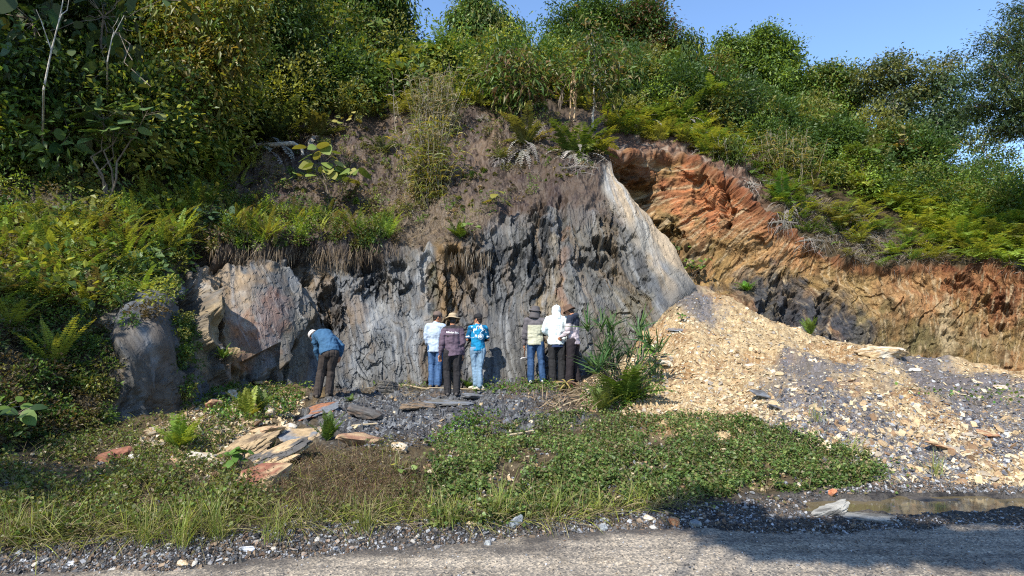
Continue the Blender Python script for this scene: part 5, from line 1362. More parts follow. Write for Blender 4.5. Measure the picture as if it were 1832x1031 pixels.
for f in FERNS:
    lab, key, px, py, sz_, cl, n_, el_, bd_ = f
    fern(lab, key, px, py, sz_, cl, n_, el_, bd_, dead=DEAD.get(key + str(px), 0), pin=24 if sz_ < .8 else 26)
# weathered root masses on the brown shoulder
for i, (key, px, py, s_, lab) in enumerate([('C', 1130, 222, .8, 'bleached root mass below the arching fern over the orange cutting'), ('C', 1260, 268, .8, 'bleached roots on the shoulder above the orange clay'), ('C', 1400, 400, 1.0, 'grey root tangle hanging over the rim of the clay cutting'),
                                           ('C', 1450, 432, .8, 'grey root tangle at the low bend of the clay rim'), ('B', 1040, 300, 1.1, 'silver mass of dead fronds draped over the top of the pale slab'), ('C', 1340, 330, .8, 'bleached twigs on the rim left of the grey root tangle'), ('C', 1810, 478, .9, 'grey root tangle at the right end of the clay rim'),
                                           ('B', 960, 235, .7, 'bleached roots beneath the drooping reddish sapling'), ('B', 860, 212, .5, 'pale dead stems at the top of the bare soil')]):
    P, N, ok = look(key, px, py); db = Bag(); m_ = 110
    dirs = nrm(np.array([0, -.3, -.35]) + RNG.standard_normal((m_, 3)) * .6)
    leaves(db, RNG.standard_normal((m_, 3)) * np.array([.26, .14, .16]) * s_ + N[0] * .08, dirs, rdir(m_), s_ * RNG.uniform(.15, .6, m_), .010, jit(PALE, m_, .5, .1), .25, **BLADE)
    tube(db, [(-.5 * s_, 0, 0), (0, .02, .06), (.5 * s_, 0, 0)], [.02, .05, .02], (.20, .18, .15), 6)
    o = db.build('root_mass', M_dry); o.location = Vector(P[0]); tag(o, lab, 'roots')
# dead log beside the dark fern
lg = Bag(); P, N, ok = look('B', 500, 268)
tube(lg, [P[0] + np.array(v) for v in ((-.9, -.1, .05), (-.5, -.15, .12), (0, -.2, .1), (.45, -.15, .16), (.7, -.1, .02), (.75, -.1, -.2))], [.03, .07, .08, .07, .06, .05], (.34, .32, .29), 8)
tag(lg.build('dead_log', M_palebark, smooth=True), 'bleached crooked dead log at the left of the bare soil', 'log')


def bigleaf(label, key, px, py, h, ls, n, cols, spread=.5, stems=3, name='broadleaf_sapling', cat='sapling', Y=None, lift=0., bark=(.22, .2, .15), top_bias=.5):
    P, N, ok = look(key, px, py); B = P[0]
    root = empty(name, Vector(B)); tag(root, label, cat)
    tb, cb = Bag(), Bag()
    per = n // stems
    for s in range(stems):
        e_ = np.array([RNG.uniform(-1, 1) * spread * h, RNG.uniform(-.6, .3) * spread * h, h * RNG.uniform(.6, 1.0)])
        w_ = wobble((0, 0, -.05), e_, 8, .05); tube(tb, w_, np.linspace(.012 + h * .008, .005, 8), bark, 5)
        t = RNG.uniform(top_bias, 1, per) ** .6 * 7; i0 = np.clip(t.astype(int), 0, 6); pb = w_[i0] * (1 - (t - i0))[:, None] + w_[i0 + 1] * (t - i0)[:, None]
        out_ = nrm(np.stack([RNG.standard_normal(per), RNG.standard_normal(per) - .5, RNG.uniform(.1, .9, per)], -1))
        pl = ls * RNG.uniform(.5, 1.1, per)[:, None]
        for a_, b_ in zip(pb, pb + out_ * pl): tube(tb, [a_, (a_ + b_) / 2 + np.array([0, 0, .01]), b_], .004, (.16, .17, .06), 3)
        ld = nrm(out_ * np.array([1, 1, .2]) + rdir(per, -.25) * .5)
        LL = ls * RNG.uniform(.55, 1.15, per)
        leaves(cb, pb + out_ * pl - ld * (LL * .12)[:, None], ld, nrm(np.array([0, -.45, 1]) + RNG.standard_normal((per, 3)) * .35), LL, LL * .78, np.asarray(cols)[RNG.integers(0, len(cols), per)] * RNG.uniform(.8, 1.2, (per, 1)), .3, **OVAL)
    tb.build('stem', M_bark, root); cb.build('foliage', M_leafg, root)
    return root


LG = (.15, .21, .05)
bigleaf('large sapling with broad round leaves on the left bank', 'B', 185, 365, 2.1, .42, 46, [LG, (.12, .19, .05), (.20, .22, .06), (.10, .17, .06)], .45, 4)
bigleaf('broad-leaved sapling with pale green round leaves in the middle of the bare soil', 'B', 590, 385, 1.75, .42, 36, [LG, (.17, .23, .05), (.24, .24, .06)], .28, 3)
bigleaf('tiny round-leaved seedling left of the mid-soil sapling', 'B', 527, 340, .4, .22, 8, [LG, (.24, .24, .06)], .5, 2)
bigleaf('thin-stemmed seedling with a few yellowing leaves above the slate face', 'B', 888, 392, .75, .27, 9, [LG, (.28, .26, .05)], .12, 1, top_bias=.55)
bigleaf('green broadleaf seedling beside the lime fern on the ledge', 'B', 845, 425, .45, .2, 14, [(.10, .2, .03), LG], .3, 3)
bigleaf('round-leaved bush near the top left of the bare soil', 'B', 440, 215, 1.1, .34, 24, [LG, (.10, .16, .05), (.25, .2, .06)], .7, 4)
bigleaf('yellow-leaved seedling at the top edge of the bare soil', 'B', 625, 235, .6, .26, 10, [(.3, .27, .08), (.2, .22, .06)], .6, 2)
bigleaf('large-leaved plant standing above the cane clump against the forest', 'B', 740, 160, 1.9, .5, 22, [LG, (.11, .18, .04)], .5, 4)
bigleaf('pale green large-leaved plant right of the cane clump top', 'B', 790, 150, 1.6, .5, 14, [(.17, .25, .06), LG], .25, 2)
bigleaf('round-leaved bush with yellowing leaves on the right ridge', 'C', 1610, 320, 1.6, .46, 34, [(.13, .17, .05), (.20, .18, .05), (.28, .16, .05)], .9, 5)
bigleaf('leafy bush with small round leaves left of the mound top', 'A', 1160, 650, .5, .17, 18, [(.10, .19, .03), LG], .35, 3, name='broadleaf_bush', cat='bush')
bigleaf('dark glossy-leaved plant hanging over the left turf end', 'B', 372, 425, .75, .22, 46, [(.045, .085, .04), (.06, .11, .05)], .6, 5, name='broadleaf_bush', cat='bush')
bigleaf('drooping glossy-leaved plant above the crevice', 'B', 275, 475, .4, .22, 20, [(.05, .10, .04), (.09, .14, .05)], .6, 3, name='broadleaf_bush', cat='bush')
bigleaf('green weed in front of the large layered boulder', 'A', 425, 850, .28, .10, 18, [(.09, .17, .03)], .3, 2, name='broadleaf_weed', cat='weed')
bigleaf('seedling with one yellow leaf in the brown weeds', 'A', 710, 868, .22, .10, 6, [(.4, .38, .05), LG], .3, 1, name='broadleaf_weed', cat='weed')
bigleaf('dark leafy weed at the left edge of the bank', 'B', 10, 770, .35, .18, 22, [(.03, .06, .02), G_MID], .6, 4, name='broadleaf_weed', cat='weed')
bigleaf('little green weed on the upper mound', 'A', 1220, 572, .16, .09, 14, [(.10, .2, .03)], .5, 3, name='broadleaf_weed', cat='weed')
bigleaf('ragged leafy weed in the trench below the orange clay', 'C', 1200, 470, .9, .2, 60, [G_MID, G_DARK, (.08, .13, .03)], .7, 6, name='broadleaf_bush', cat='bush')
bigleaf('low green shrub in the trench left of the orange cutting foot', 'C', 1230, 500, .7, .16, 60, [G_MID, G_DARK, G_BRI], .7, 6, name='broadleaf_bush', cat='bush')
# near big-leaved branches in shade at the top left
for (px, py, Y_, lab) in ((60, 40, 12.8, 'shaded big-leaved branches hanging in the top left corner'), (185, 30, 13.2, 'big dark leaves hanging right of the top left corner'), (120, 180, 13.0, 'low shaded spray of big leaves before the pale bare stem')):
    c0 = at(px, py, Y_); base = look('B', max(px - 40, 0), 300)[0][0]; root = empty('big_leaved_tree', Vector(base)); tag(root, lab, 'tree')
    tb, cb = Bag(), Bag(); c1 = c0 - base
    w_ = wobble((0, 0, -.1), c1, 9, .04); tube(tb, w_, np.linspace(.06, .02, 9), (.12, .10, .08), 6)
    m_ = 85; pos = c1 + RNG.standard_normal((m_, 3)) * np.array([.85, .5, .85])
    for a_ in pos[::6]: tube(tb, wobble(c1, a_, 5, .05), .008, (.14, .11, .08), 4)
    LL = RNG.uniform(.2, .38, m_)
    leaves(cb, pos, rdir(m_, -.5), rdir(m_, .6), LL, LL * .7, jit((.05, .075, .02), m_, .3, .25), .3, **OVAL)
    tb.build('trunk', M_bark, root); cb.build('crown', M_leafg, root)
# pale bare stems
def bare(label, key, base, pts, Y_, r0=.03, name='bare_branch_tree'):
    b = Bag(); B = look(key, *base)[0][0]
    w_ = np.array([at(px, py, Y_) for px, py in pts]); allp = np.concatenate([B[None], w_]); k_ = len(allp)
    tube(b, allp, np.linspace(r0, r0 * .35, k_) * .8, (.28, .25, .21), 6)
    for j in range(2, k_ - 1):
        e_ = allp[j] + nrm(np.array([RNG.uniform(-1, 1), RNG.uniform(-.3, .3), .8])) * RNG.uniform(.4, .8)
        tube(b, wobble(allp[j], e_, 5, .06), np.linspace(r0 * .4, r0 * .15, 5), (.46, .42, .36), 5)
    o = b.build(name, M_palebark); tag(o, label, 'bare tree')
bare('pale bare stem forking upward among the dark leaves at top left', 'B', (75, 300), [(78, 160), (92, 90), (105, 40), (115, -10)], 11.5, .028)
bare('pale leaning bare stem right of the forked one at top left', 'B', (190, 260), [(192, 110), (200, 70), (222, 28)], 12.5, .022)
for i, (x0, x1, lab) in enumerate(((1018, 1024, 'bare tan cane standing left of its twin on the hill top'), (1026, 1030, 'bare tan cane standing right of its twin on the hill top'))):
    B = look('B', x0, 215)[0][0]; b = Bag(); tube(b, wobble(B, at(x1, 125 + 14 * i, B[1]), 8, .01), np.linspace(.035, .02, 8), (.45, .33, .2), 6)
    for q in range(14):
        a_ = B + (at(x1, 125, B[1]) - B) * RNG.uniform(.5, 1); leaves(b, a_[None], nrm(np.array([[RNG.uniform(-.4, .4), -.2, -1]])), rdir(1), RNG.uniform(.3, .7), .03, np.array([.36, .26, .16]), .1, **BLADE)
    tag(b.build('bare_cane', M_dry), lab, 'cane')


def canes(label, key, px, py, h, w, n, name='cane_clump', cols=((.22, .26, .045), (.17, .21, .04), (.38, .32, .07), (.24, .20, .10)), dry=.5):
    P, N, ok = look(key, px, py); B = P[0]; root = empty(name, Vector(B)); tag(root, label, 'cane clump')
    sb_, lb = Bag(), Bag()
    for i in range(n):
        b0 = np.array([RNG.normal(0, w * .25), RNG.normal(0, w * .15), -.1]); b0[2] += b0[1] * .8
        hh = h * RNG.uniform(.5, 1.1); e_ = b0 + np.array([RNG.normal(0, w * .3), RNG.normal(-.1, w * .2), hh])
        w_ = wobble(b0, e_, 6, .02); tube(sb_, w_, np.linspace(.010, .004, 6), np.array([(.30, .25, .17), (.18, .19, .07), (.36, .32, .26)][i % 3]), 4)
        m_ = 13; t = RNG.uniform(.1, 1, m_) * 5; i0 = np.clip(t.astype(int), 0, 4); pb = w_[i0] * (1 - (t - i0))[:, None] + w_[i0 + 1] * (t - i0)[:, None]
        d_ = nrm(np.stack([RNG.standard_normal(m_), RNG.standard_normal(m_) - .3, RNG.uniform(.2, 1.4, m_)], -1))
        leaves(lb, pb, d_, rdir(m_, .6), RNG.uniform(.25, .58, m_), .036, np.asarray(cols)[RNG.integers(0, len(cols), m_)] * RNG.uniform(.7, 1.3, (m_, 1)), .7, **BLADE)
    sb_.build('stems', M_dry, root); lb.build('foliage', M_leaf, root)
canes('tall clump of yellowing canes growing down the middle of the bare soil', 'B', 765, 350, 2.3, 1.1, 120)
canes('upper part of the cane thicket, thin and straw coloured, against the forest', 'B', 775, 235, 2.2, 1.5, 80, cols=((.12, .15, .04), (.22, .2, .12), (.30, .26, .17)))
canes('golden cane clump on the right slope above the clay cutting', 'C', 1405, 315, 1.7, 1.6, 110, cols=((.12, .16, .03), (.10, .14, .03), (.32, .26, .06)))
canes('green cane clump beside the golden one on the right slope', 'C', 1305, 290, 1.1, .9, 40, cols=((.10, .15, .03), (.08, .12, .03)))


def tuft(label, key, px, py, h, n, cols, w=.0035, spread=.95, name='grass_tuft'):
    P, N, ok = look(key, px, py); b = Bag()
    az = RNG.uniform(0, 2 * math.pi, n); r = RNG.uniform(0, spread, n)
    d_ = nrm(np.stack([np.cos(az) * r, np.sin(az) * r, np.ones(n)], -1))
    leaves(b, RNG.standard_normal((n, 3)) * np.array([1, 1, 0]) * .03, d_, nrm(np.stack([np.cos(az), np.sin(az), 0 * az + .2], -1)), h * RNG.uniform(.3, 1.15, n), w, np.asarray(cols)[RNG.integers(0, len(cols), n)] * RNG.uniform(.75, 1.25, (n, 1)), .35, **BLADE)
    o = b.build(name, M_leaf); o.location = Vector(P[0]); o.scale = (1.5, 1.5, 1.5) if key == 'A' else (1, 1, 1); tag(o, label, 'grass')
GC = [(.24, .30, .06), (.18, .24, .05), (.32, .31, .12)]
for a in (('lime grass tuft at the foot of the left bank, nearest the left edge', 22, 968, .36, 60), ('thin grass tuft right of the one nearest the left edge', 80, 960, .34, 40), ('sprawling grass tuft at left, before the buried tan stone', 262, 975, .34, 70),
          ('dense lime grass tuft right of the sprawling one', 325, 975, .36, 90), ('straw-mixed grass tuft leaning right at the gravel edge', 395, 962, .42, 80), ('upright thin grass tuft on the edge below the brown weeds', 492, 966, .36, 46),
          ('wide pale grass tuft on the gravel edge, below the yellow leaf', 655, 950, .32, 80), ('grass tuft at the lower left corner of the creeper patch', 788, 938, .30, 40), ('short grass tuft a step right of the creeper patch corner', 812, 940, .26, 34),
          ('tall thin grass tuft at the creepers\' lower edge, left of the slanting slab', 892, 925, .46, 60), ('bright lime grass tuft right of the slanting slab', 990, 922, .34, 70), ('thin straw-tipped grass right of the bright lime tuft', 1072, 915, .30, 34),
          ('tall sparse grass stems in the creepers above the pale wedge stone', 1140, 905, .42, 26), ('grass tuft at the tip of the creeper patch', 1525, 812, .30, 34), ('grass tuft alone on the lower mound beyond the creeper tip', 1675, 850, .30, 50), ('small grass tuft on the mound above the creeper patch', 1458, 752, .30, 26),
          ('sprawling grass tuft at the foot of the reddish stone', 715, 845, .24, 40)):
    tuft(a[0], 'A', a[1], a[2], a[3], a[4], GC)
for a in (('slim bright grass clump on the turf edge at left', 440, 432, .75, 50), ('slim grass clump on the turf edge right of the middle', 530, 432, .6, 40)):
    tuft(a[0], 'B', a[1], a[2], a[3], a[4], GC, .012, .25)

# spiky plant by the foot of the mound
P, N, ok = look('A', 1112, 700); root = empty('spiky_plant', Vector(P[0])); tag(root, 'dark green spiky plant with sword leaves standing left of the mound', 'plant')
tb, cb = Bag(), Bag()
for i in range(22):
    e_ = np.array([RNG.uniform(-.75, .85), RNG.uniform(-.3, .3), RNG.uniform(.35, 1.25)]); e_[0] *= .5 + .4 * e_[2]
    w_ = wobble((RNG.normal(0, .05), RNG.normal(0, .05), -.05), e_, 6, .04); tube(tb, w_, .012, (.18, .16, .09), 5)
    m_ = 17; az = RNG.uniform(0, 2 * math.pi, m_); el_ = RNG.uniform(-.1, 1.4, m_)
    d_ = np.stack([np.cos(az) * np.cos(el_), np.sin(az) * np.cos(el_), np.sin(el_)], -1)
    leaves(cb, w_[-1] + RNG.standard_normal((m_, 3)) * .025 - np.array([0, 0, 1]) * RNG.uniform(0, .12, (m_, 1)), d_, nrm(np.array([0, -.3, 1]) + RNG.standard_normal((m_, 3)) * .2), RNG.uniform(.32, .58, m_), .032, jit((.065, .125, .04), m_, .3, .15), .10, st=(0, .2, .5, .8, 1), prof=(.6, 1, .8, .45, .02))
tb.build('stems', M_bark, root); cb.build('foliage', M_leafg, root)
# dead star-shaped leaf cluster near the three men
P, N, ok = look('A', 1012, 698); b = Bag(); m_ = 26
az = RNG.uniform(0, 2 * math.pi, m_); leaves(b, np.zeros((m_, 3)) + np.array([0, 0, .18]), nrm(np.stack([np.cos(az), np.sin(az) * .7, RNG.uniform(-.7, .5, m_)], -1)), rdir(m_, 1), RNG.uniform(.2, .42, m_), .03, np.asarray([(.30, .24, .08), (.34, .20, .13), (.14, .17, .05)])[RNG.integers(0, 3, m_)], .3, **BLADE)
tube(b, [(0, 0, -.05), (0, 0, .2)], .015, (.2, .16, .1), 5)
o = b.build('cut_plant', M_dry); o.location = Vector(P[0]); tag(o, 'withered star of long leaves at the feet of the three men', 'plant')
for (lab, key, px, py, h, ls, n, cl) in (
    ('tall large-leaved sapling rising against the forest, left of the cane clump', 'B', 640, 175, 3.0, .42, 40, [LG, (.12, .18, .05)]), ('slender broad-leaved sapling at the forest edge above the dead log', 'B', 500, 215, 2.6, .36, 36, [(.10, .17, .05), LG]),
    ('broad-leaved sapling at the forest edge between cane clump and reddish sapling', 'B', 850, 185, 2.4, .34, 34, [LG, (.09, .15, .04)]), ('broad-leaved sapling in front of the dark twin trees', 'B', 1000, 195, 1.6, .34, 26, [(.12, .19, .05), LG]),
    ('broad-leaved sapling left of the climber-covered tree', 'C', 1240, 210, 1.7, .38, 34, [(.10, .17, .04), LG]), ('pale-leaved sapling below the climber-covered tree', 'C', 1370, 250, 2.0, .34, 30, [LG, (.2, .2, .06)]),
    ('broad-leaved sapling before the flat-topped dark tree', 'C', 1500, 300, 2.3, .36, 36, [(.09, .15, .04), LG]), ('tall broad-leaved sapling in the left forest, right of the big round-leaved one', 'B', 270, 250, 2.4, .34, 36, [(.10, .15, .04), LG]),
    ('yellowish broad-leaved sapling under the sky patch at the top', 'B', 560, 190, 3.4, .4, 40, [(.2, .21, .05), LG])):
    bigleaf(lab, key, px, py, h, ls, n, cl, .3, 4)
for (lab, key, px, py, s_, cl) in (
    ('tree fern with arching fronds left of the lone ragged tree', 'B', 790, 165, 1.5, G_MID), ('tree fern against the sky gap right of the lone ragged tree', 'B', 905, 175, 1.2, G_MID), ('yellowish tree fern at the forest edge left of the cane clump', 'B', 690, 185, 1.3, G_YEL),
    ('tree fern at the right foot of the dark twin trees', 'C', 1200, 190, 1.5, G_MID), ('tree fern below the small pointed tree', 'C', 1270, 225, 1.3, G_BRI), ('tree fern right of the golden cane clump', 'C', 1540, 335, 1.3, G_MID), ('tree fern in the shade below the yellow green sapling', 'B', 400, 255, 1.3, G_MID), ('tree fern high in the left forest', 'B', 480, 150, 1.5, G_OLIVE)):
    P, N, ok = look(key, px, py); root = empty('tree_fern', Vector(P[0])); tag(root, lab, 'tree fern'); tb, cb = Bag(), Bag()
    tp_ = np.array([RNG.uniform(-.2, .2), -.2, s_ * .9]); tube(tb, wobble((0, 0, -.2), tp_, 6, .03), np.linspace(.09, .06, 6), (.09, .07, .05), 7); n = 16
    fronds(cb, np.tile(tp_, (n, 1)), np.arange(n) / n * 2 * math.pi, RNG.uniform(.3, 1.25, n), s_ * RNG.uniform(.8, 1.2, n), RNG.uniform(.9, 1.6, n), 26, .2, .045, jit(cl, n, .25, .1))
    tb.build('trunk', M_bark, root); cb.build('fronds', M_leaf, root)
# sticks
for i, (x0, y0, x1, y1, r_, lab) in enumerate(((725, 668, 762, 695, .012, 'long pale stick leaning at the left of the man in jeans and cap'), (700, 690, 770, 700, .016, 'split pale stick lying below the long leaning one'), (985, 740, 1050, 712, .024, 'pale split bamboo on the bench edge, lowest of three'), (985, 728, 1060, 700, .02, 'tan split bamboo on the bench edge, middle of three'),
                                                  (990, 716, 1040, 700, .016, 'thin split bamboo on the bench edge, topmost of three'), (905, 782, 955, 776, .02, 'short yellowish stick at the upper edge of the creepers'), (628, 765, 672, 762, .014, 'straight pale stick across the dark slate left of the brown flat rock'), (258, 784, 305, 774, .02, 'brown stick lying in the weeds below the left boulder'), (835, 690, 850, 700, .01, 'short stick beside the small fern at the men\'s feet'))):
    Pa, Pb = look('A', x0, y0)[0][0], look('A', x1, y1)[0][0]
    b = Bag(); tube(b, wobble(Pa + np.array([0, 0, .04]), Pb + np.array([0, 0, .05]), 6, .012), np.linspace(r_, r_ * .7, 6), (.42, .34, .22), 6)
    tag(b.build('stick', M_dry), lab, 'stick')

# ================================================================== people
def cloth_mat(name, rough=.85, bump=.25, spec=.2):
    m, nt, bs, out = mat_new(name); Lk = nt.links.new
    a = node(nt, 'ShaderNodeAttribute', attribute_name='Col'); tc = node(nt, 'ShaderNodeTexCoord')
    n1 = node(nt, 'ShaderNodeTexNoise', Scale=18., Detail=5., Roughness=.6); Lk(tc.outputs['Object'], n1.inputs['Vector'])
    mr = node(nt, 'ShaderNodeMapRange'); mr.inputs[1].default_value = .3; mr.inputs[2].default_value = .7; mr.inputs[3].default_value = .86; mr.inputs[4].default_value = 1.1
    Lk(n1.outputs[0], mr.inputs[0])
    mx = node(nt, 'ShaderNodeMixRGB', blend_type='MULTIPLY'); mx.inputs[0].default_value = 1; Lk(a.outputs[0], mx.inputs[1]); Lk(mr.outputs[0], mx.inputs[2]); Lk(mx.outputs[0], bs.inputs['Base Color'])
    bp = node(nt, 'ShaderNodeBump', Strength=bump, Distance=.01); Lk(n1.outputs[0], bp.inputs['Height']); Lk(bp.outputs[0], bs.inputs['Normal'])
    bs.inputs['Roughness'].default_value = rough; bs.inputs['Specular IOR Level'].default_value = spec
    return m


M_cloth = cloth_mat('cloth'); M_skin = cloth_mat('skin', .55, .05, .4); M_hair = cloth_mat('hair', .5, .4, .4)


def chain(bag, pts, rx, ry, lat, n=14, cap=True, c0=1.0):
    """closed tapered tube; rx along the lateral axis, ry across it"""
    pts = np.asarray(pts, float); k = len(pts); rx = np.broadcast_to(rx, (k,)).astype(float); ry = np.broadcast_to(ry, (k,)).astype(float)
    t = nrm(np.gradient(pts, axis=0)); lat = np.asarray(lat, float); lat = np.broadcast_to(lat, (k, 3))
    a = nrm(lat - t * (lat * t).sum(-1, keepdims=True)); b = np.cross(t, a)
    P, X, Y_, A_, B_ = [], [], [], [], []
    if cap:
        for s in (.9, .5):
            f = math.sqrt(1 - s * s); P.append(pts[0] - t[0] * min(rx[0], ry[0]) * s * .9 * c0); X.append(rx[0] * (f if c0 > .5 else 1 - .25 * s)); Y_.append(ry[0] * (f if c0 > .5 else 1 - .25 * s)); A_.append(a[0]); B_.append(b[0])
    for i in range(k): P.append(pts[i]); X.append(rx[i]); Y_.append(ry[i]); A_.append(a[i]); B_.append(b[i])
    if cap:
        for s in (.5, .9):
            f = math.sqrt(1 - s * s); P.append(pts[-1] + t[-1] * min(rx[-1], ry[-1]) * s * .9); X.append(rx[-1] * f); Y_.append(ry[-1] * f); A_.append(a[-1]); B_.append(b[-1])
    P = np.array(P); X = np.array(X); Y_ = np.array(Y_); A_ = np.array(A_); B_ = np.array(B_); K_ = len(P)
    th = np.arange(n) * 2 * math.pi / n
    V = P[:, None] + A_[:, None] * (np.cos(th)[None] * X[:, None])[..., None] + B_[:, None] * (np.sin(th)[None] * Y_[:, None])[..., None]
    V = np.concatenate([V.reshape(-1, 3), P[:1], P[-1:]]); i = np.arange(K_ * n).reshape(K_, n); j = np.roll(i, -1, 1)
    q = np.stack([i[:-1], j[:-1], j[1:], i[1:]], -1).reshape(-1, 4)
    c0, c1 = K_ * n, K_ * n + 1
    tr = np.concatenate([np.stack([np.full(n, c0), j[0], i[0]], -1), np.stack([np.full(n, c1), i[-1], j[-1]], -1)])
    z = np.zeros((len(V), 3)); s0 = bag.n
    bag.V.append(V); bag.C.append(z); bag.n += len(V); bag.F.append(q + s0); bag.F.append(tr + s0)


def ell(bag, c, r, lat=(1, 0, 0), up=(0, 0, 1)):
    up = nrm(np.asarray(up, float)); c = np.asarray(c, float)
    t = np.sin(np.linspace(-1.38, 1.38, 11)); f = np.sqrt(1 - t * t)
    chain(bag, c + up * (t * r[2])[:, None], r[0] * f, r[1] * f, lat, 14)


def fuse(bag, voxel, smooth=3, name='m'):
    """merge overlapping closed pieces into one continuous surface"""
    me = bag.mesh(name); o = bpy.data.objects.new('tmp', me); COL.objects.link(o)
    md = o.modifiers.new('r', 'REMESH'); md.mode = 'VOXEL'; md.voxel_size = voxel; md.use_smooth_shade = True
    if smooth:
        ms = o.modifiers.new('s', 'SMOOTH'); ms.factor = .6; ms.iterations = smooth
    dg_ = bpy.context.evaluated_depsgraph_get(); me2 = bpy.data.meshes.new_from_object(o.evaluated_get(dg_))
    bpy.data.objects.remove(o); bpy.data.meshes.remove(me)
    n = len(me2.vertices); V = np.zeros(n * 3, np.float32); me2.vertices.foreach_get('co', V); V = V.reshape(-1, 3).astype(float)
    NN = np.zeros(n * 3, np.float32); me2.vertices.foreach_get('normal', NN); NN = NN.reshape(-1, 3)
    return me2, V, NN


def finish(me, V, C, name, mat, parent):
    me.vertices.foreach_set('co', V.astype(np.float32).reshape(-1))
    a = me.color_attributes.new('Col', 'FLOAT_COLOR', 'POINT'); c4 = np.ones((len(V), 4), np.float32); c4[:, :3] = np.clip(C, .004, .9); a.data.foreach_set('color', c4.reshape(-1))
    me.polygons.foreach_set('use_smooth', np.ones(len(me.polygons), bool)); me.update()
    me.materials.clear(); me.materials.append(mat); me.name = name
    o = bpy.data.objects.new(name, me); COL.objects.link(o); o.parent = parent
    return o


def interp(a, b, k=5):
    t = np.linspace(0, 1, k)[:, None]; return np.asarray(a) * (1 - t) + np.asarray(b) * t


def hand(bag, wr, d, side, palm_n, sgn, curl=.5, L_=1.0):
    """palm with five fingers; d runs down the forearm, palm_n out of the palm, side towards the thumb"""
    d = nrm(np.asarray(d, float)); palm_n = nrm(np.asarray(palm_n, float) - d * np.dot(palm_n, d)); side = nrm(np.cross(d, palm_n)) * sgn
    wr = np.asarray(wr, float)
    chain(bag, interp(wr - d * .02, wr + d * .085 * L_, 4), [.026, .034, .040, .038], [.020, .017, .016, .013], side)
    for k, (o_, ln) in enumerate(((.030, .072), (.010, .082), (-.010, .076), (-.029, .060))):
        p = wr + d * .085 * L_ + side * o_; dirs = [nrm(d + side * (o_ * 3) + palm_n * curl * c_) for c_ in (.25, 1.1, 2.4)]
        pts = [p - d * .012]
        for q, fr in zip(dirs, (.45, .32, .25)): pts.append(pts[-1] + q * (ln * fr + (.012 if fr == .45 else 0)))
        chain(bag, pts, [.0095, .009, .0085, .007], [.0095, .009, .0085, .007], side, 8)
    p = wr + d * .028 + side * .026
    pts = [p, p + nrm(d * .8 + side * .9 + palm_n * .2) * .035, p + nrm(d * .8 + side * .9 + palm_n * .2) * .035 + nrm(d + side * .2 + palm_n * .5) * .028, p + nrm(d * .8 + side * .9 + palm_n * .2) * .035 + nrm(d + palm_n * .7) * .048]
    chain(bag, pts, [.014, .012, .010, .008], [.014, .012, .010, .008], side, 8)


SKIN = srgb(176, 122, 90) * .85
DEF = dict(hip=(0, 0, .93), hipL=(-.09, 0, .90), hipR=(.09, 0, .90), knL=(-.10, .03, .50), knR=(.10, .03, .50), anL=(-.11, -.01, .09), anR=(.11, -.01, .09),
           waist=(0, .01, 1.08), chest=(0, .0, 1.26), neck=(0, -.01, 1.43), shL=(-.185, -.005, 1.375), shR=(.185, -.005, 1.375), elL=(-.235, -.01, 1.10), elR=(.235, -.01, 1.10),
           wrL=(-.235, .06, .87), wrR=(.235, .06, .87), head=(0, .03, 1.575), hdir=(0, 1, 0), hup=(0, 0, 1), toeL=(-.02, 1, 0), toeR=(.02, 1, 0), lat=(1, 0, 0), plat=(1, 0, 0))


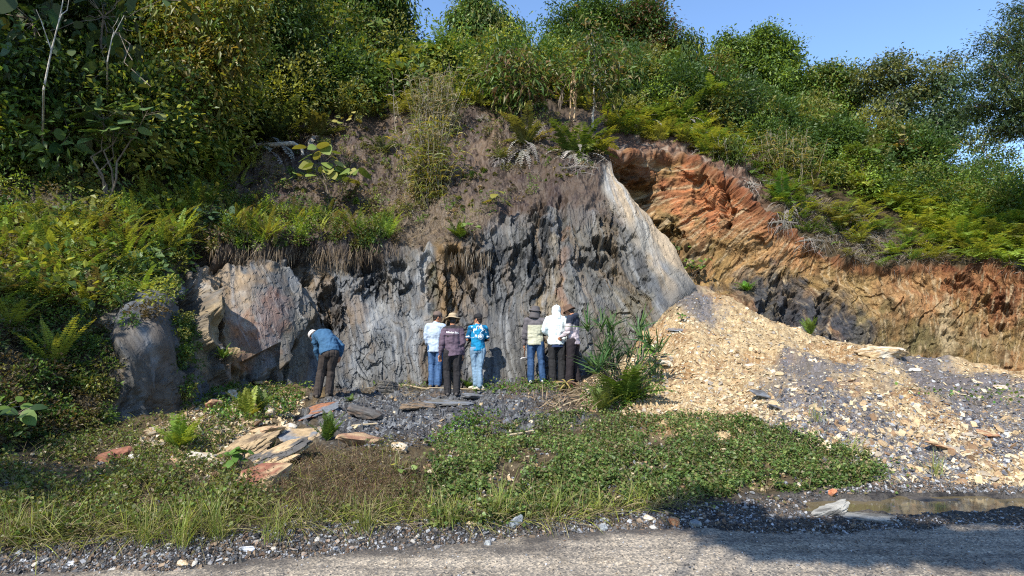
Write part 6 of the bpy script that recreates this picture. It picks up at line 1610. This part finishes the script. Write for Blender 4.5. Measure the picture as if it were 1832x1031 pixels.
def person(label, px, py, rz, sc, J, shirt, trousers, shoe, hat=None, hairc=(.02, .015, .012), shirt_hem=.82, shirt_w=1.0, hood=None, sleeve=1.0, leg_w=1.0, dz=0.0, shadeskin=1.0, dy=0., curlL=.5, curlR=.5):
    J = {**DEF, **J}; j = {k: np.array(v, float) for k, v in J.items()}
    P, N, ok = look('A', px, py)
    root = empty('person', Vector(P[0]) + Vector((0, dy, dz)), rz); root.scale = (sc, sc, sc); tag(root, label, 'person', 'people looking at the slate wall')
    lat, plat = j['lat'], j['plat']
    f = nrm(j['hdir']); hu = nrm(j['hup'] - f * np.dot(f, j['hup'])); hs = np.cross(f, hu); H = j['head']
    spine = np.array([j['hip'] - (j['waist'] - j['hip']) * .3, j['hip'], j['waist'], j['chest'], j['chest'] + (j['neck'] - j['chest']) * .62])
    # ---- body
    b = Bag()
    chain(b, spine, [.14, .15, .125, .15, .13], [.09, .105, .09, .105, .085], [plat, plat, plat * .5 + lat * .5, lat, lat])
    chain(b, [j['chest'] + (j['neck'] - j['chest']) * .5, j['neck'], j['neck'] * .45 + (H - hu * .05 - f * .01) * .55, H - hu * .03 - f * .01], [.09, .058, .052, .055], [.07, .058, .055, .06], lat)
    ell(b, H + hu * .035 - f * .012, (.074, .094, .085), hs, hu); ell(b, H - hu * .035 + f * .022, (.058, .068, .078), hs, hu)
    chain(b, [H + f * .088 + hu * .012, H + f * .104 - hu * .012, H + f * .098 - hu * .025], [.008, .012, .014], [.008, .010, .009], hs, 8)
    ell(b, H + f * .086 - hu * .052, (.022, .010, .009), hs, hu); ell(b, H + f * .078 - hu * .088, (.026, .018, .018), hs, hu)
    for s in (-1, 1): ell(b, H + hs * s * .076 - f * .005 - hu * .005, (.009, .02, .031), hs, hu)
    for S_, sg in (('L', -1), ('R', 1)):
        sh, el, wr = j['sh' + S_], j['el' + S_], j['wr' + S_]
        chain(b, interp(sh, el, 4), [.052, .048, .042, .037], [.052, .048, .042, .037], (0, 1, .1)); chain(b, interp(el, wr, 4), [.038, .038, .032, .025], [.038, .038, .03, .022], (0, 1, .1))
        inn = np.array([-sg * .9, .25, 0]) if J.get('palm' + S_) is None else np.array(J['palm' + S_], float)
        hand(b, wr, wr - el if J.get('hd' + S_) is None else J['hd' + S_], None, inn, 1 if sg < 0 else -1, curlL if sg < 0 else curlR)
        hp, kn, an = j['hip' + S_], j['kn' + S_], j['an' + S_]
        chain(b, interp(hp, kn, 5), [.085, .082, .072, .062, .054], [.085, .085, .075, .062, .055], plat); chain(b, interp(kn, an, 5), [.053, .056, .05, .04, .036], [.054, .06, .052, .042, .038], plat)
        td = nrm(j['toe' + S_]); chain(b, [an - td * .03 - np.array([0, 0, .03]), an + td * .06 - np.array([0, 0, .045]), an + td * .15 - np.array([0, 0, .06])], [.034, .04, .035], [.03, .028, .018], np.cross(td, (0, 0, 1)))
    me, V, NN = fuse(b, .0085, 2)
    C = np.tile(SKIN * shadeskin, (len(V), 1)); rel = V - H
    lips = np.exp(-(((rel @ f - .092) / .02) ** 2 + ((rel @ hu + .052) / .008) ** 2 + ((rel @ hs) / .02) ** 2)); C = mixc(C, (.28, .10, .08), np.clip(lips, 0, 1))
    brow = np.clip(sum(np.exp(-(((rel @ f - .08) / .03) ** 2 + ((rel @ hu - .032) / .006) ** 2 + ((rel @ hs - s * .032) / .018) ** 2)) for s in (-1, 1)), 0, 1); C = mixc(C, (.03, .02, .015), brow)
    finish(me, V, C, 'body', M_skin, root)
    for s in (-1, 1):
        e = Bag(); ell(e, H + f * .078 + hs * s * .031 + hu * .012, (.013, .010, .009), hs, hu); m_ = e.mesh('eye', True)
        c_ = np.concatenate(e.V); q = ((c_ - (H + f * .088 + hs * s * .031 + hu * .012)) ** 2).sum(-1) < .006 ** 2
        cc = np.where(q[:, None], (.02, .012, .01), (.6, .57, .53)); a4 = np.ones((len(cc), 4), np.float32); a4[:, :3] = cc; m_.color_attributes['Col'].data.foreach_set('color', a4.reshape(-1))
        link('eye', m_, M_skin, root)
    hb = Bag(); ell(hb, H + hu * .035 - f * .020, (.082, .096, .088), hs, hu); ell(hb, H - hu * .035 - f * .055, (.062, .042, .055), hs, hu)
    me, V, NN = fuse(hb, .009, 1); keep_c = np.tile(np.asarray(hairc, float), (len(V), 1)); r = V - H
    V = V - NN * (.03 * sm(.03, .07, r @ f))[:, None] + NN * (.003 * fbm(V[:, 0] * 90, V[:, 2] * 20 + V[:, 1] * 40, 3, 2))[:, None]
    finish(me, V, keep_c, 'hair', M_hair, root)
    # ---- trousers
    t = Bag(); w = leg_w
    chain(t, spine[:2] + (spine[2] - spine[1]) * np.array([[0], [.25]]), [.165, .155], [.125, .118], plat)
    chain(t, [j['hip'] - (j['waist'] - j['hip']) * .35, j['hip'] + (j['waist'] - j['hip']) * .45], [.165, .15], [.12, .11], plat)
    for S_ in 'LR':
        hp, kn, an = j['hip' + S_], j['kn' + S_], j['an' + S_]
        chain(t, interp(hp, kn, 5), np.array([.098, .094, .084, .076, .070]) * (.4 + .6 * w), np.array([.105, .10, .088, .078, .072]) * (.4 + .6 * w), plat)
        low = an + (kn - an) * .02 - np.array([0, 0, .02]); chain(t, interp(kn, low, 6), np.array([.070, .070, .068, .068, .068, .070]) * w, np.array([.072, .074, .072, .072, .074, .080]) * w, plat)
    me, V, NN = fuse(t, .011, 2)
    zz = V[:, 2]; kz = .5
    wr_ = fbm(V[:, 0] * 9 + zz * 3, zz * 16 + V[:, 1] * 9, 31, 3); fold = np.exp(-((zz - .12) / .10) ** 2) + .6 * np.exp(-((zz - .5) / .10) ** 2) + .5 * np.exp(-((zz - .84) / .08) ** 2)
    V = V + NN * (.007 * wr_ * (.5 + 1.3 * fold) + .006 * fbs(V[:, 0] * 26 + V[:, 1] * 20, zz * 4, 33, 2))[:, None]
    C = np.tile(np.asarray(trousers['c'], float), (len(V), 1)); C *= (1 + .10 * fbm(V[:, 0] * 20, zz * 6, 35, 3))[:, None]
    if trousers.get('jeans'):
        cx = np.where(V[:, 0] < 0, (j['knL'][0] + j['hipL'][0]) / 2, (j['knR'][0] + j['hipR'][0]) / 2); C = mixc(C, np.asarray(trousers['c']) * 1.9 + .03, .5 * np.exp(-((V[:, 0] - cx) / .05) ** 2) * (zz > .2) * (zz < .8) * (.6 + .4 * wr_))
    finish(me, V, C, 'trousers', M_cloth, root)
    # ---- shirt
    s_ = Bag(); q = shirt_w
    hem = j['hip'] - (j['waist'] - j['hip']) * ((.93 - shirt_hem) / .15)
    top = j['chest'] + (j['neck'] - j['chest']) * .72
    chain(s_, [hem, j['hip'], j['waist'], j['chest'], j['chest'] + (j['neck'] - j['chest']) * .45, top], np.array([.180, .178, .170, .180, .165, .11]) * q, np.array([.135, .132, .122, .132, .115, .075]) * q, [plat, plat, plat * .5 + lat * .5, lat, lat, lat], c0=.06)
    chain(s_, [top - (top - j['chest']) * .15, j['neck']], [.092, .074], [.09, .076], lat)
    for S_ in 'LR':
        sh, el, wr = j['sh' + S_], j['el' + S_], j['wr' + S_]
        chain(s_, [j['chest'] * .3 + top * .7, sh * .55 + top * .45, sh], [.09, .088, .074], [.09, .084, .074], (0, 1, .1))
        chain(s_, interp(sh, el, 4) if sleeve > .45 else interp(sh, sh + (el - sh) * .75, 4), np.array([.073, .068, .064, .060]) * (.5 + .5 * q), np.array([.073, .068, .062, .060]) * (.5 + .5 * q), (0, 1, .1))
        if sleeve > .45:
            e_ = el + (wr - el) * min(1, sleeve); chain(s_, interp(el, e_, 4), [.060, .056, .050, .044], [.060, .056, .048, .042], (0, 1, .1))
    if hood == 'up':
        ell(s_, H + hu * .03 - f * .015, (.108, .122, .118), hs, hu); chain(s_, [H - hu * .06 - f * .03, j['neck'] - hu * .02], [.095, .12], [.10, .10], hs)
    elif hood == 'down':
        chain(s_, [j['neck'] + hs * -.09 - f * .03, j['neck'] - f * .085 - hu * .01, j['neck'] + hs * .09 - f * .03], [.045, .055, .045], [.04, .05, .04], hu)
    me, V, NN = fuse(s_, .011, 2)
    zz = V[:, 2]
    mid = np.exp(-((zz - (j['waist'][2] - .06)) / .13) ** 2)
    arm = sm(.15, .22, np.abs(V[:, 0]))
    w1 = fbm(V[:, 0] * 5 + zz * 7, zz * 11 - V[:, 0] * 5, 41 + int(px), 3); w2 = fbs(V[:, 0] * 22, zz * 5, 43 + int(px), 2)
    V = V + NN * (.012 * w1 * (.5 + .9 * mid) + .007 * w2 + .006 * arm * fbm(zz * 17 + V[:, 1] * 14, V[:, 0] * 12 + V[:, 1] * 9, 47, 3))[:, None]
    if hood == 'up':       # open the hood's front
        r = V - H; fr = np.exp(-(((r @ hs) / .07) ** 2 + ((r @ hu + .01) / .085) ** 2)) * (r @ f > 0.03); V = V - f * (.075 * fr)[:, None]
    C = shirt(V, NN, j) if callable(shirt) else np.tile(np.asarray(shirt, float), (len(V), 1))
    C = C * (1 + .06 * w1)[:, None]
    so = finish(me, V, C, 'shirt', M_cloth, root)
    # ---- shoes
    for S_ in 'LR':
        an = j['an' + S_]; td = nrm(j['toe' + S_]); z0 = np.array([0, 0, 1.]); b = Bag(); sd = np.cross(td, z0)
        chain(b, [an - td * .075 - z0 * .048, an - td * .02 - z0 * .045, an + td * .08 - z0 * .052, an + td * .165 - z0 * .062], [.036, .042, .048, .036], [.038, .042, .034, .022], sd, 12); chain(b, [an - z0 * .03 - td * .02, an + z0 * .0 - td * .025], [.043, .042], [.05, .048], td, 12)
        me, V, NN = fuse(b, .009, 1); rz_ = V[:, 2] - (an[2] - .088)
        V[:, 2] = np.maximum(V[:, 2], an[2] - .088); C = np.where((rz_ < .022)[:, None], shoe[1], shoe[0]); finish(me, V, C, 'shoe', M_cloth, root)
    # ---- hat
    if hat:
        kind, hc = hat[0], np.asarray(hat[1], float); hm = Bag(); n = 40; th = np.arange(n) * 2 * math.pi / n
        def ring(r, z, fx=0., wav=0., rf=1.18):
            return (H + hu * (.04 + z) + f * (-.008 + fx))[None] + hs[None] * (np.cos(th) * r)[:, None] + f[None] * (np.sin(th) * r * rf)[:, None] + hu[None] * (wav * np.sin(th * 3 + 1) + wav * .6 * np.cos(th * 2))[:, None]
        if kind == 'cap': prof = [(.084, .000, 0, 0), (.088, .012, 0, 0), (.086, .045, 0, 0), (.072, .078, 0, 0), (.045, .098, 0, 0), (.012, .104, 0, 0), (.001, .105, 0, 0)]
        elif kind == 'wide': prof = [(.165, -.022, 0, .008), (.160, -.006, 0, .008), (.120, .004, 0, .005), (.092, .010, 0, 0), (.091, .03, 0, 0), (.090, .032, 0, 0), (.088, .065, 0, 0), (.070, .098, 0, 0), (.03, .104, 0, 0), (.001, .104, 0, 0)]
        else: prof = [(.128, -.038, 0, .008), (.118, -.018, 0, .006), (.095, .004, 0, .002), (.090, .012, 0, 0), (.087, .055, 0, 0), (.078, .082, 0, 0), (.04, .094, 0, 0), (.001, .095, 0, 0)]
        R3 = np.stack([ring(*p_) for p_ in prof]); k_ = len(prof); i = np.arange(k_ * n).reshape(k_, n); jn = np.roll(i, -1, 1)
        cc = np.tile(hc, (k_ * n, 1)); 
        if kind == 'wide': cc.reshape(k_, n, 3)[4:6] = hc * .62
        hm.add(R3.reshape(-1, 3), np.stack([i[:-1], jn[:-1], jn[1:], i[1:]], -1).reshape(-1, 4), cc)
        if kind == 'cap':
            u = np.linspace(-1, 1, 11); q1 = H + hu * .045 + f * .075; rows = []
            for s in (0, .35, .7, 1):
                rows.append(q1[None] + hs[None] * (u * .073 * (1 - .15 * s))[:, None] + f[None] * ((-.045 * u ** 2 * (1 + .2 * s)) + s * .075 * (1 - .45 * u ** 2) + .012)[:, None] - hu[None] * ((.012 * s + .018 * u ** 2))[:, None])
            R4 = np.stack(rows); hm.add(R4.reshape(-1, 3), gridfaces(4, 11), np.tile(hc * .9, (44, 1)))
        o = hm.build('hat' if kind != 'cap' else 'cap', M_cloth, root, smooth=True); sd = o.modifiers.new('thick', 'SOLIDIFY'); sd.thickness = .004; sd.offset = 0
        if kind == 'flap':
            fb_ = Bag(); u = np.linspace(-1.0, 1.0, 17); rows = []
            for s in np.linspace(0, 1, 7):
                a_ = u * 1.9; rows.append((H + hu * (.05 - .21 * s))[None] + hs[None] * (np.sin(a_) * (.090 + .035 * s))[:, None] - f[None] * (np.cos(a_) * (.100 + .045 * s) + .006 * np.sin(u * 11 + s * 4) * s)[:, None])
            fb_.add(np.stack(rows).reshape(-1, 3), gridfaces(7, 17), np.tile(hc * .95, (119, 1))); o = fb_.build('neck_flap', M_cloth, root, smooth=True); sd = o.modifiers.new('thick', 'SOLIDIFY'); sd.thickness = .005
    return root, so, j


def sub(c, n=1): return lambda V, N_, j: np.tile(np.asarray(c, float), (len(V), 1))


JB, JD, JL = srgb(70, 104, 148) * .62, srgb(52, 84, 124) * .6, srgb(128, 158, 184) * .66
BLK = np.array((.022, .021, .023))


def sh_plaid(V, N_, j):
    c = np.tile(srgb(186, 202, 222) * .72, (len(V), 1)); st = np.sin(V[:, 0] * 190); return c * (1 + .05 * st)[:, None]


def sh_purple(V, N_, j):
    c = np.tile(srgb(112, 96, 112) * .62, (len(V), 1)); z = V[:, 2]
    c = mixc(c, c * .35, np.exp(-((z - 1.245) / .008) ** 2) * (np.abs(V[:, 0]) < .15) * (V[:, 1] < 0))
    c = mixc(c, (.02, .02, .02), ((V[:, 0] + .095) ** 2 + (z - 1.238) ** 2 < .022 ** 2) * (V[:, 1] < 0) * 1.)
    c = mixc(c, (.02, .02, .02), (z > 1.40) * .85)
    return c


def sh_turq(V, N_, j):
    z, x = V[:, 2], V[:, 0]; c = np.tile(srgb(28, 140, 190) * .75, (len(V), 1))
    c = mixc(c, srgb(10, 96, 140) * .7, sm(-.1, .5, fbm(x * 9, z * 9, 71, 3)) * (z > 1.0))
    up = sm(1.12, 1.2, z)
    sw = np.abs(fbm(x * 7 + z * 4, z * 6 - x * 4, 73, 3)); c = mixc(c, (.78, .84, .86), (1 - sm(.05, .14, sw)) * up * (np.abs(x) < .19))
    r = np.hypot(x - .055, (z - 1.19)); c = mixc(c, (.6, .72, .78), (np.abs(r - .055) < .012) * .8 * (V[:, 1] < .02)); c = mixc(c, (.8, .86, .88), (np.abs(r - .018) < .012) * 1. * (V[:, 1] < .02))
    arm = np.abs(x) > .2; c = mixc(c, (.8, .84, .86), arm * (np.abs(z - 1.19) < .014) * 1.)
    return c


def sh_beige(V, N_, j):
    z, x = V[:, 2], V[:, 0]; g = srgb(112, 108, 112) * .62; c = np.tile(srgb(196, 196, 172) * .72, (len(V), 1))
    c = mixc(c, g, np.maximum(sm(1.275, 1.285, z - .02 * np.abs(x)), sm(.165, .172, np.abs(x)))); c = mixc(c, c * .6, np.exp(-((z - 1.0) / .008) ** 2) * (np.abs(x) < .16)); return c


def sh_pink(V, N_, j):
    z, x = V[:, 2], V[:, 0]; c = np.tile(srgb(206, 192, 196) * .74, (len(V), 1)); nv = np.array((.022, .028, .045))
    return mixc(c, nv, np.maximum(sm(1.20, 1.215, z + .35 * V[:, 1] * 0 + .25 * (x)), (np.abs(V[:, 1] + 0) < 9) * 0.))


WHT = srgb(214, 226, 228) * .86
# 1 the bending man
Jb = dict(hip=(.13, -.05, .93), hipL=(.05, -.05, .88), hipR=(.21, -.05, .89), knL=(-.03, .0, .50), knR=(.15, .03, .50), anL=(-.09, -.04, .09), anR=(.11, .05, .11),
          waist=(.06, .04, 1.10), chest=(-.06, .15, 1.22), neck=(-.22, .31, 1.22), shL=(-.22, .16, 1.19), shR=(-.02, .30, 1.25), elL=(-.20, .22, .90), elR=(.28, .26, 1.02), wrL=(-.13, .34, .64), wrR=(.25, .30, .80),
          head=(-.31, .40, 1.19), hdir=(-.35, .65, -.75), hup=(-.75, .35, .55), lat=(.80, .55, .1), plat=(.97, .2, 0), toeL=(-.25, 1, 0), toeR=(.1, 1, 0), hdR=(-.3, .2, -1), hdL=(.1, .1, -1))
person('person in a blue jacket and white hat bending over at the wall', 578, 711, 0, .98, Jb, srgb(66, 106, 142) * .66, dict(c=srgb(84, 76, 72) * .5), ((.07, .06, .05), (.04, .04, .04)), ('cap', srgb(206, 200, 198) * .8), leg_w=1.2, shirt_hem=.87, shirt_w=1.05)
# 2 light blue shirt
person('person in a pale blue shirt, jeans and grey brown cap, looking right', 779, 694, R_(-14), 1.0, dict(elL=(-.23, .0, 1.09), wrL=(-.20, .17, .92), elR=(.22, .03, 1.10), wrR=(.16, .22, .98), hdir=(.75, .6, -.12), head=(.03, .03, 1.57), anL=(-.08, -.01, .09), anR=(.075, -.01, .09), knL=(-.09, .03, .5), knR=(.08, .03, .5)),
       sh_plaid, dict(c=JB, jeans=1), ((.10, .08, .06), (.06, .05, .05)), ('cap', srgb(126, 110, 102) * .62), shirt_hem=.80, shirt_w=1.02, leg_w=1.08)
# 3 purple shirt
r3, s3, j3 = person('person in a dark purple shirt, black trousers and wide tan hat', 808, 709, R_(4), .94, dict(elL=(-.225, -.03, 1.10), wrL=(-.25, .02, .86), elR=(.21, -.0, 1.10), wrR=(.22, .07, .87), shL=(-.17, 0, 1.365), shR=(.17, 0, 1.375), hip=(.02, 0, .93), knL=(-.11, .05, .5), hdir=(0, 1, -.2), palmL=(.6, -.8, 0), anL=(-.09, -.01, .09), anR=(.09, -.01, .09)),
                    sh_purple, dict(c=BLK), (srgb(96, 92, 90) * .55, (.06, .06, .06)), ('wide', srgb(192, 172, 140) * .72), shirt_hem=.83, leg_w=1.12)
# lettering across the shoulders of the purple shirt
cu = bpy.data.curves.new('lettering', 'FONT'); cu.body = 'Hilsular Bim'; cu.size = .052; cu.align_x = 'CENTER'; cu.extrude = .0008; cu.offset = .0012
to = bpy.data.objects.new('lettering_tmp', cu); COL.objects.link(to); dgx = bpy.context.evaluated_depsgraph_get(); mt = bpy.data.meshes.new_from_object(to.evaluated_get(dgx)); bpy.data.objects.remove(to)
sV = np.zeros(len(s3.data.vertices) * 3, np.float32); s3.data.vertices.foreach_get('co', sV); sV = sV.reshape(-1, 3); back = sV[sV[:, 1] < 0]
for v in mt.vertices:
    x_, z_ = v.co.x * 1.0, v.co.y + 1.298 - .06 * v.co.x
    dd_ = (back[:, 0] - x_) ** 2 + (back[:, 2] - z_) ** 2; y_ = back[np.argsort(dd_)[:6], 1].min() - .004 - (.001 if v.co.z > 0 else 0)
    v.co = (x_, y_, z_)
mw = plain_mat('print_white', (.75, .75, .78), .7, 30, .02, 0); link('shirt_lettering', mt, mw, r3)
# 4 turquoise t-shirt
person('person in a turquoise patterned t-shirt, black cap and light jeans', 853, 697, R_(8), .985, dict(elL=(-.23, .03, 1.12), wrL=(-.08, .20, 1.10), elR=(.23, .04, 1.12), wrR=(.08, .22, 1.08), hdir=(-.75, .65, -.05), head=(0, .02, 1.57), anL=(-.03, .08, .10), anR=(.05, -.06, .09), knL=(-.06, .06, .5), knR=(.04, .0, .5), toeL=(-.9, .4, 0), toeR=(-.95, .2, 0), shL=(-.17, 0, 1.37), shR=(.17, 0, 1.37)),
       sh_turq, dict(c=JL, jeans=1), (srgb(206, 200, 180) * .75, (.6, .58, .54)), ('cap', (.018, .018, .02)), shirt_hem=.86, shirt_w=.93, sleeve=.3, leg_w=1.0)
# its black arm sleeves
def arm_cover(root, j, names=('L', 'R')):
    for S_ in names:
        b = Bag(); e = j['el' + S_]; chain(b, [j['sh' + S_] * .4 + e * .6, e, e + (j['wr' + S_] - e) * .95], [.05, .045, .032], [.05, .045, .032], (0, 1, .1)); me, V, NN = fuse(b, .010, 1); finish(me, V, np.tile((.012, .012, .014), (len(V), 1)), 'arm_sleeve', M_cloth, root)
r4 = [o for o in bpy.data.objects if o.name.startswith('person')][-1]
arm_cover(r4, {k: np.array(v, float) for k, v in {**DEF, **dict(elL=(-.23, .03, 1.12), wrL=(-.08, .20, 1.10), elR=(.23, .04, 1.12), wrR=(.08, .22, 1.08), shL=(-.17, 0, 1.37), shR=(.17, 0, 1.37))}.items()})
# 5 grey and beige jacket with a hammer
J5 = dict(elL=(-.245, -.02, 1.10), wrL=(-.255, .03, .86), elR=(.23, .05, 1.11), wrR=(.12, .25, 1.05), hdir=(.6, .75, -.2), anL=(-.105, -.01, .09), anR=(.16, -.01, .09), knL=(-.10, .02, .5), knR=(.13, .02, .5), palmL=(.9, .1, 0))
r5, s5, j5 = person('person in a grey and beige jacket and flapped grey hat, holding a hammer', 957, 685, R_(-4), .99, J5, sh_beige, dict(c=JD, jeans=1), (srgb(196, 196, 192) * .7, (.5, .5, .5)), ('flap', srgb(104, 100, 102) * .6), shirt_hem=.84, shirt_w=1.08, leg_w=1.12, curlL=1.5)
# 6 white hoodie
person('person in a white hoodie with the hood up and black trousers', 998, 688, R_(0), 1.03, dict(elL=(-.285, .0, 1.13), wrL=(-.13, .20, 1.02), elR=(.25, -.0, 1.10), wrR=(.255, .05, .86), hdir=(.1, 1, -.25), head=(-.01, .05, 1.54), anL=(-.10, -.01, .09), anR=(.09, -.01, .09)),
       sub(WHT), dict(c=srgb(58, 58, 60) * .5), (BLK, BLK), None, shirt_hem=.84, hood='up', shirt_w=1.12, leg_w=1.2)
# navy hem of the t-shirt under the hoodie
r6 = [o for o in bpy.data.objects if o.name.startswith('person')][-1]
b = Bag(); chain(b, [(0, 0, .79), (0, 0, .90)], [.178, .17], [.134, .13], (1, 0, 0), c0=.06); me, V, NN = fuse(b, .011, 1); finish(me, V, np.tile((.02, .035, .09), (len(V), 1)), 'undershirt', M_cloth, r6)
# 7 navy and pink hoodie, turned to the left
person('person in a navy and pale pink top and brown bucket hat, turned left', 1026, 686, R_(62), 1.0, dict(elL=(-.22, .03, 1.10), wrL=(-.14, .22, .98), elR=(.20, .06, 1.12), wrR=(.10, .26, 1.0), hdir=(.15, .9, -.45), hup=(0, .45, .9), head=(0, .09, 1.55), anL=(-.10, .05, .09), anR=(.10, -.05, .09)),
       sh_pink, dict(c=srgb(60, 54, 58) * .5), (BLK, BLK), ('bucket', srgb(112, 90, 76) * .6), shirt_hem=.83, hood='down', shirt_w=1.02, leg_w=1.15)
# the hammer in the hand of the man in grey and beige
Mx = Matrix.Translation(r5.location) @ Matrix.Rotation(r5.rotation_euler.z, 4, 'Z') @ Matrix.Scale(r5.scale.x, 4)
hw = j5['wrL'] + nrm(j5['wrL'] - j5['elL']) * .105
hr = empty('hammer', Mx @ Vector(hw + np.array([.022, 0, 0]))); tag(hr, 'geological hammer hanging from the hand of the person in grey and beige', 'hammer')
b = Bag(); tube(b, [(0, 0, .09), (0, 0, 0), (-.01, .0, -.12), (-.015, 0, -.20)], [.015, .015, .010, .010], (.10, .05, .03), 10); b.build('handle', M_cloth, hr, smooth=True)
b = Bag(); chain(b, [(-.10, 0, -.215), (-.06, 0, -.205), (0, 0, -.20), (.045, 0, -.20)], [.005, .012, .014, .016], [.006, .012, .014, .016], (0, 1, 0), 10)
for c_ in b.C: c_[:] = (.30, .30, .31)
hmt = plain_mat('steel', (.32, .32, .33), .35, 40, .15, .05); hmt.node_tree.nodes['Principled BSDF'].inputs['Metallic'].default_value = .8; b.build('head', hmt, hr, smooth=True)
